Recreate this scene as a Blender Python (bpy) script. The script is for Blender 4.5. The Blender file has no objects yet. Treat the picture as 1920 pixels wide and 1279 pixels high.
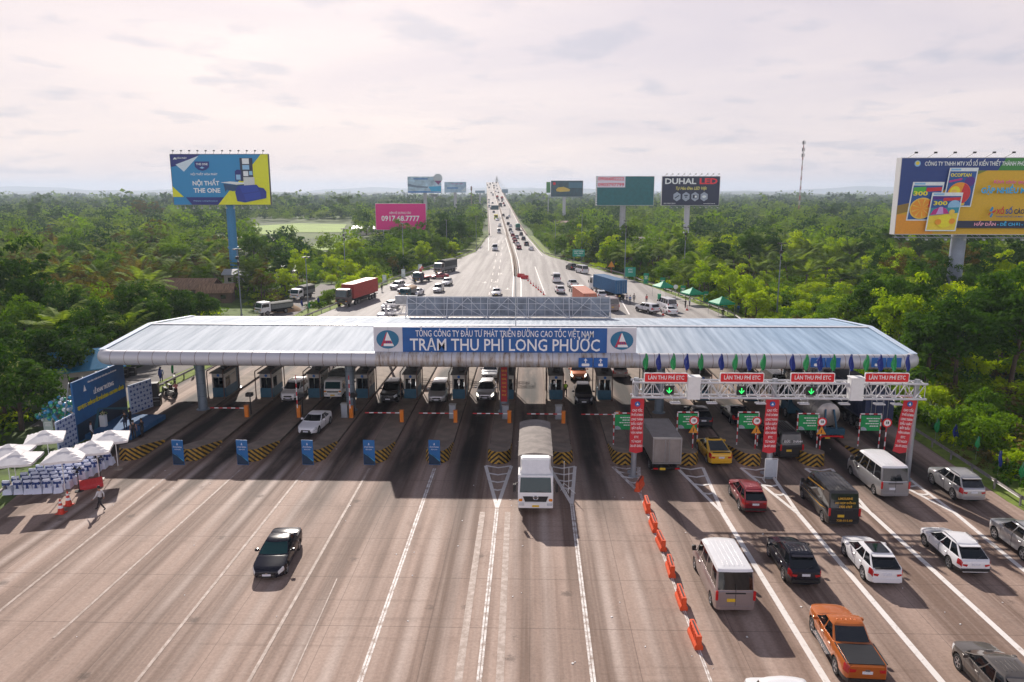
import bpy, bmesh, math, random
import numpy as np
from mathutils import Vector, Matrix

RAD = math.radians
sc = bpy.context.scene
COL = sc.collection
rnd = random.Random(7)

# ------------------------------------------------------------------ camera
F, CAM_H = 1400.0, 21.3
PITCH, YAW = math.atan(280.5 / F), RAD(1.43)
cam_data = bpy.data.cameras.new("camera")
cam = bpy.data.objects.new("camera", cam_data)
COL.objects.link(cam)
cam.location = (0, 0, CAM_H)
cam.rotation_euler = (RAD(90) - PITCH, 0, YAW)
cam_data.sensor_width = 36
cam_data.lens = 36 * F / 1920
cam_data.clip_start, cam_data.clip_end = 0.5, 40000
sc.camera = cam

# ------------------------------------------------------------------ light
SUN_EL, SUN_AZ = RAD(31.5), RAD(16)          # azimuth: left of +Y
sun_vec = Vector((-math.sin(SUN_AZ) * math.cos(SUN_EL), math.cos(SUN_AZ) * math.cos(SUN_EL), math.sin(SUN_EL)))
sd = bpy.data.lights.new("sun", "SUN")
sd.energy, sd.angle, sd.color = 5.0, RAD(0.6), (1.0, 0.91, 0.82)
sun = bpy.data.objects.new("sun", sd)
COL.objects.link(sun)
sun.rotation_euler = (-sun_vec).to_track_quat("-Z", "Y").to_euler()

world = bpy.data.worlds.new("World")
sc.world = world
world.use_nodes = True
wn, wl = world.node_tree.nodes, world.node_tree.links
wn.clear()
w_out = wn.new("ShaderNodeOutputWorld")
w_bg = wn.new("ShaderNodeBackground")
w_sky = wn.new("ShaderNodeTexSky")
w_sky.sky_type = "NISHITA"
w_sky.sun_disc = False
w_sky.sun_elevation = SUN_EL
w_sky.sun_rotation = -SUN_AZ
w_sky.dust_density = 2.0
w_bg.inputs["Strength"].default_value = 0.10
# high thin overcast with soft grey-blue streaks, laid out by direction
w_tc = wn.new("ShaderNodeTexCoord")
w_sep = wn.new("ShaderNodeSeparateXYZ")
wl.new(w_tc.outputs["Generated"], w_sep.inputs[0])
w_z = wn.new("ShaderNodeMath"); w_z.operation = "ADD"; w_z.inputs[1].default_value = 0.16
wl.new(w_sep.outputs["Z"], w_z.inputs[0])
w_div = wn.new("ShaderNodeVectorMath"); w_div.operation = "DIVIDE"
w_cmb = wn.new("ShaderNodeCombineXYZ")
for k in range(3):
    wl.new(w_z.outputs[0], w_cmb.inputs[k])
wl.new(w_tc.outputs["Generated"], w_div.inputs[0]); wl.new(w_cmb.outputs[0], w_div.inputs[1])
w_map = wn.new("ShaderNodeMapping"); w_map.inputs["Scale"].default_value = (0.5, .8, 1.0)
wl.new(w_div.outputs[0], w_map.inputs[0])
w_n1 = wn.new("ShaderNodeTexNoise"); w_n1.inputs["Scale"].default_value = 1.15
w_n1.inputs["Detail"].default_value = 9; w_n1.inputs["Roughness"].default_value = 0.55
w_n1.inputs["Distortion"].default_value = 0.6
wl.new(w_map.outputs[0], w_n1.inputs["Vector"])
w_r1 = wn.new("ShaderNodeValToRGB")
w_r1.color_ramp.elements[0].position, w_r1.color_ramp.elements[1].position = 0.36, 0.66
w_r1.color_ramp.elements[0].color = (5.9, 5.25, 5.75, 1)
w_r1.color_ramp.elements[1].color = (7.35, 6.35, 6.35, 1)
wl.new(w_n1.outputs["Fac"], w_r1.inputs[0])
# small darker cumulus scraps
w_n2 = wn.new("ShaderNodeTexNoise"); w_n2.inputs["Scale"].default_value = 3.1
w_n2.inputs["Detail"].default_value = 7; w_n2.inputs["Roughness"].default_value = 0.5
wl.new(w_div.outputs[0], w_n2.inputs["Vector"])
w_r2 = wn.new("ShaderNodeValToRGB")
w_r2.color_ramp.elements[0].position, w_r2.color_ramp.elements[1].position = 0.548, 0.68
w_r2.color_ramp.elements[0].color = (0, 0, 0, 1); w_r2.color_ramp.elements[1].color = (.62, .62, .62, 1)
wl.new(w_n2.outputs["Fac"], w_r2.inputs[0])
w_m2 = wn.new("ShaderNodeMix"); w_m2.data_type = "RGBA"
wl.new(w_r2.outputs[0], w_m2.inputs["Factor"])
wl.new(w_r1.outputs[0], w_m2.inputs["A"]); w_m2.inputs["B"].default_value = (4.1, 4.1, 5.0, 1)
w_mix = wn.new("ShaderNodeMix"); w_mix.data_type = "RGBA"
w_mix.inputs["Factor"].default_value = 0.88
wl.new(w_sky.outputs[0], w_mix.inputs["A"])
wl.new(w_m2.outputs["Result"], w_mix.inputs["B"])
# low sky keeps the bright veil; overhead, out of view, darkened to deepen shade
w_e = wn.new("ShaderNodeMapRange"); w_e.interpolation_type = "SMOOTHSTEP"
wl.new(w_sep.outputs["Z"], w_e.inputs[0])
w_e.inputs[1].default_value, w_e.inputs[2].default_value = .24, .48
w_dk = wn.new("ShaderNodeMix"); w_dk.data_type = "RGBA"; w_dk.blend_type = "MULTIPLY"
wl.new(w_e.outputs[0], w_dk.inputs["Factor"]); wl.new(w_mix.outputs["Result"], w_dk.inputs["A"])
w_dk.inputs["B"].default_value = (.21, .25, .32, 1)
# brightness added to the unseen sky behind the camera, filling camera-facing surfaces
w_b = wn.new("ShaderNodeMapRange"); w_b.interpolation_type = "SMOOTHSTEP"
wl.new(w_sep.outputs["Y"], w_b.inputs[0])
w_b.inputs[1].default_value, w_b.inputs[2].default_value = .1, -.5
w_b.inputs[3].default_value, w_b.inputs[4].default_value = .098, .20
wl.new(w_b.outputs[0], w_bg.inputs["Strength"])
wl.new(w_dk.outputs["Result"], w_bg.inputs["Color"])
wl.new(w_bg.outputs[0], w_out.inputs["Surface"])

sc.view_settings.view_transform = "Standard"
sc.view_settings.look = "None"
sc.view_settings.exposure = 0.36
sc.view_settings.gamma = 1
sc.view_settings.use_curve_mapping = False
sc.cycles.max_bounces = 6
sc.cycles.diffuse_bounces = 3
sc.cycles.glossy_bounces = 3
sc.cycles.transmission_bounces = 3
sc.cycles.volume_bounces = 0
sc.cycles.caustics_reflective = False
sc.cycles.caustics_refractive = False

# ------------------------------------------------------------------ photo pixel -> place
_c, _s = math.cos(YAW), math.sin(YAW)
CF = Vector((-_s * math.cos(PITCH), _c * math.cos(PITCH), -math.sin(PITCH)))
CR = Vector((_c, _s, 0))
CU = CR.cross(CF)
CAM = Vector((0, 0, CAM_H))

def ray(px, py):
    return CF * F + CR * (px - 960) - CU * (py - 639.5)

def P(px, py, z=0.0):
    """the point at height z seen at photo pixel (px, py)"""
    d = ray(px, py)
    return CAM + d * ((z - CAM_H) / d.z)

def PD(px, py, depth):
    """the point at that distance along the view axis"""
    return CAM + ray(px, py) * (depth / F)

def PY(px, py, y):
    d = ray(px, py)
    return CAM + d * (y / d.y)

# ------------------------------------------------------------------ materials
MATS = {}

def principled(name):
    m = bpy.data.materials.new(name)
    m.use_nodes = True
    return m, m.node_tree.nodes, m.node_tree.links, m.node_tree.nodes["Principled BSDF"]

def M(name, col=(.5, .5, .5), rough=.6, metal=0.0, var=0.0, scale=3.0, bump=0.0, coat=0.0, spec=.5, stretch=None, emit=0.0):
    """a procedural paint / metal / cloth: base colour broken up by noise, optional bump"""
    if name in MATS:
        return MATS[name]
    m, n, l, b = principled(name)
    b.inputs["Base Color"].default_value = (*col, 1)
    b.inputs["Roughness"].default_value = rough
    b.inputs["Metallic"].default_value = metal
    b.inputs["Coat Weight"].default_value = coat
    b.inputs["Coat Roughness"].default_value = .05
    b.inputs["Specular IOR Level"].default_value = spec
    if emit:
        b.inputs["Emission Color"].default_value = (*col, 1)
        b.inputs["Emission Strength"].default_value = emit
    if var or bump:
        tc = n.new("ShaderNodeTexCoord")
        mp = n.new("ShaderNodeMapping")
        if stretch:
            mp.inputs["Scale"].default_value = stretch
        l.new(tc.outputs["Object"], mp.inputs[0])
        nz = n.new("ShaderNodeTexNoise")
        nz.inputs["Scale"].default_value = scale
        nz.inputs["Detail"].default_value = 6
        nz.inputs["Roughness"].default_value = .6
        l.new(mp.outputs[0], nz.inputs["Vector"])
        if var:
            r = n.new("ShaderNodeValToRGB")
            r.color_ramp.elements[0].position, r.color_ramp.elements[1].position = .3, .7
            r.color_ramp.elements[0].color = (*[max(0, c * (1 - var)) for c in col], 1)
            r.color_ramp.elements[1].color = (*[min(1, c * (1 + var)) for c in col], 1)
            l.new(nz.outputs["Fac"], r.inputs[0])
            l.new(r.outputs[0], b.inputs["Base Color"])
        if bump:
            bp = n.new("ShaderNodeBump")
            bp.inputs["Strength"].default_value = bump
            bp.inputs["Distance"].default_value = .05
            l.new(nz.outputs["Fac"], bp.inputs["Height"])
            l.new(bp.outputs[0], b.inputs["Normal"])
    MATS[name] = m
    return m

def leaf_mat(name, c0, c1, trans=.45, gloss=.7):
    """foliage: every leaf its own tint, part of the light passes through"""
    if name in MATS:
        return MATS[name]
    m, n, l, b = principled(name)
    geo = n.new("ShaderNodeNewGeometry")
    oi = n.new("ShaderNodeObjectInfo")
    add = n.new("ShaderNodeMath"); add.operation = "MULTIPLY_ADD"
    add.inputs[1].default_value = .55
    l.new(geo.outputs["Random Per Island"], add.inputs[0])
    mul = n.new("ShaderNodeMath"); mul.operation = "MULTIPLY"; mul.inputs[1].default_value = .45
    l.new(oi.outputs["Random"], mul.inputs[0])
    l.new(mul.outputs[0], add.inputs[2])
    r = n.new("ShaderNodeValToRGB")
    r.color_ramp.elements[0].color = (*c0, 1)
    r.color_ramp.elements[1].color = (*c1, 1)
    l.new(add.outputs[0], r.inputs[0])
    l.new(r.outputs[0], b.inputs["Base Color"])
    b.inputs["Roughness"].default_value = gloss
    b.inputs["Specular IOR Level"].default_value = .02
    t = n.new("ShaderNodeBsdfTranslucent")
    br = n.new("ShaderNodeMix"); br.data_type = "RGBA"; br.blend_type = "MULTIPLY"
    br.inputs["Factor"].default_value = 1
    l.new(r.outputs[0], br.inputs["A"]); br.inputs["B"].default_value = (1.95, 1.95, .5, 1)
    l.new(br.outputs["Result"], t.inputs["Color"])
    mx = n.new("ShaderNodeMixShader"); mx.inputs[0].default_value = trans
    l.new(b.outputs[0], mx.inputs[1]); l.new(t.outputs[0], mx.inputs[2])
    l.new(mx.outputs[0], n["Material Output"].inputs["Surface"])
    MATS[name] = m
    return m

def car_paint(name, col, metal=.25, rough=.32):
    dk = max(col) < .05
    return M("paint_" + name, col, .17 if dk else rough, 0 if dk else metal, coat=.15 if dk else .6, var=.04, scale=1.3, spec=.3 if dk else .5)

GLASS = M("dark_glass", (.005, .007, .009), .04, 0, spec=.7)
GLASS_T = M("teal_glass", (.006, .035, .038), .06, 0, spec=.5)
RUBBER = M("tyre_rubber", (.012, .012, .012), .85, var=.3)
BLACK = M("black_trim", (.014, .014, .015), .5)
GRIME = M("underbody", (.010, .009, .008), .9)
CHROME = M("chrome", (.75, .75, .76), .18, 1.0)
ALLOY = M("alloy", (.42, .42, .44), .35, .8, var=.1)
REDLAMP = M("red_lamp", (.48, .012, .014), .22, coat=.6)
CLEARLAMP = M("clear_lamp", (.62, .66, .70), .12, .2, coat=1)
AMBER = M("amber_lamp", (.75, .25, .02), .25, coat=.6)
PLATE_W = M("plate_white", (.66, .68, .74), .4, var=.25, scale=22)
PLATE_Y = M("plate_yellow", (.72, .47, .03), .4, var=.25, scale=22)
WHITE = M("white_paint", (.78, .78, .77), .45, var=.05)
STEEL = M("galvanised_steel", (.36, .38, .40), .42, .65, var=.18, scale=2.5)
CONC = M("concrete", (.30, .25, .205), .85, var=.22, scale=1.6, bump=.15)
RED = M("sign_red", (.72, .008, .014), .45, var=.06)
BLUE = M("sign_blue", (.006, .11, .40), .45, var=.08)
GREENS = M("sign_green", (.006, .33, .09), .45, var=.1)
YELLOW = M("sign_yellow", (.8, .48, .02), .5, var=.08)
ORANGE = M("barrier_orange", (.72, .20, .015), .45, var=.08)
WTEXT = M("letter_white", (.86, .86, .86), .5)

# ------------------------------------------------------------------ mesh building
class MB:
    """collects shapes for ONE mesh object; m is the material slot of the faces"""
    def __init__(self):
        self.v, self.f, self.mi = [], [], []

    def add(self, verts, faces, m=0):
        o = len(self.v)
        self.v.extend([tuple(p) for p in verts])
        for f in faces:
            self.f.append([i + o for i in f]); self.mi.append(m)
        return self

    def box(self, c, s, m=0, rz=0.0, mat=None):
        hx, hy, hz = s[0] / 2, s[1] / 2, s[2] / 2
        vs = [Vector((x, y, z)) for z in (-hz, hz) for y in (-hy, hy) for x in (-hx, hx)]
        if mat is not None:
            vs = [mat @ p for p in vs]
        elif rz:
            r = Matrix.Rotation(rz, 3, "Z"); vs = [r @ p for p in vs]
        c = Vector(c)
        return self.add([p + c for p in vs], [(0, 2, 3, 1), (4, 5, 7, 6), (0, 1, 5, 4), (2, 6, 7, 3), (0, 4, 6, 2), (1, 3, 7, 5)], m)

    def rbox(self, c, s, r=.05, m=0, axis="Z"):
        """box whose four edges along axis are rounded"""
        a, b, d = {"Z": (0, 1, 2), "Y": (0, 2, 1), "X": (1, 2, 0)}[axis]
        ha, hb, hd = s[a] / 2, s[b] / 2, s[d] / 2
        r = min(r, ha * .99, hb * .99)
        ring = []
        for k, (sx, sy) in enumerate(((1, 1), (-1, 1), (-1, -1), (1, -1))):
            for j in range(4):
                t = RAD(90 * k + 30 * j)
                ring.append((sx * (ha - r) + r * math.cos(t), sy * (hb - r) + r * math.sin(t)))
        vs = []
        for e in (-hd, hd):
            for (u, w) in ring:
                p = [0, 0, 0]; p[a], p[b], p[d] = u + c[a], w + c[b], e + c[d]
                vs.append(p)
        n = len(ring)
        fs = [(i, (i + 1) % n, n + (i + 1) % n, n + i) for i in range(n)]
        fs += [tuple(range(n - 1, -1, -1)), tuple(range(n, 2 * n))]
        return self.add(vs, fs, m)

    def quad(self, a, b, c, d, m=0):
        return self.add([a, b, c, d], [(0, 1, 2, 3)], m)

    def poly(self, pts, m=0):
        return self.add(pts, [tuple(range(len(pts)))], m)

    def prism(self, pts, d, m=0, cap=True):
        """polygon pts (3-D) pushed along vector d"""
        n = len(pts); d = Vector(d)
        vs = [Vector(p) for p in pts] + [Vector(p) + d for p in pts]
        fs = [(i, (i + 1) % n, n + (i + 1) % n, n + i) for i in range(n)]
        if cap:
            fs += [tuple(range(n - 1, -1, -1)), tuple(range(n, 2 * n))]
        return self.add(vs, fs, m)

    def tube(self, pts, r, n=8, m=0, cap=True, r1=None):
        pts = [Vector(p) for p in pts]
        N = len(pts)
        vs = []
        for i, p in enumerate(pts):
            t = (pts[min(i + 1, N - 1)] - pts[max(i - 1, 0)]).normalized()
            u = t.orthogonal() if abs(t.z) > .9 else t.cross(Vector((0, 0, 1)))
            if abs(t.z) > .9:
                u = Vector((1, 0, 0)) - t * t.x
            u.normalize(); w = t.cross(u)
            rr = r if r1 is None else r + (r1 - r) * i / max(1, N - 1)
            for k in range(n):
                a = 2 * math.pi * k / n
                vs.append(p + u * (rr * math.cos(a)) + w * (rr * math.sin(a)))
        fs = [(i * n + k, i * n + (k + 1) % n, (i + 1) * n + (k + 1) % n, (i + 1) * n + k) for i in range(N - 1) for k in range(n)]
        if cap:
            fs += [tuple(range(n - 1, -1, -1)), tuple(range((N - 1) * n, N * n))]
        return self.add(vs, fs, m)

    def lathe(self, prof, c=(0, 0, 0), n=16, m=0, axis="Z"):
        """prof: (radius, height) from bottom to top"""
        vs = []
        for (r, h) in prof:
            for k in range(n):
                a = 2 * math.pi * k / n
                x, y = r * math.cos(a), r * math.sin(a)
                p = (x, y, h) if axis == "Z" else ((h, x, y) if axis == "X" else (y, h, x))
                vs.append((p[0] + c[0], p[1] + c[1], p[2] + c[2]))
        N = len(prof)
        fs = [(i * n + k, i * n + (k + 1) % n, (i + 1) * n + (k + 1) % n, (i + 1) * n + k) for i in range(N - 1) for k in range(n)]
        if prof[0][0] > 1e-4:
            fs.append(tuple(range(n - 1, -1, -1)))
        if prof[-1][0] > 1e-4:
            fs.append(tuple(range((N - 1) * n, N * n)))
        return self.add(vs, fs, m)

    def mesh(self, name, mats, smooth=None, bevel=0.0):
        me = bpy.data.meshes.new(name)
        me.from_pydata(self.v, [], self.f)
        for mt in (mats if isinstance(mats, (list, tuple)) else [mats]):
            me.materials.append(mt)
        me.polygons.foreach_set("material_index", self.mi)
        bm = bmesh.new(); bm.from_mesh(me)
        bmesh.ops.remove_doubles(bm, verts=bm.verts, dist=1e-5)
        bmesh.ops.recalc_face_normals(bm, faces=bm.faces)
        if bevel:
            es = [e for e in bm.edges if len(e.link_faces) == 2 and e.calc_face_angle(0) > RAD(28)]
            bmesh.ops.bevel(bm, geom=es, offset=bevel, segments=2, affect="EDGES", clamp_overlap=True)
        bm.to_mesh(me); bm.free()
        if smooth is not None:
            me.polygons.foreach_set("use_smooth", [True] * len(me.polygons))
            me.set_sharp_from_angle(angle=RAD(smooth))
        me.update()
        return me

    def build(self, name, mats, parent=None, smooth=None, bevel=0.0):
        return link(name, self.mesh(name, mats, smooth, bevel), parent)

def link(name, data, parent=None):
    o = bpy.data.objects.new(name, data)
    COL.objects.link(o)
    if parent is not None:
        o.parent = parent
    return o

def tag(o, label, cat, group=None):
    o["label"], o["category"] = label, cat
    if group:
        o["group"] = group
    return o

def kind(o, k="structure"):
    o["kind"] = k
    return o

def thing(name, label, cat, loc=(0, 0, 0), rz=0.0, group=None):
    o = bpy.data.objects.new(name, None)
    o.empty_display_size = .3
    COL.objects.link(o)
    o.location = loc
    o.rotation_euler = (0, 0, rz)
    return tag(o, label, cat, group)

KIDS = {}

def kids(o):
    return [c for c in o.children]

def dup(src, loc, rz=None, label=None, group=None, scale=None):
    r = src.copy(); COL.objects.link(r)
    r.location = loc
    if rz is not None:
        r.rotation_euler = (0, 0, rz)
    if scale:
        r.scale = (scale,) * 3 if not isinstance(scale, tuple) else scale
    if label:
        r["label"] = label
    if group:
        r["group"] = group
    for ch in kids(src):
        c = ch.copy(); COL.objects.link(c); c.parent = r
        for g in kids(ch):
            d = g.copy(); COL.objects.link(d); d.parent = c
    return r

def np_mesh(name, verts, faces, mats, mi=None, smooth=False):
    """verts (N,3), faces (M,k) arrays"""
    me = bpy.data.meshes.new(name)
    verts = np.asarray(verts, dtype=np.float32); faces = np.asarray(faces, dtype=np.int32)
    k = faces.shape[1]
    me.vertices.add(len(verts)); me.vertices.foreach_set("co", verts.ravel())
    me.loops.add(faces.size); me.loops.foreach_set("vertex_index", faces.ravel())
    me.polygons.add(len(faces))
    me.polygons.foreach_set("loop_start", np.arange(0, faces.size, k, dtype=np.int32))
    me.polygons.foreach_set("loop_total", np.full(len(faces), k, dtype=np.int32))
    for mt in (mats if isinstance(mats, (list, tuple)) else [mats]):
        me.materials.append(mt)
    if mi is not None:
        me.polygons.foreach_set("material_index", np.asarray(mi, dtype=np.int32))
    me.polygons.foreach_set("use_smooth", np.full(len(faces), smooth))
    me.update(calc_edges=True)
    return me

def text_mesh(name, s, size, mat, bold=.0, ext=.006, width=None, align="CENTER", shear=0.0, spacing=1.0, line=1.0):
    """lettering as a mesh lying in XY, reading along +X; width squeezes it to fit"""
    c = bpy.data.curves.new(name, "FONT")
    s = s.replace("Đ", "Ð")
    c.body, c.size, c.align_x, c.align_y = s, size, align, "CENTER"
    c.offset, c.extrude, c.shear, c.resolution_u = bold * size, ext, shear, 2
    c.space_character, c.space_line = spacing, line
    o = bpy.data.objects.new(name, c); COL.objects.link(o)
    dg = bpy.context.evaluated_depsgraph_get()
    me = bpy.data.meshes.new_from_object(o.evaluated_get(dg))
    bpy.data.objects.remove(o); bpy.data.curves.remove(c)
    me.name = name
    me.materials.clear(); me.materials.append(mat)
    if width:
        xs = np.empty(len(me.vertices) * 3, dtype=np.float32); me.vertices.foreach_get("co", xs)
        xs = xs.reshape(-1, 3)
        w = xs[:, 0].max() - xs[:, 0].min()
        xs[:, 0] *= width / w
        me.vertices.foreach_set("co", xs.ravel()); me.update()
    return me

def upright(o, loc, rz=0.0):
    """stand a flat XY object up so that it faces -Y (towards the plaza), then turn by rz"""
    o.location = loc
    o.rotation_euler = (RAD(90), 0, rz)
    return o

# ------------------------------------------------------------------ pavement outline (world, from the photo)
def prof(pts):
    pts = sorted([(p.y, p.x) for p in pts])
    ys = [a for a, _ in pts]; xs = [b for _, b in pts]
    return lambda y: float(np.interp(y, ys, xs))

EDGE_L = prof([Vector((-42, 8, 0)), P(0, 960), P(60, 903), P(215, 790), P(290, 742), P(405, 684), P(560, 606), P(640, 574), P(750, 522), P(830, 497), P(895, 471), P(912, 446)])
EDGE_R = prof([Vector((42, 8, 0)), P(1925, 965), P(1800, 880), P(1668, 792), P(1365, 592), P(1180, 522), P(1098, 499), P(1019, 478), P(988, 442)])
BR_Y0, BR_Y1 = 372.0, 1330.0
bl, br_ = P(912, 446), P(988, 442)
BX0 = (EDGE_L(BR_Y0) + EDGE_R(BR_Y0)) / 2
BHW = (EDGE_R(BR_Y0) - EDGE_L(BR_Y0)) / 2

def bridge_x(y):
    return BX0 - .0595 * (y - BR_Y0)

_bz = [(372, 0.0), (430, 1.4), (520, 5.3), (620, 9.3), (800, 15.6), (965, 21.4), (1100, 28.0), (1250, 36.0), (1330, 36.5), (1500, 33)]
def bridge_z(y):
    return float(np.interp(y, [a for a, _ in _bz], [b for _, b in _bz]))

# ------------------------------------------------------------------ ground and pavement
def ground_material():
    m, n, l, b = principled("ground_earth_grass")
    tc = n.new("ShaderNodeTexCoord")
    n1 = n.new("ShaderNodeTexNoise"); n1.inputs["Scale"].default_value = .018; n1.inputs["Detail"].default_value = 8
    n2 = n.new("ShaderNodeTexNoise"); n2.inputs["Scale"].default_value = .6; n2.inputs["Detail"].default_value = 6
    l.new(tc.outputs["Object"], n1.inputs["Vector"]); l.new(tc.outputs["Object"], n2.inputs["Vector"])
    r1 = n.new("ShaderNodeValToRGB")
    e = r1.color_ramp.elements
    e[0].position, e[0].color = .35, (.030, .058, .012, 1)
    e[1].position, e[1].color = .62, (.115, .185, .030, 1)
    l.new(n1.outputs["Fac"], r1.inputs[0])
    r2 = n.new("ShaderNodeValToRGB")
    r2.color_ramp.elements[0].position, r2.color_ramp.elements[0].color = .3, (.55, .55, .55, 1)
    r2.color_ramp.elements[1].position, r2.color_ramp.elements[1].color = .7, (1.2, 1.15, 1.0, 1)
    l.new(n2.outputs["Fac"], r2.inputs[0])
    mx = n.new("ShaderNodeMix"); mx.data_type = "RGBA"; mx.blend_type = "MULTIPLY"; mx.inputs["Factor"].default_value = 1
    l.new(r1.outputs[0], mx.inputs["A"]); l.new(r2.outputs[0], mx.inputs["B"])
    l.new(mx.outputs["Result"], b.inputs["Base Color"])
    b.inputs["Roughness"].default_value = .95
    return m

g = MB()
NG = 24
xs = [-9000 + 18000 * i / NG for i in range(NG + 1)]; ys = [-200 + 9400 * i / NG for i in range(NG + 1)]
g.add([(x, y, -.08) for y in ys for x in xs], [(j * (NG + 1) + i, j * (NG + 1) + i + 1, (j + 1) * (NG + 1) + i + 1, (j + 1) * (NG + 1) + i) for j in range(NG) for i in range(NG)])
kind(g.build("ground", ground_material()))

PITCH_X = P(584, 868).x - P(464, 868).x
ISL_PX = [232, 345, 464, 584, 703, 823, 941, 1059, 1176, 1295, 1410, 1527, 1646]
NOSE_Y = 56.3
ISL_X = [PY(px, 868, NOSE_Y).x for px in ISL_PX]
_a = np.polyfit(range(13), ISL_X, 1)
ISL_X = [float(np.polyval(_a, k)) for k in range(13)]
PITCH_X = float(_a[0])

def pavement_material():
    m, n, l, b = principled("toll_plaza_concrete")
    def node(t, **kw):
        o = n.new(t)
        for k, v in kw.items():
            setattr(o, k, v)
        return o
    def math_(op, a, bb=None, clamp=False):
        o = node("ShaderNodeMath", operation=op); o.use_clamp = clamp
        for i, v in enumerate((a, bb)):
            if v is None: continue
            if isinstance(v, (int, float)): o.inputs[i].default_value = v
            else: l.new(v, o.inputs[i])
        return o.outputs[0]
    def ss(v, lo, hi):
        o = node("ShaderNodeMapRange", interpolation_type="SMOOTHSTEP")
        l.new(v, o.inputs[0]); o.inputs[1].default_value, o.inputs[2].default_value = lo, hi
        return o.outputs[0]
    tc = node("ShaderNodeTexCoord")
    sep = node("ShaderNodeSeparateXYZ"); l.new(tc.outputs["Object"], sep.inputs[0])
    X, Y = sep.outputs[0], sep.outputs[1]
    def noise(scale, st, detail=6, rough=.6):
        mp = node("ShaderNodeMapping"); mp.inputs["Scale"].default_value = st
        l.new(tc.outputs["Object"], mp.inputs[0])
        z = node("ShaderNodeTexNoise"); z.inputs["Scale"].default_value = scale
        z.inputs["Detail"].default_value = detail; z.inputs["Roughness"].default_value = rough
        l.new(mp.outputs[0], z.inputs["Vector"]); return z.outputs["Fac"]
    def mixc(f, a, bb, blend="MIX"):
        o = node("ShaderNodeMix", data_type="RGBA", blend_type=blend)
        if isinstance(f, (int, float)): o.inputs["Factor"].default_value = f
        else: l.new(f, o.inputs["Factor"])
        for k, v in (("A", a), ("B", bb)):
            if isinstance(v, tuple): o.inputs[k].default_value = (*v, 1)
            else: l.new(v, o.inputs[k])
        return o.outputs["Result"]
    streak = noise(1.0, (.62, .017, 1), 4, .55)
    streak2 = noise(1.0, (2.6, .035, 1), 5, .6)
    big = noise(.05, (1, .5, 1), 4, .5)
    blot = noise(.5, (1, .6, 1), 8, .65)
    fine = noise(6.0, (1, 1, 1), 6, .7)
    cross = noise(1.0, (.05, 2.2, 1), 5, .7)
    c = mixc(ss(streak, .37, .63), (.155, .097, .070), (.405, .292, .236))
    c = mixc(math_("MULTIPLY", ss(streak2, .42, .72), .45), c, (.45, .35, .295))
    c = mixc(math_("MULTIPLY", ss(blot, .50, .78), .50), c, (.135, .082, .057))
    c = mixc(math_("MULTIPLY", ss(big, .40, .70), .35), c, (.225, .162, .13))
    # away from the booths the pavement is older grey asphalt
    far = ss(Y, 84, 120)
    asph = mixc(ss(streak, .35, .65), (.25, .23, .22), (.39, .365, .35))
    asph = mixc(math_("MULTIPLY", ss(blot, .45, .8), .35), asph, (.19, .165, .15))
    c = mixc(far, c, asph)
    # lane-wise oil and tyre tracks through the toll lanes
    ph = math_("FRACT", math_("DIVIDE", math_("SUBTRACT", X, ISL_X[0]), PITCH_X))
    d = math_("ABSOLUTE", math_("SUBTRACT", ph, .5))
    band = math_("SUBTRACT", 1.0, ss(d, .08, .34))
    msk = math_("MULTIPLY", ss(Y, 39, 59), math_("SUBTRACT", 1.0, ss(Y, 88, 105)))
    wob = ss(noise(1.0, (.35, .06, 1), 5, .6), .22, .55)
    c = mixc(math_("MULTIPLY", math_("MULTIPLY", math_("MULTIPLY", band, msk), wob), 1.0), c, (.016, .011, .009))
    # lighter wheel tracks on the open plaza
    tr = math_("SUBTRACT", 1.0, ss(math_("ABSOLUTE", math_("SUBTRACT", d, .18)), .0, .10))
    tm = math_("MULTIPLY", math_("MULTIPLY", tr, math_("SUBTRACT", 1.0, ss(Y, 52, 60))), ss(noise(1.0, (.11, .03, 1), 4, .5), .40, .62))
    tm = math_("MULTIPLY", tm, math_("SUBTRACT", 1.0, ss(X, 4, 14)))
    c = mixc(math_("MULTIPLY", tm, .8), c, (.53, .43, .375))
    # slab joints
    def joint(v, step, w):
        p = math_("ABSOLUTE", math_("SUBTRACT", math_("FRACT", math_("DIVIDE", v, step)), .5))
        return math_("GREATER_THAN", p, .5 - w / step)
    j = math_("MAXIMUM", joint(Y, 4.8, .022), math_("MULTIPLY", joint(math_("SUBTRACT", X, ISL_X[0] - PITCH_X * .5), PITCH_X, .02), .8))
    j = math_("MULTIPLY", j, math_("SUBTRACT", 1.0, far))
    c = mixc(math_("MULTIPLY", j, .55), c, (.07, .045, .035))
    c = mixc(math_("MULTIPLY", ss(cross, .54, .72), .32), c, (.12, .078, .058))
    # oil drips and patched spots
    vo = node("ShaderNodeTexVoronoi"); vo.inputs["Scale"].default_value = .42
    l.new(tc.outputs["Object"], vo.inputs["Vector"])
    vs_ = node("ShaderNodeSeparateColor"); l.new(vo.outputs["Color"], vs_.inputs[0])
    dr = math_("MULTIPLY", math_("SUBTRACT", 1.0, ss(math_("ADD", vo.outputs["Distance"], math_("MULTIPLY", fine, .25)), .16, .30)), math_("GREATER_THAN", vs_.outputs[0], .62))
    c = mixc(math_("MULTIPLY", dr, .6), c, (.06, .042, .034))
    fr = node("ShaderNodeValToRGB")
    fr.color_ramp.elements[0].position, fr.color_ramp.elements[0].color = .25, (.74, .74, .74, 1)
    fr.color_ramp.elements[1].position, fr.color_ramp.elements[1].color = .75, (1.18, 1.18, 1.18, 1)
    l.new(fine, fr.inputs[0])
    c = mixc(1.0, c, fr.outputs[0], "MULTIPLY")
    l.new(c, b.inputs["Base Color"])
    b.inputs["Roughness"].default_value = .78
    b.inputs["Specular IOR Level"].default_value = .3
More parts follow.
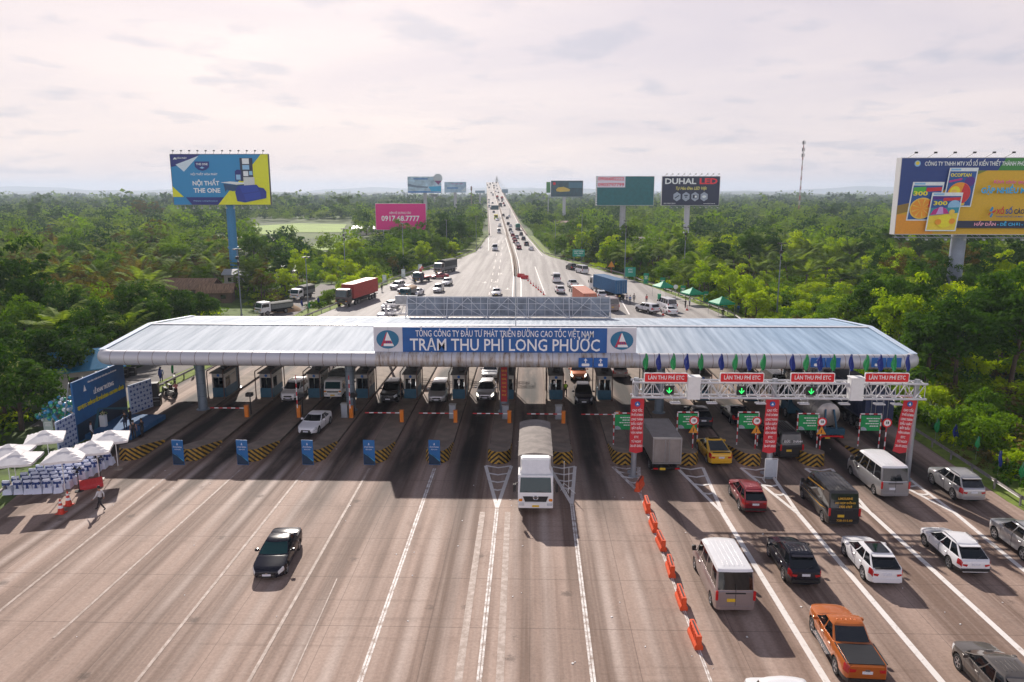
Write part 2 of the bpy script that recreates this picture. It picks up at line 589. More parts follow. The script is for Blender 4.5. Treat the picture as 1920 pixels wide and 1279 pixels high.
    bp = node("ShaderNodeBump"); bp.inputs["Strength"].default_value = .12; bp.inputs["Distance"].default_value = .02
    l.new(fine, bp.inputs["Height"]); l.new(bp.outputs[0], b.inputs["Normal"])
    return m

PAVE = pavement_material()
pv = MB()
ysp = [8, 20, 30, 40, 46, 50, 55, 60, 66, 72, 80, 90, 100, 110, 125, 140, 155, 170, 190, 210, 230, 250, 270, 300, 340, BR_Y0]
vs = []
for y in ysp:
    vs += [(EDGE_L(y), y, 0), (EDGE_R(y), y, 0)]
pv.add(vs, [(2 * i, 2 * i + 1, 2 * i + 3, 2 * i + 2) for i in range(len(ysp) - 1)])
kind(pv.build("pavement", PAVE))

# ------------------------------------------------------------------ markings, worn thermoplastic
def worn_paint(name, wear):
    m, n, l, b = principled(name)
    tc = n.new("ShaderNodeTexCoord")
    nz = n.new("ShaderNodeTexNoise"); nz.inputs["Scale"].default_value = 2.2; nz.inputs["Detail"].default_value = 9; nz.inputs["Roughness"].default_value = .72
    l.new(tc.outputs["Object"], nz.inputs["Vector"])
    r = n.new("ShaderNodeValToRGB")
    r.color_ramp.elements[0].position, r.color_ramp.elements[0].color = wear - .09, (.30, .225, .185, 1)
    r.color_ramp.elements[1].position, r.color_ramp.elements[1].color = wear + .09, (.74, .70, .67, 1) if wear < .5 else (.49, .40, .35, 1)
    l.new(nz.outputs["Fac"], r.inputs[0]); l.new(r.outputs[0], b.inputs["Base Color"])
    b.inputs["Roughness"].default_value = .7
    return m
PAINT_NEW, PAINT_OLD, PAINT_FAINT = worn_paint("road_paint_fresh", .36), worn_paint("road_paint_worn", .47), worn_paint("road_paint_faint", .535)

mk = MB()
ZM = .006
_zs = [0]
def strip(a, b, w, m=0, w1=None):
    _zs[0] = (_zs[0] + 1) % 5          # neighbouring strips never share a plane
    a, b = Vector(a), Vector(b); a.z = b.z = ZM + .003 * _zs[0]
    n_ = (b - a).cross(Vector((0, 0, 1))).normalized()
    w1 = w if w1 is None else w1
    mk.quad(a - n_ * w / 2, a + n_ * w / 2, b + n_ * w1 / 2, b - n_ * w1 / 2, m)

for (a, b, w, m) in [((330, 880), (-30, 1169), .17, 2), ((455, 877), (100, 1197), .15, 2), ((576, 877), (240, 1298), .17, 2), ((693, 878), (455, 1298), .17, 2),
                     ((815, 878), (668, 1298), .26, 1), ((632, 1085), (540, 1290), .07, 2), ((932, 952), (896, 1298), .26, 1), ((905, 960), (856, 1298), .36, 2),
                     ((952, 960), (936, 1298), .36, 2), ((1072, 945), (1115, 1298), .26, 1), ((1200, 925), (1340, 1298), .16, 1), ((1355, 962), (1562, 1298), .33, 0),
                     ((1498, 965), (1782, 1298), .33, 0), ((1632, 962), (1960, 1262), .33, 0), ((1790, 962), (1960, 1103), .30, 0)]:
    # each long line in pieces with a hair of concrete between, as laid
    A, B = P(*a), P(*b)
    if m == 1 or m == 0 and w >= .3 and a[0] < 1250:
        dv = (B - A).cross(Vector((0, 0, 1))).normalized()
        strip(A - dv * w * .27, B - dv * w * .27, w * .42, m); strip(A + dv * w * .27, B + dv * w * .27, w * .42, m)
    else:
        strip(A, B, w, m)
# hatched noses
for k, tip in ((6, (932, 952)), (7, (1072, 945)), (8, (1200, 925)), (9, (1355, 962)), (10, (1498, 965)), (11, (1632, 962)), (12, (1790, 962))):
    T = P(*tip); T.z = ZM
    x0 = ISL_X[k]
    L0, R0 = Vector((x0 - 1.02, NOSE_Y - .35, ZM)), Vector((x0 + 1.02, NOSE_Y - .35, ZM))
    m = 0 if k != 8 else 1
    strip(L0, T, .26, m); strip(R0, T, .26, m)
    for t in (.0, .2, .4, .6):
        a, b = L0.lerp(T, t), R0.lerp(T, t)
        mid = (a + b) / 2 + Vector((0, -.45 * (1 - t), 0))
        for s_, e_ in ((a, mid), (mid, b)):
            s2, e2 = s_.copy(), e_.copy()
            n_ = Vector((0, .13, 0)); zz = Vector((0, 0, .016 + .003 * (s_ is mid)))
            mk.quad(s2 - n_ + zz, e2 - n_ + zz, e2 + n_ + zz, s2 + n_ + zz, m)
# beyond the canopy: edge lines and dashes
def pxline(pts, w, m=0):
    q = [P(*p) for p in pts]
    for a, b in zip(q, q[1:]):
        strip(a, b, w, m)
pxline([(961, 558), (963, 515), (958, 480), (948, 446)], .28)
pxline([(977, 558), (977, 530), (972, 490), (962, 455)], .28)
pxline([(1003, 500), (1010, 520), (1022, 552)], .26)
pxline([(916, 470), (916, 446)], .22)
pxline([(1180, 590), (1165, 563)], .26)
pxline([(1017, 480), (1001, 460), (986, 443)], .2)
for base in ((905, 930, 912, 925), (918, 945, 921, 932)):
    for t in range(9):
        f0, f1 = t / 9, t / 9 + .045
        y0, y1 = 553 - 110 * f0, 553 - 110 * f1
        strip(P(base[0] + (base[3] - base[0]) * f0 + 12, y0), P(base[0] + (base[3] - base[0]) * f1 + 12, y1), .22, 1)
for (ax, ay) in ((930, 527), (910, 528), (940, 512), (921, 560), (952, 540), (935, 545)):
    a = P(ax, ay); strip(a, a + Vector((0, -3.2, 0)), .3, 1); strip(a + Vector((-.6, -2.4, 0)), a + Vector((0.6, -2.4, 0)), .6, 1)
kind(mk.build("pavement_markings", [PAINT_NEW, PAINT_OLD, PAINT_FAINT]))

# scraps of paper and leaves blown over the concrete: countless
lt = MB(); r_ = random.Random(3)
for i in range(80):
    y = r_.uniform(28, 62); x = r_.uniform(max(-30, EDGE_L(y) + 2), min(34, EDGE_R(y) - 2))
    s_ = r_.uniform(.04, .11); a = r_.uniform(0, 3)
    lt.box((x, y, .018), (s_, s_ * r_.uniform(.5, 1), .02), 0, a)
o = kind(lt.build("litter", M("litter_paper", (.72, .70, .68), .8)), "stuff")

# ------------------------------------------------------------------ toll canopy
CY0, CY1, CYR = 64.3, 83.0, 73.6
CXL, CXR = PY(186, 668, CY0).x, PY(1719, 672, CY0).x
def roof_material():
    m, n, l, b = principled("roof_sheet")
    tc = n.new("ShaderNodeTexCoord")
    sep = n.new("ShaderNodeSeparateXYZ"); l.new(tc.outputs["Object"], sep.inputs[0])
    mp = n.new("ShaderNodeMapping"); mp.inputs["Scale"].default_value = (1.6, .09, 1)
    l.new(tc.outputs["Object"], mp.inputs[0])
    nz = n.new("ShaderNodeTexNoise"); nz.inputs["Scale"].default_value = 1; nz.inputs["Detail"].default_value = 6
    l.new(mp.outputs[0], nz.inputs["Vector"])
    r = n.new("ShaderNodeValToRGB")
    r.color_ramp.elements[0].position, r.color_ramp.elements[0].color = .32, (.27, .33, .40, 1)
    r.color_ramp.elements[1].position, r.color_ramp.elements[1].color = .68, (.45, .51, .58, 1)
    l.new(nz.outputs["Fac"], r.inputs[0])
    # the sheet colour turns bluer towards the right-hand end
    mr = n.new("ShaderNodeMapRange"); mr.inputs[1].default_value, mr.inputs[2].default_value = 12, 24
    l.new(sep.outputs[0], mr.inputs[0])
    mx = n.new("ShaderNodeMix"); mx.data_type = "RGBA"; mx.blend_type = "MULTIPLY"
    l.new(mr.outputs[0], mx.inputs["Factor"]); l.new(r.outputs[0], mx.inputs["A"]); mx.inputs["B"].default_value = (.80, .95, 1.08, 1)
    l.new(mx.outputs["Result"], b.inputs["Base Color"])
    b.inputs["Roughness"].default_value = .7; b.inputs["Specular IOR Level"].default_value = .15
    return m
ROOF = roof_material()
canopy = thing("toll_canopy", "long low white metal canopy spanning all the toll lanes on round steel columns", "canopy", (0, 0, 0))
rf = MB()
NC = int((CXR - CXL) / .15)
rows = [(CY0 + .35, 7.30), (CYR, 8.12), (CY1, 7.34)]
vs = []
for (y, z) in rows:
    for i in range(NC + 1):
        vs.append((CXL + .2 + (CXR - CXL - .4) * i / NC, y, z + (.016 if i % 4 in (1, 2) else 0)))
rf.add(vs, [(j * (NC + 1) + i, j * (NC + 1) + i + 1, (j + 1) * (NC + 1) + i + 1, (j + 1) * (NC + 1) + i) for j in range(2) for i in range(NC)])
rf.build("roof", ROOF, canopy)
rc = MB()
RW = M("ridge_cap_white", (.72, .74, .78), .4, var=.08)
rc.prism([(CXL, CYR - .35, 8.17), (CXL, CYR, 8.25), (CXL, CYR + .35, 8.17)], (CXR - CXL, 0, 0))
rc.build("ridge_cap", RW, canopy)
for x in (CXL + .1, CXR - .1):
    vf = MB()
    for (ya, za), (yb, zb) in (((CY0 + .3, 7.36), (CYR, 8.19)), ((CYR, 8.19), (CY1, 7.40))):
        vf.prism([(x - .28, ya, za), (x + .28, ya, za), (x + .28, yb, zb), (x - .28, yb, zb)], (0, 0, .05))
    vf.build("verge_flashing", M("flashing_blue_white", (.50, .60, .72), .4, var=.1), canopy)
def tube_metal():
    m, n, l, b = principled("edge_tube_metal")
    tc = n.new("ShaderNodeTexCoord")
    sep = n.new("ShaderNodeSeparateXYZ"); l.new(tc.outputs["Object"], sep.inputs[0])
    mp = n.new("ShaderNodeMapping"); mp.inputs["Scale"].default_value = (2.4, .4, .5)
    l.new(tc.outputs["Object"], mp.inputs[0])
    nz = n.new("ShaderNodeTexNoise"); nz.inputs["Scale"].default_value = 1.3; nz.inputs["Detail"].default_value = 8; nz.inputs["Roughness"].default_value = .7
    l.new(mp.outputs[0], nz.inputs["Vector"])
    # rust runs below the sign, where water drips from it
    win = n.new("ShaderNodeMapRange"); win.interpolation_type = "SMOOTHSTEP"
    ab = n.new("ShaderNodeMath"); ab.operation = "ABSOLUTE"
    sh = n.new("ShaderNodeMath"); sh.operation = "SUBTRACT"; sh.inputs[1].default_value = (PY(947, 668, CY0).x)
    l.new(sep.outputs[0], sh.inputs[0]); l.new(sh.outputs[0], ab.inputs[0])
    l.new(ab.outputs[0], win.inputs[0]); win.inputs[1].default_value, win.inputs[2].default_value = 11.2, 12.2
    win.inputs[3].default_value, win.inputs[4].default_value = .44, .66
    gt = n.new("ShaderNodeMath"); gt.operation = "SUBTRACT"
    l.new(nz.outputs["Fac"], gt.inputs[0]); l.new(win.outputs[0], gt.inputs[1])
    r = n.new("ShaderNodeValToRGB")
    e = r.color_ramp.elements
    e[0].position, e[0].color = .0, (.52, .52, .55, 1)
    e[1].position, e[1].color = .26, (.13, .055, .02, 1)
    q = e.new(.10); q.color = (.46, .42, .38, 1)
    l.new(gt.outputs[0], r.inputs[0]); l.new(r.outputs[0], b.inputs["Base Color"])
    b.inputs["Roughness"].default_value = .45; b.inputs["Metallic"].default_value = .2
    return m
TUBEM = tube_metal()
tb = MB()
tz, tr, cr_ = 6.72, .66, 1.3
path = []
def corner(cx, cy, a0, a1):
    return [(cx + cr_ * math.cos(RAD(a)), cy + cr_ * math.sin(RAD(a)), tz) for a in np.linspace(a0, a1, 6)]
path += [(CXL, CY1, tz)] + [(CXL, y, tz) for y in (78, 72, 68)] + corner(CXL + cr_, CY0 + cr_, 180, 270)
nj = int(round((CXR - CXL - 2 * cr_) / 1.27))
path += [(CXL + cr_ + (CXR - CXL - 2 * cr_) * i / nj, CY0, tz) for i in range(1, nj)]
path += corner(CXR - cr_, CY0 + cr_, 270, 360) + [(CXR, y, tz) for y in (68, 72, 78)] + [(CXR, CY1, tz)]
tb.tube(path, tr, 20)
tb.tube([(CXL, CY1, tz), (CXR, CY1, tz)], tr, 16)
for i in range(nj + 1):
    x = CXL + cr_ + (CXR - CXL - 2 * cr_) * i / nj
    tb.lathe([(tr + .004, x - .02), (tr + .010, x), (tr + .004, x + .02)], (0, CY0, tz), 20, 1, "X")
tb.build("edge_tube", [TUBEM, M("rust_joint", (.15, .09, .06), .7, var=.4)], canopy, smooth=50)
ce = MB(); ce.box(((CXL + CXR) / 2, (CY0 + CY1) / 2 + .2, 6.45), (CXR - CXL - 1, CY1 - CY0 - 1, .12))
for i in range(25):
    x = CXL + 2 + (CXR - CXL - 4) * i / 24
    ce.box((x, (CY0 + CY1) / 2, 6.2), (.2, CY1 - CY0 - 1.5, .36))
ce.build("ceiling", M("canopy_soffit", (.32, .33, .34), .6, var=.1), canopy)
COLM = M("column_steel_blue", (.20, .255, .31), .4, .35, var=.16, scale=1.2)
for k in (0, 3, 6, 9, 12):
    for y in (70.2, 78.6):
        c = MB()
        x = ISL_X[k] + (-.05 if k else .3)
        c.lathe([(.62, .2), (.62, .27), (.44, .30), (.44, 6.25)], (x, y, 0), 20)
        for h in (1.6, 2.9, 4.2, 5.5):
            c.lathe([(.445, h - .02), (.452, h), (.445, h + .02)], (x, y, 0), 20, 1)
        c.build("column", [COLM, M("column_seam", (.09, .11, .13), .6)], canopy, smooth=40)

# front sign with raised lettering
SY = CY0 + .15
sz0, sz1 = PY(947, 662, SY).z, PY(947, 614, SY).z
sx0, sx1 = PY(701, 640, SY).x, PY(1193, 640, SY).x
bx0, bx1 = PY(755, 640, SY).x, PY(1138, 640, SY).x
sign = thing("station_name_sign", "long blue and white sign naming the toll station in white letters on the canopy front", "sign", ((sx0 + sx1) / 2, SY, sz0))
scx = (sx0 + sx1) / 2
hS = sz1 - sz0
pn = MB()
SIGN_W = M("sign_panel_white", (.66, .66, .70), .5, var=.07, scale=1.2)
SIGN_B = M("sign_panel_blue", (.006, .098, .34), .42, var=.10, scale=1.0)
pn.box((0, .12, hS / 2), (sx1 - sx0, .24, hS), 0)
for i in range(1, 18):
    x = -(sx1 - sx0) / 2 + (sx1 - sx0) * i / 18
    pn.box((x, -.001, hS / 2), (.025, .006, hS - .02), 1)
pn.build("panel", [SIGN_W, M("panel_seam", (.30, .30, .33), .6)], sign)
pb = MB(); pb.box(((bx0 + bx1) / 2 - scx, -.012, hS / 2), (bx1 - bx0, .03, hS - .06), 0)
for i in range(1, 14):
    x = bx0 - scx + (bx1 - bx0) * i / 14
    pb.box((x, -.0275, hS / 2), (.02, .005, hS - .08), 1)
pb.build("blue_field", [SIGN_B, M("blue_seam", (.006, .06, .2), .6)], sign)
zl = lambda py: PY(947, py, SY).z - sz0
xl = lambda px: PY(px, 640, SY).x - scx
def put_text(parent, name, s, x, y, z, size, mat, width=None, bold=.02, ext=.012, rz=0, shear=0):
    o = link(name, text_mesh(name, s, size, mat, bold, ext, width, shear=shear), parent)
    return upright(o, (x, y, z), rz)
put_text(sign, "lettering", "TỔNG CÔNG TY ĐẦU TƯ PHÁT TRIỂN ĐƯỜNG CAO TỐC VIỆT NAM", (xl(780) + xl(1113)) / 2, -.045, zl(626.5), .80, WTEXT, xl(1113) - xl(780), .006)
put_text(sign, "lettering", "TRẠM THU PHÍ LONG PHƯỚC", (xl(769) + xl(1125)) / 2, -.045, zl(648), 1.52, WTEXT, xl(1125) - xl(769), .011)
TEALB = M("emblem_teal_blue", (.012, .16, .30), .4, var=.05)
EMR = M("emblem_red", (.48, .03, .08), .4)
EMB_BLUE = M("emblem_navy", (.03, .05, .22), .4)
def emblem(parent, x, y, z, r, ry=None):
    e = MB(); ry = ry or r
    e.prism([(x + r * math.cos(t), y, z + ry * math.sin(t)) for t in np.linspace(0, 2 * math.pi, 28, endpoint=False)], (0, -.02, 0), 0)
    h = ry
    def P3(u, w, d): return (x + u * r, y - .02 - d, z + w * h)
    e.poly([P3(-.08, .78, .004), P3(.02, .78, .004), P3(.40, -.35, .004), P3(-.40, -.35, .004)], 1)
    e.poly([P3(-.03, .78, .008), P3(-.10, .78, .008), P3(-.62, -.72, .008), P3(-.40, -.72, .008)], 2)
    e.poly([P3(-.36, -.42, .008), P3(.44, -.42, .008), P3(.56, -.72, .008), P3(-.36, -.72, .008)], 1)
    e.poly([P3(-.28, -.12, .012), P3(.30, -.12, .012), P3(.44, -.44, .012), P3(-.34, -.44, .012)], 2)
    for k in range(3):
        e.poly([P3(-.14 + k * .16, -.18, .016), P3(-.07 + k * .16, -.18, .016), P3(-.04 + k * .17, -.40, .016), P3(-.14 + k * .17, -.40, .016)], 3)
    return e.build("emblem", [TEALB, WTEXT, EMR, EMB_BLUE], parent)
for px in (727, 1166):
    emblem(sign, PY(px, 640, SY).x - scx, -.012, zl(637.5), 1.0, .83)
pole = thing("roof_flagpole", "thin pole rising from the canopy roof behind the station name sign", "pole", (PY(967, 612, CYR - 3).x, CYR - 3, 7.9))
m_ = MB(); m_.tube([(0, 0, 0), (0, 0, 6.2)], .05, 8, r1=.03); m_.build("mast", STEEL, pole)
m_ = MB(); m_.lathe([(.55, -.1), (.25, .2), (.06, .3)], n=10); m_.build("foot_cone", BLUE, pole)

# the matching sign on the far edge of the roof, seen from behind with its truss
RY = CY1 - .3
rx0, rx1 = PY(764, 580, RY).x, PY(1143, 580, RY).x
rz0, rz1 = 7.5, PY(947, 557, RY).z
back = thing("rear_roof_sign", "grey back of a roof sign braced by steel trusses on the far canopy edge", "sign", ((rx0 + rx1) / 2, RY, rz0))
hw, hh = (rx1 - rx0) / 2, rz1 - rz0
b_ = MB()
b_.box((0, .25, hh / 2), (2 * hw, .06, hh), 0)
BACKM = M("bare_sheet_back", (.20, .235, .28), .6, .1, var=.4, scale=.9)
b_.build("panel", BACKM, back)
t_ = MB()
for j in range(4):
    z = .08 + (hh - .16) * j / 3
    t_.box((0, .18, z), (2 * hw, .06, .06))
nb = 11
for i in range(nb * 2 + 1):
    x = -hw + 2 * hw * i / (nb * 2)
    t_.box((x, .17, hh / 2), (.05, .05, hh))
for i in range(0, 6):
    x = -hw + 2 * hw * i / 5
    t_.tube([(x, -1.6, -.15), (x, .1, hh - .1)], .05, 6)
    t_.tube([(x, -1.6, -.12), (x, .1, .05)], .05, 6)
    if i < 5:
        x2 = -hw + 2 * hw * (i + 1) / 5; xm = (x + x2) / 2
        t_.tube([(x, -1.5, 0), (xm, .05, hh * .95)], .035, 6); t_.tube([(x2, -1.5, 0), (xm, .05, hh * .95)], .035, 6)
        t_.tube([(x, .05, hh * .95), (x2, -1.5, 0)], .03, 6)
t_.tube([(-hw, -1.6, -.12), (hw, -1.6, -.12)], .05, 6)
t_.build("truss", M("truss_pale", (.55, .57, .60), .5, .2, var=.1), back, smooth=40)

# ------------------------------------------------------------------ islands, booths, gates
def hazard_mat():
    m, n, l, b = principled("hazard_chevrons")
    tc = n.new("ShaderNodeTexCoord"); sep = n.new("ShaderNodeSeparateXYZ"); l.new(tc.outputs["Object"], sep.inputs[0])
    def mt(op, a, bb):
        o = n.new("ShaderNodeMath"); o.operation = op
        for i, v in enumerate((a, bb)):
            if isinstance(v, (int, float)): o.inputs[i].default_value = v
            elif v is not None: l.new(v, o.inputs[i])
        return o.outputs[0]
    ax = mt("ABSOLUTE", sep.outputs[0], None)
    v = mt("ADD", mt("MULTIPLY", ax, 1.25), mt("ADD", mt("MULTIPLY", sep.outputs[2], 1.6), mt("MULTIPLY", sep.outputs[1], .95)))
    g_ = mt("GREATER_THAN", mt("FRACT", mt("MULTIPLY", v, 1.55), None), .5)
    nz = n.new("ShaderNodeTexNoise"); nz.inputs["Scale"].default_value = 3; nz.inputs["Detail"].default_value = 8
    l.new(tc.outputs["Object"], nz.inputs["Vector"])
    r = n.new("ShaderNodeValToRGB"); r.color_ramp.elements[0].position, r.color_ramp.elements[0].color = .3, (.30, .165, .02, 1)
    r.color_ramp.elements[1].position, r.color_ramp.elements[1].color = .62, (.60, .36, .035, 1)
    l.new(nz.outputs["Fac"], r.inputs[0])
    mx = n.new("ShaderNodeMix"); mx.data_type = "RGBA"; l.new(g_, mx.inputs["Factor"])
    mx.inputs["A"].default_value = (.014, .012, .010, 1); l.new(r.outputs[0], mx.inputs["B"])
    l.new(mx.outputs["Result"], b.inputs["Base Color"]); b.inputs["Roughness"].default_value = .7
    return m
HAZ = hazard_mat()
ISLTOP = M("island_concrete", (.215, .165, .128), .85, var=.30, scale=.9, bump=.15)
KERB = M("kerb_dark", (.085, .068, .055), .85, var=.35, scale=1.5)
BOOTH_C = M("booth_cream", (.46, .44, .40), .55, var=.10)
BOOTH_B = M("booth_teal_blue", (.018, .095, .16), .5, var=.15)
DARKROOF = M("booth_roof", (.06, .058, .055), .7, var=.2)
PIPE = M("brown_pipe", (.10, .055, .04), .6, var=.3)
WHERE = ["the event parasols", "the leftmost blue banner stand", "the second blue banner stand", "the third blue banner stand", "the fourth blue banner stand",
         "the fifth blue banner stand", "the white canvas truck's offside", "the white canvas truck's nearside", "the left gantry post", "the yellow car",
         "the middle gantry post", "the black van's bonnet", "the right gantry post"]
ISL_END = 96.0
for k, x in enumerate(ISL_X):
    t = thing("toll_island", "concrete toll island with striped nose beside " + WHERE[k], "toll island", (x, NOSE_Y, 0), 0, "toll islands between the lanes")
    w = .93
    sl = 4.7
    n_ = MB()          # striped crash nose: pointed in plan, falling back to kerb height
    ring0 = [(0, 0), (.62, .22), (w, .9), (w, sl), (-w, sl), (-w, .9), (-.62, .22)]
    top = [(.0, .10), (.58, .30), (w - .05, .95), (w - .05, sl), (-w + .05, sl), (-w + .05, .95), (-.58, .30)]
    zt = lambda yy: 1.0 if yy < 1 else 1.0 - .78 * (yy - 1) / (sl - 1)
    vs = [(a, b, 0) for a, b in ring0] + [(a, b, zt(b)) for a, b in top]
    fs = [(i, (i + 1) % 7, 7 + (i + 1) % 7, 7 + i) for i in range(7)]
    n_.add(vs, fs, 0)
    n_.add([vs[7 + i] for i in range(7)], [(0, 1, 2, 5, 6) if False else (0, 1, 2, 3, 4, 5, 6)], 1)
    n_.build("crash_nose", [HAZ, ISLTOP], t)
    s_ = MB()
    L_ = ISL_END - NOSE_Y
    s_.box((0, (sl + L_) / 2 + .002, .11), (2 * w, L_ - sl, .22), 0)
    s_.build("slab", [ISLTOP], t, bevel=.03)
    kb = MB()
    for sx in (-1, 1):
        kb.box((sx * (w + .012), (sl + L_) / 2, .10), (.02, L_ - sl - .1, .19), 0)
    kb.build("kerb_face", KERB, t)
    # booth
    by = 74.6
    b = thing("toll_booth", "cream and blue toll booth on the island beside " + WHERE[k], "toll booth", (x + .12, by, .22), 0, "toll booths under the canopy")
    bw, bl_, bh = 1.36, 3.0, 2.55
    m_ = MB(); m_.box((0, bl_ / 2, .50), (bw + .02, bl_ + .02, 1.0)); m_.build("lower_panel", BOOTH_B, b, bevel=.02)
    m_ = MB()
    for sx in (-1, 1):
        for yy in (.09, bl_ * .5, bl_ - .09):
            m_.box((sx * (bw / 2 - .06), yy, 1.0 + (bh - 1.0) / 2), (.12, .16, bh - 1.0))
    m_.box((0, .08, bh - .22), (bw - .23, .15, .44)); m_.box((0, bl_ - .08, bh - .22), (bw - .23, .15, .44))
    for sx in (-1, 1):
        m_.box((sx * (bw / 2 - .075), bl_ / 2, bh - .22), (.13, bl_ - .35, .44))
        m_.box((sx * (bw / 2 - .075), bl_ * .76, 1.5), (.13, bl_ * .44, 1.0))
    m_.build("wall", BOOTH_C, b)
    for (cx, cy, sxx, syy) in ((-.27, .06, .46, .03), (.27, .06, .46, .03), (-bw / 2 + .05, bl_ * .27, .03, bl_ * .36), (bw / 2 - .05, bl_ * .27, .03, bl_ * .36)):
        m_ = MB(); m_.box((cx, cy, 1.55), (sxx, syy, 1.08)); m_.build("window", GLASS, b)
    m_ = MB(); m_.box((0, bl_ / 2, bh + .06), (bw + .3, bl_ + .4, .12)); m_.box((.1, bl_ * .6, bh + .32), (.7, .9, .4), 1); m_.build("roof", [DARKROOF, BLACK], b, bevel=.02)
    m_ = MB(); m_.prism([(.15 * math.cos(a), -.012, bh - .22 + .15 * math.sin(a)) for a in np.linspace(0, 6.28, 14, endpoint=False)], (0, -.01, 0)); m_.build("badge", BLUE, b)
    if k in (4, 5, 6, 7, 9):
        m_ = MB(); m_.box((-.22 + .1 * (k % 3), .035, 1.78), (.26, .012, .3)); m_.build("notice", WHITE, b)
    fr_ = thing("pipe_portal", "bent brown pipe portal on the island beside " + WHERE[k], "guard rail", (x, by, .22), 0, "pipe portals around the booths")
    m_ = MB()
    for sx in (-1, 1):
        m_.tube([(sx * .84, -.5, 0), (sx * .84, -.5, 2.75), (sx * .84, -.42, 2.9), (sx * .84, 3.4, 2.9), (sx * .84, 3.5, 2.75), (sx * .84, 3.5, 0)], .055, 8)
        m_.lathe([(.13, 0), (.06, .25)], (sx * .84, -.5, 0), 8)
    m_.build("pipe", PIPE, fr_, smooth=40)

BAND_R, BAND_W = M("arm_red", (.55, .02, .03), .45), M("arm_white", (.78, .78, .78), .45)
for k in range(1, 9):
    x = ISL_X[k] + .55
    y = 66.6 if k > 3 else 67.8
    g_ = thing("barrier_gate", "orange barrier " + ("with striped arm lowered, beside " if k in (1, 4, 5, 6, 7, 8) else "with arm raised, beside ") + WHERE[k], "barrier gate", (x, y, .22), 0, "barrier gates on the islands")
    m_ = MB(); m_.rbox((0, 0, .55), (.36, .36, 1.1), .05); m_.box((0, 0, 1.12), (.40, .40, .05)); m_.build("cabinet", ORANGE, g_)
    a_ = MB()
    if k in (1, 4, 5, 6, 7, 8):
        for i in range(8):
            a_.box((-.18 - .2 - i * .4, -.22, .92), (.4, .05, .085), i % 2)
    else:
        for i in range(8):
            a_.box((-.05, -.22, .95 + .2 + i * .4), (.085, .05, .4), i % 2)
    a_.build("arm", [BAND_W, BAND_R], g_)
for k in (3, 5, 6, 7):
    c_ = thing("equipment_cabinet", "plain grey equipment cabinet on the island beside " + WHERE[k], "cabinet", (ISL_X[k] + (.15 if k != 3 else -.1), 67.9, .22), 0, "grey lane cabinets")
    m_ = MB(); m_.rbox((0, 0, .68), (.62, .5, 1.25), .04); m_.box((0, 0, 1.33), (.7, .58, .05)); m_.box((0, 0, .03), (.66, .54, .06)); m_.build("cabinet_body", STEEL, c_)
    m_ = MB(); m_.box((.02, -.256, .7), (.5, .012, 1.0)); m_.box((.2, -.266, .7), (.03, .015, .16)); m_.build("door", M("cabinet_door", (.33, .36, .40), .5), c_)
for k in (1, 2, 3):
    c_ = thing("lane_camera", "black lane camera on a post beside " + WHERE[k], "camera", (ISL_X[k] + .9 - .25, 68.6, .22), 0, "lane cameras")
    m_ = MB(); m_.tube([(0, 0, 0), (0, 0, 1.9)], .06, 8); m_.build("post", BLACK, c_)
    m_ = MB(); m_.rbox((0, -.1, 2.0), (.62, .5, .34), .05, axis="Y"); m_.build("housing", BLACK, c_)
# banner strapped to the middle column
bn = thing("column_banner", "narrow dark red banner with gold lettering on the middle canopy column", "banner", (ISL_X[6] - .05, 69.68, .2))
m_ = MB(); m_.box((0, 0, 2.9), (.62, .03, 3.5)); m_.build("cloth", M("banner_dark_red", (.36, .012, .02), .6), bn)
GOLD = M("gold_letter", (.75, .45, .04), .5)
for i, s in enumerate(["TIẾN TỚI", "KHÔNG", "DỪNG", "CÁC", "TRẠM", "THU", "PHÍ"]):
    put_text(bn, "lettering", s, 0, -.03, 4.2 - i * .40, .24, GOLD, .52 if len(s) > 5 else .4, .01, .006)
# small blue lane signs hung from the canopy edge
for i, px in enumerate((1112, 1548, 1662)):
    p = PY(px, 680, 63.3)
    l_ = thing("lane_direction_sign", ["small blue lane sign under the emblem on the canopy edge", "small blue lane sign above the third red gantry board", "small blue lane sign above the fourth red gantry board"][i], "sign", (p.x, 63.3, p.z - .42), 0, "blue lane signs on the canopy edge")
    m_ = MB(); m_.box((-.65, 0, .42), (1.22, .05, .84)); m_.box((.65, 0, .42), (1.22, .05, .84)); m_.build("panel", BLUE, l_)
    m_ = MB()
    for sx in (-.65, .65):
        m_.prism([(sx - .16, -.03, .6), (sx + .16, -.03, .6), (sx, -.03, .80)], (0, -.008, 0)); m_.box((sx, -.034, .5), (.09, .008, .22))
        m_.rbox((sx, -.034, .22), (.66 if sx < 0 else .4, .008, .24), .06, 0, "Y")
    m_.build("symbol", WTEXT, l_)
    m_ = MB()
    for sx in (-1, 0, 1):
        m_.box((sx, .3, .62), (.06, .6, .06))
    m_.build("bracket", STEEL, l_)

# ------------------------------------------------------------------ road vehicles
def lerp_prof(pts, s):
    return float(np.interp(s, [a for a, _ in pts], [b for _, b in pts]))

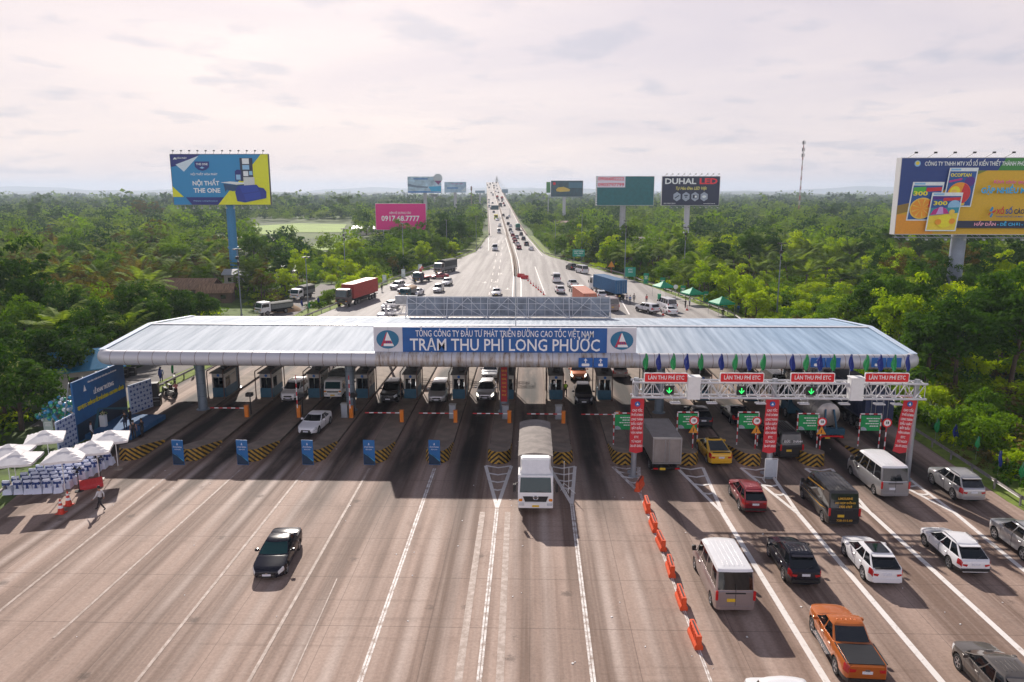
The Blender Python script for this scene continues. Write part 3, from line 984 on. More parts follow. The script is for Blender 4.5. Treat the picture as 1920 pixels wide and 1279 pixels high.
def make_wheel(r, w, name="alloy", mat=None):
    """tyre mesh and rim mesh; axle along X, outer face at +X"""
    t = MB()
    t.lathe([(r * .62, -w / 2), (r * .92, -w / 2), (r, -w / 2 + .035), (r, w / 2 - .035), (r * .92, w / 2), (r * .66, w / 2), (r * .64, w / 2 - .03)], (0, 0, 0), 20, 0, "X")
    tm = t.mesh("tyre", [RUBBER], 40)
    m = MB()
    R_ = r * .66
    m.lathe([(R_, w / 2 - .05), (R_, w / 2 - .005), (R_ * .90, w / 2 - .004), (R_ * .86, w / 2 - .05)], (0, 0, 0), 20, 0, "X")
    m.lathe([(R_ * .87, w / 2 - .055), (R_ * .87, w / 2 - .05)], (0, 0, 0), 16, 1, "X")
    for k in range(5):
        a = 2 * math.pi * k / 5
        da, db = .30, .20
        pts = [(w / 2 - .012, R_ * .15 * math.cos(a - 1.2), R_ * .15 * math.sin(a - 1.2)), (w / 2 - .012, R_ * .9 * math.cos(a - db), R_ * .9 * math.sin(a - db)),
               (w / 2 - .012, R_ * .9 * math.cos(a + db), R_ * .9 * math.sin(a + db)), (w / 2 - .012, R_ * .15 * math.cos(a + 1.2), R_ * .15 * math.sin(a + 1.2))]
        m.poly(pts, 0)
    m.lathe([(R_ * .2, w / 2 - .02), (R_ * .18, w / 2)], (0, 0, 0), 10, 0, "X")
    rm = m.mesh("rim", [mat or ALLOY, BLACK], 40)
    return tm, rm

WHEELS = {}
def add_wheels(root, r, w, xs_, ys_, mat=None):
    key = (r, w, mat.name if mat else "")
    if key not in WHEELS:
        WHEELS[key] = make_wheel(r, w, mat=mat)
    tm, rm = WHEELS[key]
    for y in ys_:
        for sx in (-1, 1):
            o = link("wheel", tm, root)
            o.location = (sx * xs_, y, r)
            o.rotation_euler = (0, 0, 0 if sx > 0 else math.pi)
            link("rim", rm, o)

CAR = {
 "sedan": dict(L=4.78, W=1.84, H=1.45, wb=2.80, fo=.93, wr=.33, zl=.30, zb=.96,
     top=[(0, .58), (.06, .66), (.25, .74), (.8, .84), (1.35, .94), (2.6, .98), (3.8, 1.02), (4.3, 1.06), (4.70, 1.03), (4.78, .92)],
     cab=(1.30, 2.10, 3.32, 4.20), wroof=.58, nwin=2, c3=True),
 "hatch": dict(L=4.3, W=1.76, H=1.50, wb=2.58, fo=.84, wr=.31, zl=.30, zb=1.0,
     top=[(0, .62), (.06, .70), (.25, .78), (.7, .88), (1.15, .98), (2.6, 1.02), (3.7, 1.06), (4.2, 1.04), (4.3, .92)],
     cab=(1.12, 1.9, 3.3, 4.0), wroof=.57, nwin=2, c3=True),
 "suv": dict(L=4.66, W=1.86, H=1.70, wb=2.70, fo=.94, wr=.37, zl=.40, zb=1.12,
     top=[(0, .74), (.06, .86), (.25, .95), (.8, 1.03), (1.3, 1.10), (2.6, 1.13), (4.0, 1.17), (4.55, 1.14), (4.66, 1.0)],
     cab=(1.12, 2.08, 3.86, 4.57), wroof=.60, nwin=3, clad=True, rails=True),
 "boxsuv": dict(L=4.72, W=1.84, H=1.85, wb=2.75, fo=.95, wr=.39, zl=.46, zb=1.20,
     top=[(0, .86), (.05, .98), (.2, 1.05), (.8, 1.12), (1.25, 1.18), (2.6, 1.20), (4.2, 1.24), (4.64, 1.22), (4.72, 1.08)],
     cab=(1.16, 1.95, 4.16, 4.64), wroof=.64, nwin=3, clad=True, rails=True),
 "wagon": dict(L=4.82, W=1.84, H=1.66, wb=2.75, fo=.96, wr=.36, zl=.40, zb=1.06,
     top=[(0, .68), (.06, .80), (.25, .88), (.8, .97), (1.3, 1.05), (2.6, 1.08), (4.2, 1.11), (4.72, 1.08), (4.82, .95)],
     cab=(1.14, 2.12, 3.95, 4.73), wroof=.58, nwin=3, clad=True, rails=True),
 "crossover": dict(L=4.75, W=1.92, H=1.62, wb=2.89, fo=.90, wr=.36, zl=.34, zb=1.06,
     top=[(0, .66), (.06, .76), (.25, .84), (.7, .94), (1.1, 1.02), (2.6, 1.06), (3.9, 1.12), (4.45, 1.16), (4.66, 1.13), (4.75, .98)],
     cab=(1.02, 1.95, 2.75, 4.42), wroof=.56, nwin=2, c3=True, glassroof=True),
 "mpv": dict(L=4.72, W=1.83, H=1.79, wb=2.75, fo=.92, wr=.33, zl=.34, zb=1.10,
     top=[(0, .72), (.06, .84), (.25, .92), (.7, 1.0), (1.05, 1.08), (2.6, 1.12), (4.2, 1.15), (4.64, 1.12), (4.72, .98)],
     cab=(1.0, 1.85, 4.2, 4.62), wroof=.63, nwin=3),
 "van": dict(L=5.78, W=2.05, H=2.45, wb=3.75, fo=1.0, wr=.35, zl=.36, zb=1.36,
     top=[(0, .82), (.05, 1.0), (.2, 1.10), (.8, 1.26), (1.0, 1.33), (3, 1.36), (5.70, 1.36), (5.78, 1.30)],
     cab=(.92, 1.72, 5.56, 5.755), wroof=.80, nwin=4, van=True),
 "minibus": dict(L=5.38, W=1.90, H=2.28, wb=3.11, fo=1.2, wr=.34, zl=.36, zb=1.28,
     top=[(0, .80), (.05, .98), (.15, 1.08), (.5, 1.20), (.7, 1.26), (3, 1.28), (5.30, 1.28), (5.38, 1.20)],
     cab=(.62, 1.45, 5.10, 5.34), wroof=.74, nwin=4, van=True),
 "pickup": dict(L=5.38, W=1.88, H=1.84, wb=3.22, fo=.95, wr=.40, zl=.48, zb=1.22,
     top=[(0, .90), (.05, 1.03), (.25, 1.10), (.8, 1.17), (1.25, 1.22), (2.6, 1.24), (3.5, 1.26), (5.30, 1.26), (5.38, 1.22)],
     cab=(1.16, 2.02, 3.10, 3.66), wroof=.64, nwin=2, clad=True, bed=True),
}

def build_car(name, label, cat, style, paint, mid, head, group=None, plate=PLATE_W, over=None, glass=GLASS, lamps_on=False, dark_roof=None, rim=None, detail=2, roofrib=False):
    """mid: centre on the ground; head: unit vector it drives towards. detail 1: one mesh + wheels-free, for far traffic"""
    q = dict(CAR[style]);  q.update(over or {})
    L, W, H = q["L"], q["W"], q["H"]
    hw = W / 2
    Y = lambda s: L / 2 - s
    axf, axr = q["fo"], q["fo"] + q["wb"]
    wr = q["wr"]; ar = wr + .07
    zb0 = .22 if not q.get("van") else .25
    zl = q["zl"]
    def halfw(s):
        a = max(0, 1 - s / .75); b = max(0, 1 - (L - s) / .55)
        ta, tb_ = (.30, .16) if not q.get("van") else (.24, .05)
        return hw * (1 - ta * a ** 2.4 - tb_ * b ** 2.4)
    def zlow(s):
        z = zl * .78
        e = max(max(0, .30 - s), max(0, .30 - (L - s)))
        z += e * .25
        for c in (axf, axr):
            if abs(s - c) < ar:
                z = max(z, wr + math.sqrt(ar * ar - (s - c) ** 2))
        return z
    if q.get("van"):
        doors = [(axf + ar + .04, axf + ar + 1.0)]
    elif style == "pickup":
        doors = [(1.55, 2.55), (2.59, 3.50)]
    else:
        doors = [(axf + ar + .12, axf + ar + .12 + 1.05), (axf + ar + 1.21, axr - ar + .26)]
    S = set(np.linspace(0, L, 30))
    for c in (axf, axr):
        S |= {c + ar * k for k in (-1.0, -.999, -.93, -.78, -.55, -.28, 0, .28, .55, .78, .93, .999, 1.0)}
    S |= {.02, .06, .12, .2, .3, .42, L - .02, L - .06, L - .12, L - .2, L - .32}
    for a, b in doors:
        S |= {a - .012, a + .012, b - .012, b + .012}
    S = sorted(x for x in S if 0 <= x <= L)
    S = [S[0]] + [b for a, b in zip(S, S[1:]) if b - a > 4e-4]
    rows = []
    for s in S:
        w = halfw(s); zt = lerp_prof(q["top"], s); z0 = zlow(s); inarch = z0 > zl * 1.2
        zsh = zt - .10
        zm = (zl + zsh) * .53
        crown = .035 if s < q["cab"][0] else .02
        if q.get("bed") and s > q["cab"][3]:
            crown = .0
        rows.append([(0, zb0 + .05), (w * (.62 if inarch else .84), max(zb0, z0 - (0 if inarch else .04))), (w * .955, z0), (w * .99, max(z0 + .02, zl + .14)), (w * 1.0, max(zm, z0 + .03)), (w * .985, max(zsh, z0 + .035)), (w * .935, max(zt - .025, z0 + .05)), (w * .74, zt + crown * .5), (0, zt + crown)])
    NP = 9
    parts = {k: MB() for k in ("body", "door", "dark", "hl", "hr", "tl", "tr")}
    doors_mb = [[MB(), MB()] for _ in doors]
    for i in range(len(S) - 1):
        s = (S[i] + S[i + 1]) / 2
        for j in range(NP - 1):
            for si, sx in enumerate((-1, 1)):
                p = [(sx * rows[i][j][0], Y(S[i]), rows[i][j][1]), (sx * rows[i + 1][j][0], Y(S[i + 1]), rows[i + 1][j][1]),
                     (sx * rows[i + 1][j + 1][0], Y(S[i + 1]), rows[i + 1][j + 1][1]), (sx * rows[i][j + 1][0], Y(S[i]), rows[i][j + 1][1])]
                if sx < 0: p.reverse()
                tgt = parts["body"]
                if j in (0, 1):
                    tgt = parts["dark"]
                elif j == 2 and q.get("clad"):
                    tgt = parts["dark"]
                elif j in (4, 5) and s < (.46 if not q.get("van") else .6):
                    tgt = parts["hl" if sx < 0 else "hr"] if s > .02 else tgt
                elif j in (4, 5) and s > L - .30 and not q.get("van") or (q.get("van") and j in (4,) and s > L - .14) :
                    tgt = parts["tl" if sx < 0 else "tr"]
                elif 2 <= j <= 5:
                    for k, (a, b) in enumerate(doors):
                        if abs(s - a) < .012 or abs(s - b) < .012:
                            tgt = parts["dark"]
                        elif a < s < b:
                            tgt = doors_mb[k][si]
                tgt.quad(*p)
    for e, rev in ((0, False), (-1, True)):
        r = rows[e]; y = Y(S[e])
        pl = [(-a, y, z) for a, z in r[1:]] + [(a, y, z) for a, z in r[1:-1][::-1]]
        parts["body"].poly(pl if not rev else pl[::-1])
    # cabin
    yc, yrf, yrr, yrb = q["cab"]
    zb = q["zb"]
    wb_ = hw * .93; wr_ = hw * q["wroof"] / .64 * .80 if not q.get("van") else hw * q["wroof"] / .8 * .90
    van = q.get("van")
    zr = H - (.10 if not van else .16)
    lev = [(lerp_prof(q["top"], yc) - .06, yc - .10, yrb + .01, wb_, 0), (zb + .03, yc + .02, yrb - .02, wb_, 0),
           ((zb + zr) / 2, yc + .02 + (yrf - yc) * .52, yrb - .02 - (yrb - yrr) * .46, wb_ + (wr_ - wb_) * .42, 0), (zr, yrf, yrr, wr_, 0),
           (H - .03, yrf + .16, yrr - .06, wr_ * .93, 0), (H - .005, yrf + .45, yrr - .2, wr_ * .72, 0)]
    U = [-.93, -.60, 0, .60, .93]
    nw = q["nwin"]
    cut = {2: [.0, .025, .46, .52, .93, .985, 1], 3: [.0, .02, .345, .375, .665, .70, .955, .99, 1], 4: [0, .015, .22, .25, .475, .50, .72, .745, .965, .99, 1]}[nw]
    if nw == 2 and not q.get("bed"):
        cut = [.0, .025, .42, .455, .80, .985, 1]
    V = cut[1:-1]
    def ring(z, sf, sr, w):
        pts = []
        cb = .16 if not van else .20
        for u in U: pts.append((u * w, Y(sf + cb * abs(u) ** 2.2), z))
        for v in V: pts.append((w * (1 - .10 * max(0, (v - .75) / .25) ** 2 * (0 if van else 1)), Y(sf + cb + (sr - .06 - sf - cb) * v), z))
        for u in U[::-1]: pts.append((u * w * (.93 if not van else 1), Y(sr - .05 * abs(u) ** 2), z))
        for v in V[::-1]: pts.append((-w * (1 - .10 * max(0, (v - .75) / .25) ** 2 * (0 if van else 1)), Y(sf + cb + (sr - .06 - sf - cb) * v), z))
        return pts
    rings = [ring(z, sf, sr, w) for (z, sf, sr, w, _) in lev]
    n = len(rings[0]); nu, nv = len(U), len(V)
    cabm, ws, rw, roofm = MB(), MB(), MB(), MB()
    sidew = {}
    for k in range(len(lev) - 1):
        for i in range(n):
            j = (i + 1) % n
            f = [rings[k][i], rings[k][j], rings[k + 1][j], rings[k + 1][i]]
            f = f[::-1]
            tgt = cabm
            if k in (1, 2):
                if i < nu - 1:
                    tgt = ws
                elif nu <= i < nu + nv - 1 and (i - nu) % 2 == 0:
                    tgt = sidew.setdefault(("r", (i - nu) // 2), MB())
                elif nu + nv <= i < 2 * nu + nv - 1 and (not van or k == 2 or True):
                    tgt = rw
                elif i >= 2 * nu + nv and i < n - 1 and (nv - 2 - (i - 2 * nu - nv)) % 2 == 0:
                    tgt = sidew.setdefault(("l", (i - 2 * nu - nv) // 2), MB())
            elif k >= 3:
                tgt = roofm
            tgt.quad(*f)
    rc_ = rings[-1]; cx_ = sum(p[1] for p in rc_) / len(rc_)
    for i in range(n):
        roofm.add([rc_[i], rc_[(i + 1) % n], (0, cx_, H + .008)], [(0, 1, 2)])
    if van:   # panel between rear window and bumper belongs to the body; keep glass above the belt only
        pass
    mid = Vector(mid); head = Vector(head); head.z = 0; head.normalize()
    rz = math.atan2(head.y, head.x) - math.pi / 2
    root = thing(name, label, cat, (mid.x, mid.y, mid.z), rz, group)
    if detail == 1:
        allm = MB()
        for k_, mb in list(parts.items()) + [("door", m_) for d_ in doors_mb for m_ in d_] + [("body", cabm), ("body", roofm)]:
            mi = {"body": 0, "door": 0, "dark": 2, "hl": 3, "hr": 3, "tl": 4, "tr": 4}[k_]
            allm.add(mb.v, mb.f, mi)
        for mb in [ws, rw] + list(sidew.values()):
            allm.add(mb.v, mb.f, 1)
        for ax in (axf, axr):
            for sx in (-1, 1):
                allm.lathe([(wr * .9, -.1), (wr, -.06), (wr, .06), (wr * .9, .1)], (sx * (hw - .12), Y(ax), wr), 12, 2, "X")
        allm.add([(-.25, L / 2 + .005, .5), (.25, L / 2 + .005, .5), (.25, L / 2 + .005, .62), (-.25, L / 2 + .005, .62)], [(0, 1, 2, 3)], 2)
        me = allm.mesh("body", [paint, glass, BLACK, CLEARLAMP, REDLAMP], 42)
        bpy.data.objects.remove(root)
        root = link(name, me); root.location = mid; root.rotation_euler = (0, 0, rz)
        return tag(root, label, cat, group)
    def fin(mb, nm, mats, parent=root, sm=38):
        return mb.build(nm, mats, parent, smooth=sm) if mb.f else None
    # join cabin pillars + lower body in one shell; roof kept apart only where it differs
    nb = parts["body"]; nb.add(cabm.v, cabm.f, 0)
    if dark_roof is None:
        nb.add(roofm.v, roofm.f, 0)
    else:
        fin(roofm, "roof", dark_roof)
    fin(nb, "body", paint)
    fin(parts["dark"], "underbody", GRIME if not q.get("clad") else BLACK)
    for k, (a, b) in enumerate(doors):
        for si in (0, 1):
            d = fin(doors_mb[k][si], "door", paint)
            sx = -1 if si == 0 else 1
            h = MB(); sh = b - .16
            h.rbox((sx * (halfw(sh) * .995 + .012), Y(sh), zb - .19), (.03, .19, .035), .012, 0, "X")
            if d: h.build("handle", CHROME if paint.name != "x" else paint, d)
    lampm = CLEARLAMP if not lamps_on else M("lit_lamp", (1, .96, .8), .2, emit=2.5)
    fin(parts["hl"], "headlight", lampm); fin(parts["hr"], "headlight", lampm)
    if van:
        for sx in (-1, 1):
            t = MB(); t.rbox((sx * (hw * .93), -L / 2 - .012, 1.12), (.13, .05, .52), .03, 0, "Y"); t.build("taillight", REDLAMP, root)
        parts["body"].add(parts["tl"].v, parts["tl"].f)
        fin(parts["tl"], "rear_corner", paint); fin(parts["tr"], "rear_corner", paint)
    else:
        for sx, k_ in ((-1, "tl"), (1, "tr")):
            e_ = MB(); e_.prism([(sx * hw * .50, -L / 2 - .005, rows[-1][5][1] - .03), (sx * hw * .80, -L / 2 + .004, rows[-1][5][1] - .005), (sx * hw * .80, -L / 2 + .004, rows[-1][4][1] + .10), (sx * hw * .56, -L / 2 - .005, rows[-1][5][1] - .16)], (0, -.02, 0)); parts[k_].add(e_.v, e_.f)
        fin(parts["tl"], "taillight", REDLAMP); fin(parts["tr"], "taillight", REDLAMP)
    fin(ws, "windshield", glass); fin(rw, "rear_window", GLASS)
    for mb in sidew.values():
        fin(mb, "window", GLASS)
    # face: grille, bumper intake, plates
    ztop0 = q["top"][0][1]
    gm = MB()
    gw = hw * .62
    gm.rbox((0, L / 2 + .004, ztop0 - .10), (gw * 1.45, .02, .15), .04, 0, "Y")
    gm.rbox((0, L / 2 + .004, zl + .04), (gw * 1.75, .02, .15), .05, 0, "Y")
    gm.build("grille", BLACK, root)
    bd = MB(); bd.rbox((0, L / 2 + .018, ztop0 - .09), (.14, .012, .10), .045, 0, "Y"); bd.box((0, L / 2 + .017, ztop0 - .175), (gw * 1.3, .01, .02)); bd.build("badge", CHROME, root)
    pl = MB(); pl.box((0, L / 2 + .02, zl + .12), (.47, .015, .12)); pl.build("number_plate", plate, root)
    rp = MB(); zr_ = (zl + zb) * .56 if not van else .86
    rp.box((0 if not van else -.22, -L / 2 - .012, zr_), (.44, .02, .14) if not van else (.42, .02, .17)); rp.build("number_plate", plate, root)
    bm_ = MB()
    bm_.rbox((0, -L / 2 + .03, zl + .10), (W * .86, .16, .17), .06, 0, "Z"); bm_.build("rear_bumper", BLACK if q.get("clad") else paint, root, smooth=40)
    if van:
        vb = MB(); vb.box((0, -L / 2 - .004, 1.0), (.02, .012, 1.35)); vb.rbox((0, -L / 2 - .006, zb - .12), (W * .5, .02, .07), .02, 0, "Y"); vb.build("door_trim", BLACK, root)
    for sx in (-1, 1):
        mr = MB(); sm_ = yc + (.55 if not van else .42)
        mr.rbox((sx * (hw + .12), Y(sm_), zb + (.06 if not van else .16)), (.22, .11, .15 if not van else .30), .04, 0, "Y")
        mr.box((sx * (hw + .0), Y(sm_), zb + .02), (.1, .05, .05))
        mr.build("mirror", paint if not van else BLACK, root, smooth=40)
    if q.get("rails"):
        for sx in (-1, 1):
            rr = MB(); x = sx * wr_ * .92
            rr.tube([(x, Y(yrf + .30), H - .02), (x, Y(yrf + .45), H + .035), (x, Y(yrr - .35), H + .03), (x, Y(yrr - .18), H - .03)], .022, 6)
            rr.build("roof_rail", CHROME if paint.name.endswith("white") else BLACK, root, smooth=40)
    if roofrib or van:
        rb = MB()
        for x in np.linspace(-wr_ * .55, wr_ * .55, 5):
            rb.box((float(x), (Y(yrf + .55) + Y(yrr - .3)) / 2, H + .012), (.05, yrr - yrf - 1.0, .012))
        rb.build("roof_ribs", paint if dark_roof is None else dark_roof, root)
    if q.get("glassroof"):
        gr = MB(); gr.rbox((0, Y((yrf + yrr) / 2 + .1), H + .010), (wr_ * 1.35, yrr - yrf - .45, .01), .1); gr.build("glass_roof", GLASS, root)
        sp = MB(); sp.rbox((0, Y(4.60), 1.17), (1.35, .16, .03), .05); sp.build("spoiler", BLACK, root)
    if style in ("suv", "boxsuv", "wagon", "mpv"):
        sp = MB(); sp.rbox((0, Y(yrr + .10), H - .085), (wr_ * 1.72, .26, .035), .06); sp.build("spoiler", paint, root)
        wp = MB(); wp.tube([(0, Y(yrb + .03), zb + .06), (.34, Y(yrb - .06), zb + .18)], .012, 5); wp.build("rear_wiper", BLACK, root)
    if q.get("bed"):
        tn = MB(); x = hw * .82
        tn.rbox((0, (Y(yrb + .1) + Y(L - .10)) / 2, 1.272), (2 * x, L - yrb - .25, .03), .05); tn.build("bed_cover", M("tonneau_black", (.02, .02, .022), .38, bump=.1), root)
        tg = MB(); tg.rbox((0, -L / 2 - .006, 1.02), (1.42, .02, .42), .03, 0, "Y"); tg.build("tailgate", paint, root)
        tg = MB(); tg.rbox((0, -L / 2 - .02, 1.06), (.22, .012, .10), .04, 0, "Y"); tg.build("badge", CHROME, root)
        for sx in (-1, 1):
            st = MB(); st.rbox((sx * (hw + .04), Y((axf + axr) / 2 - .1), .46), (.16, 1.9, .06), .03); st.build("side_step", M("step_grey", (.16, .16, .17), .5, .3), root)
            rl = MB(); rl.tube([(sx * hw * .9, Y(3.75), 1.30), (sx * hw * .9, Y(L - .12), 1.30)], .03, 6); rl.build("bed_rail", BLACK, root)
    add_wheels(root, wr, .23, hw - .13, (Y(axf), Y(axr)), rim)
    return root

# lorries -----------------------------------------------------------
CORR = {}
def corrugated_box(parent, name, x0, x1, y0, y1, z0, z1, mat, depth=.05, pitch=.28, label=None):
    """shipping-container walls: pressed ribs on the sides, frame rails, doors on the -Y end"""
    b = MB()
    n = int((y1 - y0 - .3) / pitch)
    for x, s in ((x0, 1), (x1, -1)):
        prof_ = []
        for i in range(n):
            ya = y0 + .15 + i * pitch
            prof_ += [(x, ya), (x, ya + pitch * .4), (x + s * depth, ya + pitch * .55), (x + s * depth, ya + pitch * .85)]
        prof_.append((x, y0 + .15 + n * pitch))
        for (xa, ya), (xb, yb) in zip(prof_, prof_[1:]):
            b.quad((xa, ya, z0 + .12), (xb, yb, z0 + .12), (xb, yb, z1 - .1), (xa, ya, z1 - .1))
    n2 = int((x1 - x0 - .2) / pitch)
    for i in range(n2 * 2):
        xa = x0 + .1 + i * (x1 - x0 - .2) / (n2 * 2); xb = x0 + .1 + (i + 1) * (x1 - x0 - .2) / (n2 * 2)
        d = (0, depth)[i % 2]
        b.quad((xa, y1 - d, z0 + .1), (xb, y1 - d, z0 + .1), (xb, y1 - d, z1 - .1), (xa, y1 - d, z1 - .1))
        b.quad((xa, y0 + d * .3, z0 + .1), (xb, y0 + d * .3, z0 + .1), (xb, y0 + d * .3, z1 - .1), (xa, y0 + d * .3, z1 - .1))
    nr = int((y1 - y0) / (pitch * 1.2))
    for i in range(nr):
        ya = y0 + (y1 - y0) * i / nr; yb = y0 + (y1 - y0) * (i + .5) / nr; yc_ = y0 + (y1 - y0) * (i + 1) / nr
        b.quad((x0 + .08, ya, z1 - .01), (x1 - .08, ya, z1 - .01), (x1 - .08, yb, z1 - .035), (x0 + .08, yb, z1 - .035))
        b.quad((x0 + .08, yb, z1 - .035), (x1 - .08, yb, z1 - .035), (x1 - .08, yc_, z1 - .01), (x0 + .08, yc_, z1 - .01))
    for x in (x0 + .03, x1 - .03):
        b.box((x, (y0 + y1) / 2, z1 - .05), (.10, y1 - y0, .11)); b.box((x, (y0 + y1) / 2, z0 + .07), (.10, y1 - y0, .14))
        for y in (y0 + .07, y1 - .07):
            b.box((x, y, (z0 + z1) / 2), (.13, .15, z1 - z0))
    b.box(((x0 + x1) / 2, y0 + .05, z0 + .06), (x1 - x0, .12, .13)); b.box(((x0 + x1) / 2, y0 + .05, z1 - .06), (x1 - x0, .12, .12))
    o = b.build(name, mat, parent)
    lk = MB()
    for fx in (.2, .36, .64, .8):
        x = x0 + (x1 - x0) * fx
        lk.tube([(x, y0 - .02, z0 + .12), (x, y0 - .02, z1 - .12)], .022, 6)
    lk.build("lock_rod", STEEL, o)
    return o

def truck_cab(root, y0, y1, w, z0, h, paint, glass=GLASS_T, deflector=True, hino=False, plate=PLATE_Y):
    """forward-control cab: front at y1"""
    hw = w / 2
    c = MB()
    zb = z0 + (h - z0) * .44
    prof_ = [(y0, z0), (y1 - .02, z0), (y1 + .03, z0 + .25), (y1 + .04, zb - .12), (y1, zb), (y1 - .30, h - .12), (y1 - .48, h), (y0, h)]
    for x in (-hw, hw):
        pts = [(x, a, b) for a, b in prof_]
        c.poly(pts if x > 0 else pts[::-1])
    n = len(prof_)
    for i in range(n):
        (a, b), (d, e) = prof_[i], prof_[(i + 1) % n]
        c.quad((-hw, a, b), (hw, a, b), (hw, d, e), (-hw, d, e))
    c.build("cab", paint, root, bevel=.06, smooth=35)
    def on(yv, zv, off): # point on windscreen plane
        return yv
    d = Vector((0, -.30, h - .12 - zb)).normalized()
    nrm = Vector((0, d.z, -d.y))
    g = MB()
    A = Vector((0, y1, zb)) + nrm * .012
    gh = (h - .12 - zb) / d.z
    p = lambda u, t: Vector((u * hw, 0, 0)) + A + d * (t * gh)
    g.poly([p(-.90, .06), p(.90, .06), p(.86, .95), p(-.86, .95)]); g.build("windshield", glass, root)
    wp = MB()
    for u in (-.5, .25):
        wp.tube([p(u, .07) + nrm * .02, p(u + .42, .14) + nrm * .02], .016, 5)
    wp.build("wiper", BLACK, root)
    gr = MB()
    gz0, gz1 = z0 + .38, zb - .18
    gr.prism([(-hw * .72, y1 + .05, gz1), (hw * .72, y1 + .05, gz1), (hw * .60, y1 + .05, gz0), (-hw * .60, y1 + .05, gz0)], (0, .025, 0))
    gr.build("grille", BLACK, root)
    e = MB()
    if hino:
        pts = [(math.cos(t) * .16, math.sin(t) * .13) for t in np.linspace(0, 2 * math.pi, 17)]
        e.tube([(a, y1 + .09, (gz0 + gz1) / 2 + .1 + b) for a, b in pts], .022, 6, cap=False)
        e.box((0, y1 + .09, (gz0 + gz1) / 2 + .1), (.30, .02, .045)); e.box((-.06, y1 + .09, (gz0 + gz1) / 2 + .1), (.03, .02, .2)); e.box((.06, y1 + .09, (gz0 + gz1) / 2 + .1), (.03, .02, .2))
    else:
        e.box((0, y1 + .08, gz1 - .1), (.5, .02, .05)); e.box((0, y1 + .08, (gz0 + gz1) / 2), (hw * 1.1, .015, .04))
    e.build("badge", CHROME, root)
    b = MB(); b.rbox((0, y1 - .02, z0 + .14), (w, .28, .36), .10); b.build("bumper", paint, root, smooth=40)
    for sx in (-1, 1):
        l = MB(); l.rbox((sx * hw * .80, y1 + .10, z0 + .22), (.36, .08, .17), .05, 0, "Y"); l.build("headlight", CLEARLAMP, root)
        l = MB(); l.rbox((sx * hw * .86, y1 + .06, z0 + .50), (.24, .06, .16), .05, 0, "Y"); l.build("indicator", AMBER, root)
        m = MB(); m.rbox((sx * (hw + .24), y1 - .12, zb + .35), (.20, .14, .52), .05); m.tube([(sx * (hw - .02), y1 - .14, zb + .72), (sx * (hw + .24), y1 - .12, zb + .66), (sx * (hw + .24), y1 - .12, zb + .0), (sx * (hw - .02), y1 - .14, zb - .02)], .02, 6); m.build("mirror", BLACK, root)
        wd = MB(); x = sx * (hw + .006)
        wd.poly([(x, y1 - .18, zb + .08), (x, y1 - .42, h - .28), (x, y0 + .35, h - .28), (x, y0 + .35, zb + .08)]); wd.build("window", GLASS, root)
        dr = MB(); dr.rbox((sx * (hw + .002), (y1 + y0) / 2 + .05, (z0 + zb) / 2 + .16), (.02, (y1 - y0) * .66, zb - z0 - .25), .03, 0, "X"); d_ = dr.build("door", paint, root)
        hd = MB(); hd.box((sx * (hw + .03), y0 + .45, zb - .2), (.03, .16, .04)); hd.build("handle", BLACK, d_)
    pl = MB(); pl.box((0, y1 + .13, z0 + .10), (.46, .012, .14)); pl.build("number_plate", plate, root)
    if deflector:
        f = MB()
        hh = .85
        vs = [(-hw * .92, y1 - .50, h), (hw * .92, y1 - .50, h), (hw * .92, y0 + .05, h), (-hw * .92, y0 + .05, h), (-hw * .84, y1 - .75, h + .30), (hw * .84, y1 - .75, h + .30), (hw * .84, y1 - 1.15, h + hh), (-hw * .84, y1 - 1.15, h + hh), (hw * .86, y0 + .05, h + hh), (-hw * .86, y0 + .05, h + hh)]
        f.add(vs, [(0, 1, 5, 4), (4, 5, 6, 7), (7, 6, 8, 9), (1, 2, 8, 6, 5), (0, 4, 7, 9, 3), (3, 9, 8, 2)])
        f.build("roof_deflector", paint, root, bevel=.08, smooth=40)

def truck_chassis(root, y0, y1, w, axles, r=.50, rear_lamps=True, plate=PLATE_Y, dual=True, z=.95):
    c = MB()
    for sx in (-.42, .42):
        c.box((sx, (y0 + y1) / 2, z - .15), (.12, y1 - y0, .26))
    c.box((0, (y0 + y1) / 2, z - .28), (w * .55, (y1 - y0) * .55, .42))
    c.box((0, y0 + .06, z - .35), (w * .95, .12, .16))
    for sx in (-1, 1):
        c.box((sx * (w / 2 - .06), (y0 + y1) / 2, z - .38), (.05, (y1 - y0) * .42, .42))
    c.build("chassis", GRIME, root)
    add_wheels(root, r, .30, w / 2 - .17, axles, M("truck_rim", (.30, .29, .28), .6, .3, var=.2))
    if rear_lamps:
        for sx in (-1, 1):
            l = MB(); l.box((sx * w * .38, y0 - .01, z - .34), (.34, .04, .12)); l.build("taillight", REDLAMP, root)
        p = MB(); p.box((-.3, y0 - .012, z - .36), (.42, .02, .18)); p.build("number_plate", plate, root)

def place(mid, head, name, label, cat, group=None):
    head = Vector(head); head.z = 0; head.normalize()
    return thing(name, label, cat, (mid[0], mid[1], 0), math.atan2(head.y, head.x) - math.pi / 2, group)

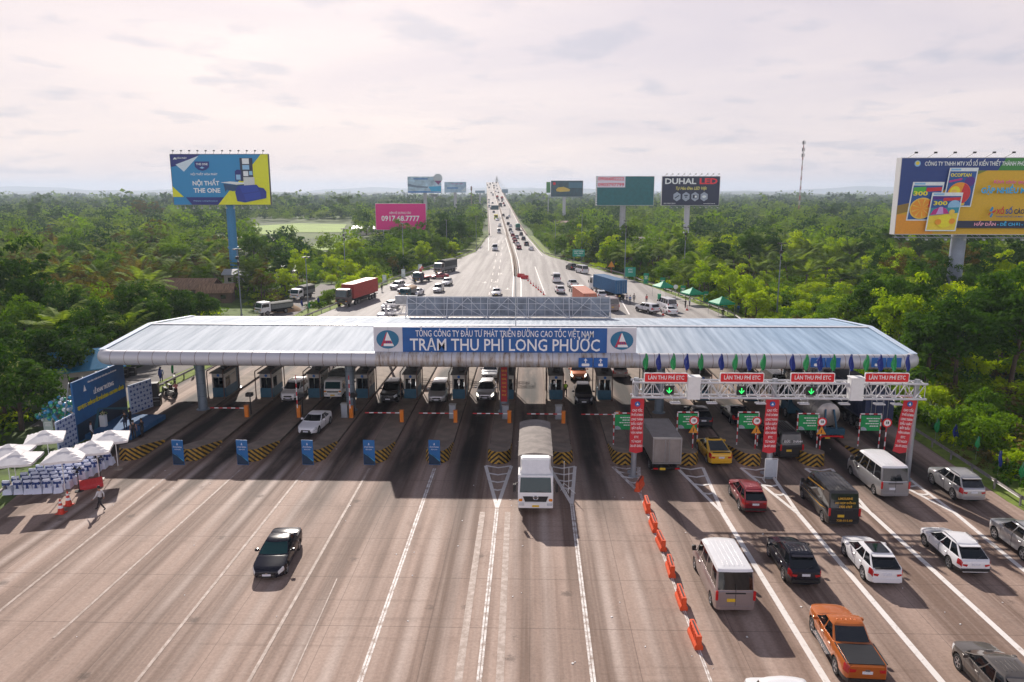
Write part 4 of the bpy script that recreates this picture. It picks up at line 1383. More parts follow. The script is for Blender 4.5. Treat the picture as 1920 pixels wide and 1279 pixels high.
def canvas_truck(mid, head, label, paint, canvas, L=9.6, w=2.4, cabw=2.3, top=3.75, cab_h=2.85, deflector=True, hino=True, sides=None, group=None, r=.50, name="canvas_truck"):
    t = place(mid, head, name, label, "truck", group)
    y1 = L / 2; yc = y1 - 2.0
    truck_cab(t, yc, y1 - .04, cabw, .62, cab_h, paint, deflector=deflector, hino=hino)
    truck_chassis(t, -L / 2, yc + .3, w, (y1 - 1.3, -L / 2 + 1.6) if L < 8 else (y1 - 1.3, -L / 2 + 2.6, -L / 2 + 1.4), r)
    b = MB(); b.box((0, (-L / 2 + yc - .1) / 2, 1.35), (w, yc - .1 + L / 2, .72)); 
    b.build("side_board", sides or M("truck_grey_board", (.16, .17, .17), .6, var=.2), t)
    c = MB(); hw = w / 2
    n = 9; ya, yb = -L / 2 + .02, yc - .12
    prof_ = [(-hw, 1.72), (-hw, top - .42)] + [(-hw + 2 * hw * i / n, top - .42 + .24 * math.sin(math.pi * (i / n)) ** .7 if 0 < i < n else top - .42) for i in range(n + 1)][1:-1] + [(hw, top - .42), (hw, 1.72)]
    ns = 8
    for i in range(ns):
        y_a, y_b = ya + (yb - ya) * i / ns, ya + (yb - ya) * (i + .5) / ns
        y_c = ya + (yb - ya) * (i + 1) / ns
        for (p0, p1) in zip(prof_, prof_[1:]):
            s0 = -.06 if p0[1] > 2.3 else 0; s1 = -.06 if p1[1] > 2.3 else 0
            c.quad((p0[0], y_a, p0[1]), (p1[0], y_a, p1[1]), (p1[0] * .992, y_b, p1[1] + s1), (p0[0] * .992, y_b, p0[1] + s0))
            c.quad((p0[0] * .992, y_b, p0[1] + s0), (p1[0] * .992, y_b, p1[1] + s1), (p1[0], y_c, p1[1]), (p0[0], y_c, p0[1]))
    for y in (ya, yb):
        c.poly([(a, y, b) for a, b in prof_])
    c.build("canvas_cover", canvas, t, smooth=50)
    return t

def container_truck(mid, head, label, paint, boxmat, L=15.0, w=2.45, top=3.95, group=None, boxL=12.0, bonnet=False, name="container_truck"):
    t = place(mid, head, name, label, "truck", group)
    y1 = L / 2
    truck_cab(t, y1 - 2.2, y1 - .05, 2.4, .70, 3.35, paint, deflector=False, hino=False)
    truck_chassis(t, -L / 2, y1 - 2.0, w, (y1 - 1.35, y1 - 4.0, y1 - 5.3, -L / 2 + 3.9, -L / 2 + 2.6, -L / 2 + 1.3), .5, z=1.2)
    corrugated_box(t, "container", -w / 2, w / 2, -L / 2, -L / 2 + boxL, 1.30, top, boxmat)
    return t

def box_truck(mid, head, label, paint, boxmat, L=7.0, w=2.2, top=3.2, group=None, name="box_truck"):
    t = place(mid, head, name, label, "truck", group)
    y1 = L / 2; yc = y1 - 1.75
    truck_cab(t, yc, y1, w * .9, .55, 2.35, paint, deflector=False)
    truck_chassis(t, -L / 2, yc + .2, w, (y1 - 1.1, -L / 2 + 1.5), .42)
    b = MB(); b.box((0, (-L / 2 + yc) / 2, (1.0 + top) / 2), (w, yc - .12 + L / 2, top - 1.0)); 
    bx_ = b.build("cargo_box", boxmat, t, bevel=.03)
    e = MB(); y = -L / 2 - .0
    for z in (1.04, top - .05):
        e.box((0, y + .02, z), (w + .03, .10, .10))
    for sx in (-1, 1):
        e.box((sx * (w / 2 - .02), y + .02, (1 + top) / 2), (.09, .10, top - 1.05))
        e.box((sx * (w / 2), (-L / 2 + yc) / 2, top - .04), (.05, yc - .2 + L / 2, .07))
    e.build("corner_rail", ALLOY, t)
    for sx in (-1, 1):
        d = MB(); d.box((sx * w * .235, y - .012, (1.1 + top) / 2 - .03), (w * .455, .02, top - 1.22)); dd = d.build("rear_door", boxmat, t)
        r = MB(); r.tube([(sx * .16, y - .04, 1.1), (sx * .16, y - .04, top - .15)], .02, 6); r.build("lock_rod", STEEL, dd)
    return t

# ------------------------------------------------------------------ electronic-toll gantry over the right-hand lanes
GY = 54.0
gx = [P(1187, 893).x, P(1438, 893).x, PY(1704, 862, GY).x]
gz1, gz0 = PY(1440, 716, GY).z, PY(1440, 744, GY).z
gan = thing("toll_gantry", "white steel truss gantry on three posts over the electronic toll lanes", "gantry", (0, GY, 0))
GW = M("gantry_white", (.58, .58, .60), .42, .1, var=.08)
for x in gx:
    m = MB(); m.lathe([(.36, 0), (.36, .05), (.21, .06), (.19, gz1 + .25)], (x, 0, 0), 14); m.lathe([(.34, 0), (.34, .06)], (x, .9, 0), 12); m.build("post", M("post_grey", (.34, .36, .39), .4, .4, var=.1), gan, smooth=40)
ch = MB()
gxl, gxr = gx[0] - .35, gx[2] + .55
for (y, z) in ((-.42, gz1), (.42, gz1), (-.42, gz0), (.42, gz0)):
    ch.tube([(gxl, y, z), (gxr, y, z)], .085, 10)
ng = 30
for i in range(ng + 1):
    x = gxl + .15 + (gxr - gxl - .3) * i / ng
    for y in (-.42, .42):
        ch.tube([(x, y, gz0), (x, y, gz1)], .028, 6)
    ch.tube([(x, -.42, gz1), (x, .42, gz1)], .028, 6); ch.tube([(x, -.42, gz0), (x, .42, gz0)], .028, 6)
    if i < ng:
        x2 = gxl + .15 + (gxr - gxl - .3) * (i + 1) / ng
        for y in (-.42, .42):
            ch.tube([(x, y, gz0 if i % 2 else gz1), (x2, y, gz1 if i % 2 else gz0)], .036, 6)
ch.build("truss", GW, gan, smooth=45)
for px in (1300, 1605):
    p = PY(px, 722, GY - .5)
    m = MB(); m.rbox((p.x, -.45, (gz0 + gz1) / 2 + .22), (.95, .75, 1.65), .05); m.box((p.x, -.45, gz1 + .50), (1.02, .82, .06)); m.build("control_box", WHITE, gan)
for px in (1262, 1330, 1420, 1500, 1575, 1640, 1672):
    p = PY(px, 750, GY)
    m = MB(); m.rbox((p.x, -.75, gz0 - .28), (.75, .45, .07), .03); m.tube([(p.x - .2, -.4, gz0), (p.x - .2, -.75, gz0 - .02), (p.x - .1, -.78, gz0 - .25)], .025, 6); m.tube([(p.x + .3, -.4, gz0), (p.x + .3, -.8, gz0 + .1), (p.x + .2, -.8, gz0 - .25)], .02, 6); m.build("tag_antenna", GW, gan)
_EW = ["leftmost", "second from left", "third from left", "rightmost"]
for i, px in enumerate((1249, 1391.5, 1524, 1663.5)):
    p = PY(px, 708.5, GY - .6)
    s = thing("gantry_sign", "red board with white lane lettering on the gantry, " + _EW[i] + " of four", "sign", (p.x, GY - .55, p.z), 0, "red lane boards on the gantry")
    m = MB(); m.rbox((0, 0, 0), (3.22, .06, .74), .10, 0, "Y"); m.build("border", WTEXT, s)
    m = MB(); m.rbox((0, -.035, 0), (3.10, .02, .62), .07, 0, "Y"); m.build("panel", RED, s)
    put_text(s, "lettering", "LÀN THU PHÍ ETC", 0, -.055, 0, .42, WTEXT, 2.62, .012, .006)
    m = MB()
    for sx in (-1, 0, 1): m.box((sx * 1.2, .07, -.3), (.06, .08, .5))
    m.build("bracket", STEEL, s)
LED = M("led_green", (.02, .75, .12), .4, emit=1.4)
for i, px in enumerate((1254.5, 1390, 1520.5)):
    p = PY(px, 731, GY - .5)
    s = thing("lane_signal", "black lane signal showing a green arrow, " + ("leftmost", "middle", "rightmost")[i] + " of three on the gantry", "traffic signal", (p.x, GY - .52, (gz0 + gz1) / 2 + .02), 0, "lane arrows on the gantry")
    m = MB(); m.rbox((0, 0, 0), (.68, .14, .66), .04, 0, "Y"); m.box((0, -.12, .34), (.7, .2, .03)); m.build("housing", BLACK, s)
    m = MB(); a = .035
    m.box((0, -.078, .04), (.07, .012, .34)); 
    for sx in (-1, 1):
        m.prism([(0, -.073, -.22), (sx * .05, -.073, -.15 - .02), (sx * .19, -.073, -.02), (sx * .19, -.073, .06), (0, -.073, -.12)], (0, -.010, 0))
    m.build("arrow", LED, s)
FLG, FLB = M("flag_green", (.012, .25, .07), .7, var=.15), M("flag_blue", (.012, .03, .22), .7, var=.15)
def flag_mesh(name, h, w, mat, seed):
    """a limp flag hanging in folds beside its pole"""
    r_ = random.Random(seed); m = MB()
    nx, nz = 6, 9
    pts = []
    for j in range(nz + 1):
        t = j / nz
        wid = w * (.12 + .88 * math.sin(math.pi * min(1, t * .97) ** 1.25) ** .8)
        for i in range(nx + 1):
            u = i / nx
            pts.append(((u - .35) * wid + .05 * math.sin(t * 6 + seed), .10 * math.sin(u * 7 + t * 2 + seed), -t * h))
    m.add(pts, [(j * (nx + 1) + i, j * (nx + 1) + i + 1, (j + 1) * (nx + 1) + i + 1, (j + 1) * (nx + 1) + i) for j in range(nz) for i in range(nx)])
    return m.mesh(name, mat, 80)
FM = {"g": flag_mesh("cloth", 1.25, .42, FLG, 1), "b": flag_mesh("cloth", 1.25, .42, FLB, 2)}
FPX = [1210.5, 1235, 1263, 1288, 1315, 1353, 1379, 1405, 1432, 1487, 1513, 1539, 1565, 1598, 1627, 1653, 1680, 1705]
FP = MB(); FP.tube([(0, 0, 0), (0, 0, 2.0)], .018, 6); FPM = FP.mesh("pole", STEEL)
ORDN = ["first", "second", "third", "fourth", "fifth", "sixth", "seventh", "eighth", "ninth"]
for i, px in enumerate(FPX):
    c = "gb"[i % 2]
    p = PY(px, 686, GY)
    f = thing("pennant", ("green", "blue")[i % 2] + " limp flag above the gantry, " + ORDN[i // 2] + " of its colour from the left", "flag", (p.x, GY + .35, gz1 + .05), 0, "flags along the gantry top")
    link("pole", FPM, f)
    o = link("cloth", FM[c], f); o.location = (.02, 0, 1.98); o.rotation_euler = (0, 0, rnd.uniform(-.5, .5))
BT = ["CAO TỐC", "TP HỒ CHÍ MINH", "LONG THÀNH", "DẦU GIÂY", "BẮT ĐẦU", "VẬN HÀNH", "ETC", "TỪ NGÀY", "26-07-2022"]
for i, (px, tilt) in enumerate(((1195.5, 0), (1449, 0), (1708, .10))):
    p = PY(px, 745, GY - .3)
    b = thing("post_banner", ("tall red banner with white lettering on the left gantry post", "tall red banner with white lettering on the middle gantry post", "tall red banner hanging askew on the right gantry post")[i], "banner", (p.x, GY - .32, p.z), 0, "red banners on the gantry posts")
    b.rotation_euler = (0, -tilt * -1, 0)
    m = MB(); nn = 12
    pts = []
    for j in range(nn + 1):
        t = j / nn
        for k in range(5):
            u = k / 4 - .5
            dz = -.12 * abs(u) * 2 if j in (0, nn) else 0
            pts.append((u * (.98 + .03 * math.sin(j * 1.7)), .035 * math.sin(u * 5 + j * .9), -4.35 * t + (dz if j == 0 else -dz if j == nn else 0)))
    m.add(pts, [(j * 5 + k, j * 5 + k + 1, (j + 1) * 5 + k + 1, (j + 1) * 5 + k) for j in range(nn) for k in range(4)])
    m.build("cloth", M("banner_red", (.56, .018, .03), .6, var=.08), b, smooth=80)
    m = MB(); m.lathe([(.2, -.012), (.2, 0)], (0, -.045, -.50), 20, 0, "Y"); m.prism([(-.09, -.062, -.58), (.09, -.062, -.58), (0, -.062, -.38)], (0, -.008, 0), 1); m.build("badge", [BLUE, WTEXT], b)
    for j, s in enumerate(BT):
        put_text(b, "lettering", s, 0, -.06, -1.0 - j * .345, .24, WTEXT, min(.86, .105 * len(s)), .012, .006)
# green lane boards and speed plates on the right-hand islands
RW_R = M("pole_red", (.52, .02, .03), .5)
def banded_pole(m, x, y, z0, z1, r=.05, step=.32):
    z = z0; i = 0
    while z < z1 - .01:
        e = min(z1, z + step); m.tube([(x, y, z), (x, y, e)], r, 8, i % 2); z = e; i += 1
for i, (k, bx, by) in enumerate(((8, 1150, 836), (9, 1268, 834), (10, 1381, 834), (11, 1492, 837), (12, 1608, 838))):
    p = P(bx, by, .3)
    yy = p.y
    s = thing("lane_notice", ("green notice board in a striped frame behind the left gantry post", "green notice board in a striped frame beside the grey box truck", "green notice board in a striped frame ahead of the yellow car",
              "green notice board in a striped frame beside the tanker truck", "green notice board in a striped frame ahead of the silver van")[i], "notice board", (p.x, yy, .22), 0, "green notice boards on the islands")
    m = MB(); banded_pole(m, 0, 0, 0, 2.95); banded_pole(m, 1.72, 0, 0, 2.95)
    for j in range(5):
        m.tube([(j * .344, 0, 2.95), ((j + 1) * .344, 0, 2.95)], .05, 8, j % 2)
    m.build("frame", [BAND_W, RW_R], s)
    m = MB(); m.box((.86, -.03, 2.17), (1.56, .04, 1.30)); m.build("panel", GREENS, s)
    m = MB()
    for j, (a, w) in enumerate(((1.0, 1.0), (1.1, .8), (1.0, 1.05), (1.15, .7))):
        x = 1.5 - w
        while x < 1.48:
            ww = .05 + .06 * ((j * 7 + int(x * 40)) % 3)
            m.box((x + ww / 2, -.056, 2.58 - j * .22), (ww, .008, .085)); x += ww + .035
    m.build("small_print", WTEXT, s)
    m = MB(); m.poly([(.10, -.053, 1.54), (.62, -.053, 1.54), (.50, -.053, 1.74), (.30, -.053, 1.86), (.10, -.053, 1.80)]); m.build("picture", M("notice_picture", (.35, .40, .48), .5, var=.5, scale=9), s)
for i, (k, bx, by) in enumerate(((9, 1298, 845), (10, 1415, 846), (11, 1536, 848), (12, 1657, 850))):
    p = P(bx, by, .5)
    s = thing("speed_sign", ("round red-rimmed speed sign on a striped pole by the grey box truck", "round red-rimmed speed sign on a striped pole by the yellow car", "round red-rimmed speed sign on a striped pole behind the black van",
              "round red-rimmed speed sign on a striped pole behind the silver van")[i], "road sign", (p.x, p.y, .3), 0, "speed signs on the islands")
    m = MB(); banded_pole(m, 0, 0, 0, 2.6, .05, .4); m.build("pole", [BAND_W, RW_R], s)
    m = MB(); m.lathe([(.38, -.02), (.38, 0)], (0, -.05, 2.78), 24, 0, "Y"); m.lathe([(.27, -.03), (.27, -.021)], (0, -.05, 2.78), 24, 1, "Y"); m.box((-.07, -.088, 2.80), (.06, .01, .2), 2); m.box((.07, -.088, 2.80), (.1, .01, .2), 2); m.build("disc", [RED, WTEXT, BLACK], s)
    if i < 3:
        m = MB(); m.prism([(-.40, -.06, 1.75), (.40, -.06, 1.75), (0, -.06, 2.42)], (0, -.03, 0), 0); m.box((0, -.096, 2.0), (.06, .01, .26), 1); m.build("warning_triangle", [M("triangle_amber", (.72, .30, .02), .5), BLACK], s)

# orange water-filled barriers down the right, and the red one by the chairs
def plastic_barrier_mesh(name, col):
    m = MB(); L, w0, w1, h = 1.5, .40, .22, .72
    pr = lambda y: [(-w0 / 2, y, 0), (-w0 / 2, y, .18), (-w1 / 2, y, .32), (-w1 / 2, y, h), (w1 / 2, y, h), (w1 / 2, y, .32), (w0 / 2, y, .18), (w0 / 2, y, 0)]
    m.prism(pr(-L / 2), (0, L, 0))
    for i in range(6):
        y = -L / 2 + .12 + i * .25
        for sx in (-1, 1):
            m.box((sx * (w1 / 2 + .012), y, .5), (.03, .10, .34))
    m.box((0, 0, h + .012), (.10, L * .8, .02), 1)
    return m.mesh(name, [M("plastic_" + col, {"orange": (.70, .085, .018), "red": (.50, .03, .035)}[col], .5, var=.12), BLACK], bevel=.02)
PBM = plastic_barrier_mesh("plastic_barrier", "orange")
PBP = [((1199, 916), "nearest the left gantry post"), ((1213, 955), "second from the left gantry post"), ((1225, 990), "third from the left gantry post"), ((1239, 1024), "fourth from the left gantry post"),
       ((1257, 1072), "third from the near end of the row"), ((1277, 1131), "second from the near end of the row"), ((1303, 1202), "nearest the camera in the row")]
dirb = (P(1303, 1202) - P(1213, 955)).normalized()
for i, (q, s) in enumerate(PBP):
    o = link("plastic_barrier", PBM); p = P(*q); o.location = (p.x, p.y, 0)
    o.rotation_euler = (0, 0, math.atan2(dirb.y, dirb.x) + RAD(90) + (RAD(-22) if i == 0 else RAD((i * 37 % 7) - 3)))
    tag(o, "orange plastic road barrier, " + s, "barrier", "orange barriers along the lane line")

# ------------------------------------------------------------------ near vehicles
P_BLACK, P_WHITE = car_paint("black", (.008, .008, .016)), car_paint("white", (.72, .72, .74), metal=0)
P_SILVER, P_GREY = car_paint("silver", (.42, .42, .43), .55, .3), car_paint("grey", (.13, .115, .105), .5)
P_RED, P_ORANGE = car_paint("red", (.24, .012, .022), .35), car_paint("orange", (.52, .135, .018), .35)
P_YELLOW, P_BROWN = car_paint("yellow", (.70, .40, .01), 0), car_paint("champagne", (.36, .29, .28), .45, .34)
P_DARK = car_paint("charcoal", (.035, .033, .034), .4)

def by_wheels(fpx, rpx, side, style):
    q = CAR[style]
    A, B = P(*fpx), P(*rpx)
    h = (A - B).normalized(); r = Vector((h.y, -h.x, 0))
    mid = (A + B) / 2 - h * (q["L"] / 2 - q["fo"] - q["wb"] / 2) + r * (q["W"] / 2 - .02) * (1 if side == "L" else -1)
    return mid, h

def by_end(px, style, head, end):
    q = CAR[style]; h = Vector((*head, 0)).normalized()
    return P(*px) - h * (q["L"] / 2) * (1 if end == "front" else -1), h

mid, h = by_wheels((539, 1076), (563, 1030), "L", "sedan")
build_car("saloon_car", "glossy black saloon driving alone on the open plaza towards the camera", "car", "sedan", P_BLACK, mid, h, over=dict(L=4.86, wb=2.83), glass=GLASS_T)
mid, h = by_wheels((1301, 1067), (1331, 1134), "L", "van")
v = build_car("passenger_van", "champagne passenger van with yellow plate beside the orange barriers", "van", "van", P_BROWN, mid, h, plate=PLATE_Y, dark_roof=P_WHITE)
mid, h = by_wheels((1440, 1044), (1466.5, 1087), "L", "suv")
build_car("large_car", "black sport utility car with roof rails right of the champagne van", "car", "suv", P_BLACK, mid, h, roofrib=True)
mid, h = by_wheels((1366, 929), (1382.5, 956), "L", "suv")
build_car("large_car", "dark red sport utility car behind the yellow car", "car", "suv", P_RED, mid, h, over=dict(L=4.44, W=1.72, wb=2.6, fo=.82), roofrib=True)
mid, h = by_wheels((1582, 1044), (1614, 1084), "L", "suv")
build_car("large_car", "white sport utility car with a black glass roof panel between lane lines", "car", "suv", P_WHITE, mid, h, over=dict(H=1.68, glassroof=True, rails=False, clad=False))
mid, h = by_wheels((1732.6, 1025), (1775, 1064), "L", "wagon")
build_car("estate_car", "white estate car with roof rails near the right edge", "car", "wagon", P_WHITE, mid, h)
mid, h = by_wheels((1864, 1012), (1913, 1049), "L", "boxsuv")
build_car("large_car", "silver sport utility car cut by the right edge of the photo", "car", "boxsuv", P_SILVER, mid, h, over=dict(clad=False))
mid, h = by_wheels((1522.4, 1189), (1561.7, 1260), "L", "pickup")
build_car("pickup_truck", "orange double-cab pickup with a black bed cover", "pickup", "pickup", P_ORANGE, mid, h, roofrib=True)
A = P(1793, 1255); h = Vector((.02, 1, 0)).normalized(); q = CAR["suv"]
build_car("large_car", "brownish grey sport utility car at the bottom right corner", "car", "suv", P_GREY, A + Vector((h.y, -h.x, 0)) * .91 - h * (q["L"] / 2 - q["fo"]), h, roofrib=True, over=dict(rails=False))
A = P(1462, 1262, 2.40)
build_car("passenger_van", "white van whose roof only shows at the bottom edge", "van", "van", P_WHITE, Vector((A.x, A.y - 1.2, 0)), (0, 1, 0))
mid, h = by_end((1352, 876), "crossover", (-.03, 1), "rear")
build_car("electric_car", "bright yellow fastback car between two striped islands", "car", "crossover", P_YELLOW, mid, h)
mid, h = by_wheels((1745, 908), (1784, 936), "L", "boxsuv")
build_car("large_car", "silver sport utility car passing the guardrail on the far right lane", "car", "boxsuv", P_SILVER, mid, h, roofrib=True, over=dict(clad=False))
mid, h = by_wheels((1595, 892), (1635, 926), "L", "van")
build_car("passenger_van", "silver passenger van beneath the right gantry banner", "van", "van", P_SILVER, mid, h, dark_roof=P_WHITE)
mid, h = by_wheels((1504.6, 937), (1537.6, 975), "L", "van")
lv = build_car("passenger_van", "black and gold limousine van with yellow lettering on its rear", "van", "van", P_DARK, mid, h, plate=PLATE_Y)
YEL = M("gold_vinyl", (.66, .36, .02), .5)
for (s, z, sz, w) in (("LIMOUSINE", 2.02, .2, .9), ("1900 6969", 1.50, .24, .8), ("XE HỢP ĐỒNG", 1.74, .16, 1.3), ("72B-015.83", .58, .18, 1.0)):
    o = link("lettering", text_mesh("lettering", s, sz, YEL, .02, .005, w), lv); upright(o, (0, -2.985 if z < 1.4 else -2.955 + (z - 1.4) * .16, z))
for sx in (-1, 1):
    st = MB(); st.poly([(sx * 1.045, 1.9, .95), (sx * 1.045, -1.6, 1.0), (sx * 1.045, -2.5, 1.22), (sx * 1.045, -1.4, 1.06)]); st.poly([(sx * 1.02, 1.0, 1.90), (sx * 1.0, -1.9, 2.20), (sx * 1.0, -1.9, 2.26), (sx * 1.01, 1.0, 2.02)]); st.build("gold_stripe", YEL, lv)
t = box_truck(P(1249, 893) + Vector((-.1, 3.4, 0)), (-.03, 1, 0), "grey box lorry with closed rear doors beneath the left gantry post", WHITE, M("box_grey", (.27, .245, .23), .5, .3, var=.14, scale=1.5), L=6.8, w=2.15, top=3.05)
mid, h = by_end((1319, 806), "suv", (-.03, 1), "rear"); build_car("large_car", "black car in shade ahead of the yellow car", "car", "suv", P_BLACK, mid, h)
mid, h = by_end((1392, 800), "sedan", (-.03, 1), "rear"); build_car("saloon_car", "black saloon under the gantry's middle green arrow", "car", "sedan", P_BLACK, mid, h)
mid, h = by_end((1483, 864), "minibus", (-.03, 1), "rear")
mb_ = build_car("minibus", "dark minibus with a company name on its rear beside the middle red banner", "minibus", "minibus", P_DARK, mid, h, plate=PLATE_Y)
for sx, s in ((-.42, "ĐỨC"), (.42, "THÀNH")):
    o = link("lettering", text_mesh("lettering", s, .22, WTEXT, .02, .004), mb_); upright(o, (sx, -2.70, 1.62))
mid, h = by_end((1462, 742), "minibus", (-.03, 1), "rear"); build_car("minibus", "dark minibus beyond the canopy behind the second red board", "minibus", "minibus", P_DARK, mid, h)
mid, h = by_end((1163, 712), "mpv", (-.03, 1), "rear"); build_car("people_carrier", "champagne people carrier under the canopy behind the small blue sign", "car", "mpv", P_BROWN, mid, h)
# tanker lorry
tp = P(1555, 833)
tk = place((tp.x, tp.y + 4.6), (-.02, 1, 0), "tanker_truck", "tanker lorry with a steel tank and blue chassis beneath the gantry", "truck")
TBL = M("truck_blue", (.02, .09, .15), .45, .2, var=.15)
truck_cab(tk, 2.4, 4.5, 2.3, .6, 2.8, TBL, deflector=False); truck_chassis(tk, -4.6, 2.6, 2.4, (3.2, -2.0, -3.3), .5)
m = MB(); m.lathe([(.0, -3.9), (.7, -3.8), (1.05, -3.6), (1.08, 2.1), (.7, 2.3), (0, 2.32)], (0, 0, 2.35), 24, 0, "Y"); 
for y in (-2.5, -.9, .7): m.lathe([(1.09, y - .05), (1.10, y), (1.09, y + .05)], (0, 0, 2.35), 24, 0, "Y")
m.build("tank", M("tank_steel", (.36, .34, .32), .4, .5, var=.15), tk, smooth=40)
m = MB(); m.box((0, -4.35, 1.1), (2.3, .5, .5)); m.box((0, -4.62, .72), (2.0, .03, .12), 1)
m.tube([(-.5, -4.4, 1.3), (-.35, -3.9, 2.9)], .09, 6); m.tube([(.5, -4.4, 1.3), (.35, -3.9, 2.9)], .09, 6); m.build("rear_frame", [TBL, RED], tk)
ct = container_truck(P(1641, 815) + Vector((0, 7.2, 0)), (-.02, 1, 0), "navy container lorry in the rightmost lane beneath the canopy", TBL, M("container_navy", (.012, .022, .07), .5, var=.2), L=14.4, boxL=12)
# the white canvas lorry, facing the camera
cv = canvas_truck(P(1004, 967) + Vector((0, 4.9, 0)), (0, -1, 0), "white lorry with a grey canvas top leaving the toll lane towards the camera", WHITE, M("canvas_grey", (.23, .20, .18), .85, var=.28, scale=1.4, bump=.3), L=9.8, w=2.42, cabw=2.34, top=3.85, cab_h=2.75, r=.48)
# queue under the canopy, all facing the camera
for px, st, pt, s, kw in (((540, 757), "boxsuv", P_WHITE, "white four-wheel drive at the third booth from the left", {}), ((572, 819), "sedan", P_WHITE, "white saloon leaving the lanes past the third blue banner stand", dict(over=dict(L=4.45))),
                          ((727, 759), "boxsuv", P_DARK, "charcoal four-wheel drive behind the lowered barrier right of the second column", {}), ((818, 758), "mpv", P_SILVER, "silver people carrier at the booth left of the middle column", {}),
                          ((909, 755), "suv", P_SILVER, "silver car with bright lamps directly left of the middle column", dict(lamps_on=True)), ((917, 714), "sedan", P_WHITE, "white car queueing behind the silver car with bright lamps", {}),
                          ((1095, 763), "suv", P_BLACK, "black car with a sunlit roof at the booth right of the white lorry", {}), ((1085, 717), "suv", P_ORANGE, "copper orange car with lit lamps behind the black car under the canopy", dict(lamps_on=True)),
                          ((591, 716), "pickup", P_WHITE, "white pickup queueing behind the white four-wheel drive", {}), ((608, 692), "mpv", P_WHITE, "white people carrier last in the queue near the second column", {})):
    mid, h = by_end(px, st, (-.02 if px[0] != 572 else -.10, -1), "front")
    build_car({"boxsuv": "large_car", "suv": "large_car", "sedan": "saloon_car", "mpv": "people_carrier", "pickup": "pickup_truck"}[st], s, "car" if st != "pickup" else "pickup", st, pt, mid, h, **kw)
canvas_truck(P(624, 754) + Vector((0, 3.2, 0)), (0, -1, 0), "small white lorry waiting beside the second column", WHITE, M("canvas_dark", (.05, .055, .05), .8, var=.3), L=6.2, w=1.95, cabw=1.8, top=2.9, cab_h=2.2, deflector=False, hino=False, r=.38, name="small_truck")

# ------------------------------------------------------------------ vehicles beyond the canopy
def far_car(px, st, pt, s, head, end, cat="car", name=None, **kw):
    mid, h = by_end(px, st, head, end)
    return build_car(name or {"boxsuv": "large_car", "suv": "large_car", "sedan": "saloon_car", "hatch": "hatchback", "mpv": "people_carrier", "pickup": "pickup_truck", "minibus": "minibus", "van": "passenger_van", "wagon": "estate_car"}[st], s, cat, st, pt, mid, h, **kw)
CONT_RED, CONT_BLUE = M("container_red", (.36, .045, .035), .55, var=.2), M("container_blue", (.018, .12, .27), .5, var=.2)
CONT_ORANGE = M("container_orange", (.50, .17, .10), .55, var=.2)
hd = Vector((P(641, 577) - P(703, 556))); hd.normalize()
t = container_truck(P(640, 577) - hd * 7.3, hd, "brown lorry with a red container parked on the left shoulder", M("cab_brown", (.085, .06, .055), .4, .3), CONT_RED, L=14.6, boxL=11.6, top=4.05)
o = link("lettering", text_mesh("lettering", "TEXAS", .7, WTEXT, .01, .005), t); o.rotation_euler = (RAD(90), RAD(90), RAD(90)); o.location = (1.235, 3.0, 2.9)
o = link("container_mark", text_mesh("container_mark", "-", .1, WTEXT), t); bpy.data.objects.remove(o)
far_car((736, 544), "mpv", P_SILVER, "silver people carrier parked beyond the red container lorry", (-.35, -1), "front", plate=PLATE_W)
far_car((748, 551), "suv", P_WHITE, "white sport utility car parked askew beside the silver people carrier", (-.75, -1), "front")
far_car((775, 556), "sedan", P_WHITE, "white saloon parked right of the teal light lorry", (-.2, -1), "front")
far_car((819, 550), "mpv", P_SILVER, "silver people carrier driving left of the rear roof sign", (-.05, -1), "front")
far_car((835, 537), "suv", P_WHITE, "white car driving just behind the silver people carrier", (-.08, -1), "front")
far_car((930, 556), "sedan", P_WHITE, "lone white saloon above the middle of the rear roof sign", (-.0, -1), "front", plate=PLATE_Y)
far_car((721, 584), "suv", P_WHITE, "white car half hidden by the canopy roof, left of the steel frame", (-.3, -1), "front")
far_car((713, 598), "sedan", P_WHITE, "white saloon almost hidden by the canopy roof, left of the steel frame", (-.3, -1), "front")
canvas_truck(P(757, 561) + Vector((.5, 2.6, 0)), (-.2, -1, 0), "teal light lorry with a tan cover beside the white parked saloon", M("cab_teal", (.02, .09, .10), .4, .2), M("canvas_tan", (.36, .25, .16), .85, var=.2), L=5.4, w=1.9, cabw=1.8, top=2.5, cab_h=2.1, deflector=False, hino=False, r=.36, name="small_truck")
hd = Vector((P(820, 513) - P(849, 507))); hd.normalize()
canvas_truck(P(820, 514) - hd * 4.6, hd, "grey lorry with dark canvas parked at the far left guardrail", M("cab_grey", (.22, .21, .21), .45, .2), M("canvas_charcoal", (.05, .055, .055), .85, var=.25), L=9.2, top=3.7, deflector=False)
far_car((806, 523), "sedan", P_RED, "red saloon stopped between the tow lorry and the grey canvas lorry", (-1, -.55), "front")
# tow lorry with a red crane
tw = place(P(781, 531) + Vector((.9, 2.6, 0)), (-.35, -1, 0), "tow_truck", "dark tow lorry with a red crane and red flatbed on the left shoulder", "truck")
truck_cab(tw, 1.0, 2.8, 2.2, .6, 2.5, M("cab_dark_blue", (.03, .04, .07), .4, .2), deflector=False); truck_chassis(tw, -3.2, 1.2, 2.2, (1.8, -1.8), .45)
m = MB(); m.box((0, -1.2, 1.2), (2.25, 4.0, .22)); m.box((0, .75, 1.6), (2.2, .12, 1.0)); m.build("flatbed", M("tow_red", (.45, .03, .03), .45), tw)
m = MB(); m.rbox((0, .55, 2.3), (.5, .5, 2.0), .1); m.tube([(0, .5, 3.2), (.2, -.6, 3.6), (.4, -1.6, 3.0)], .16, 8); m.build("crane_arm", M("tow_red", (.45, .03, .03), .45), tw)
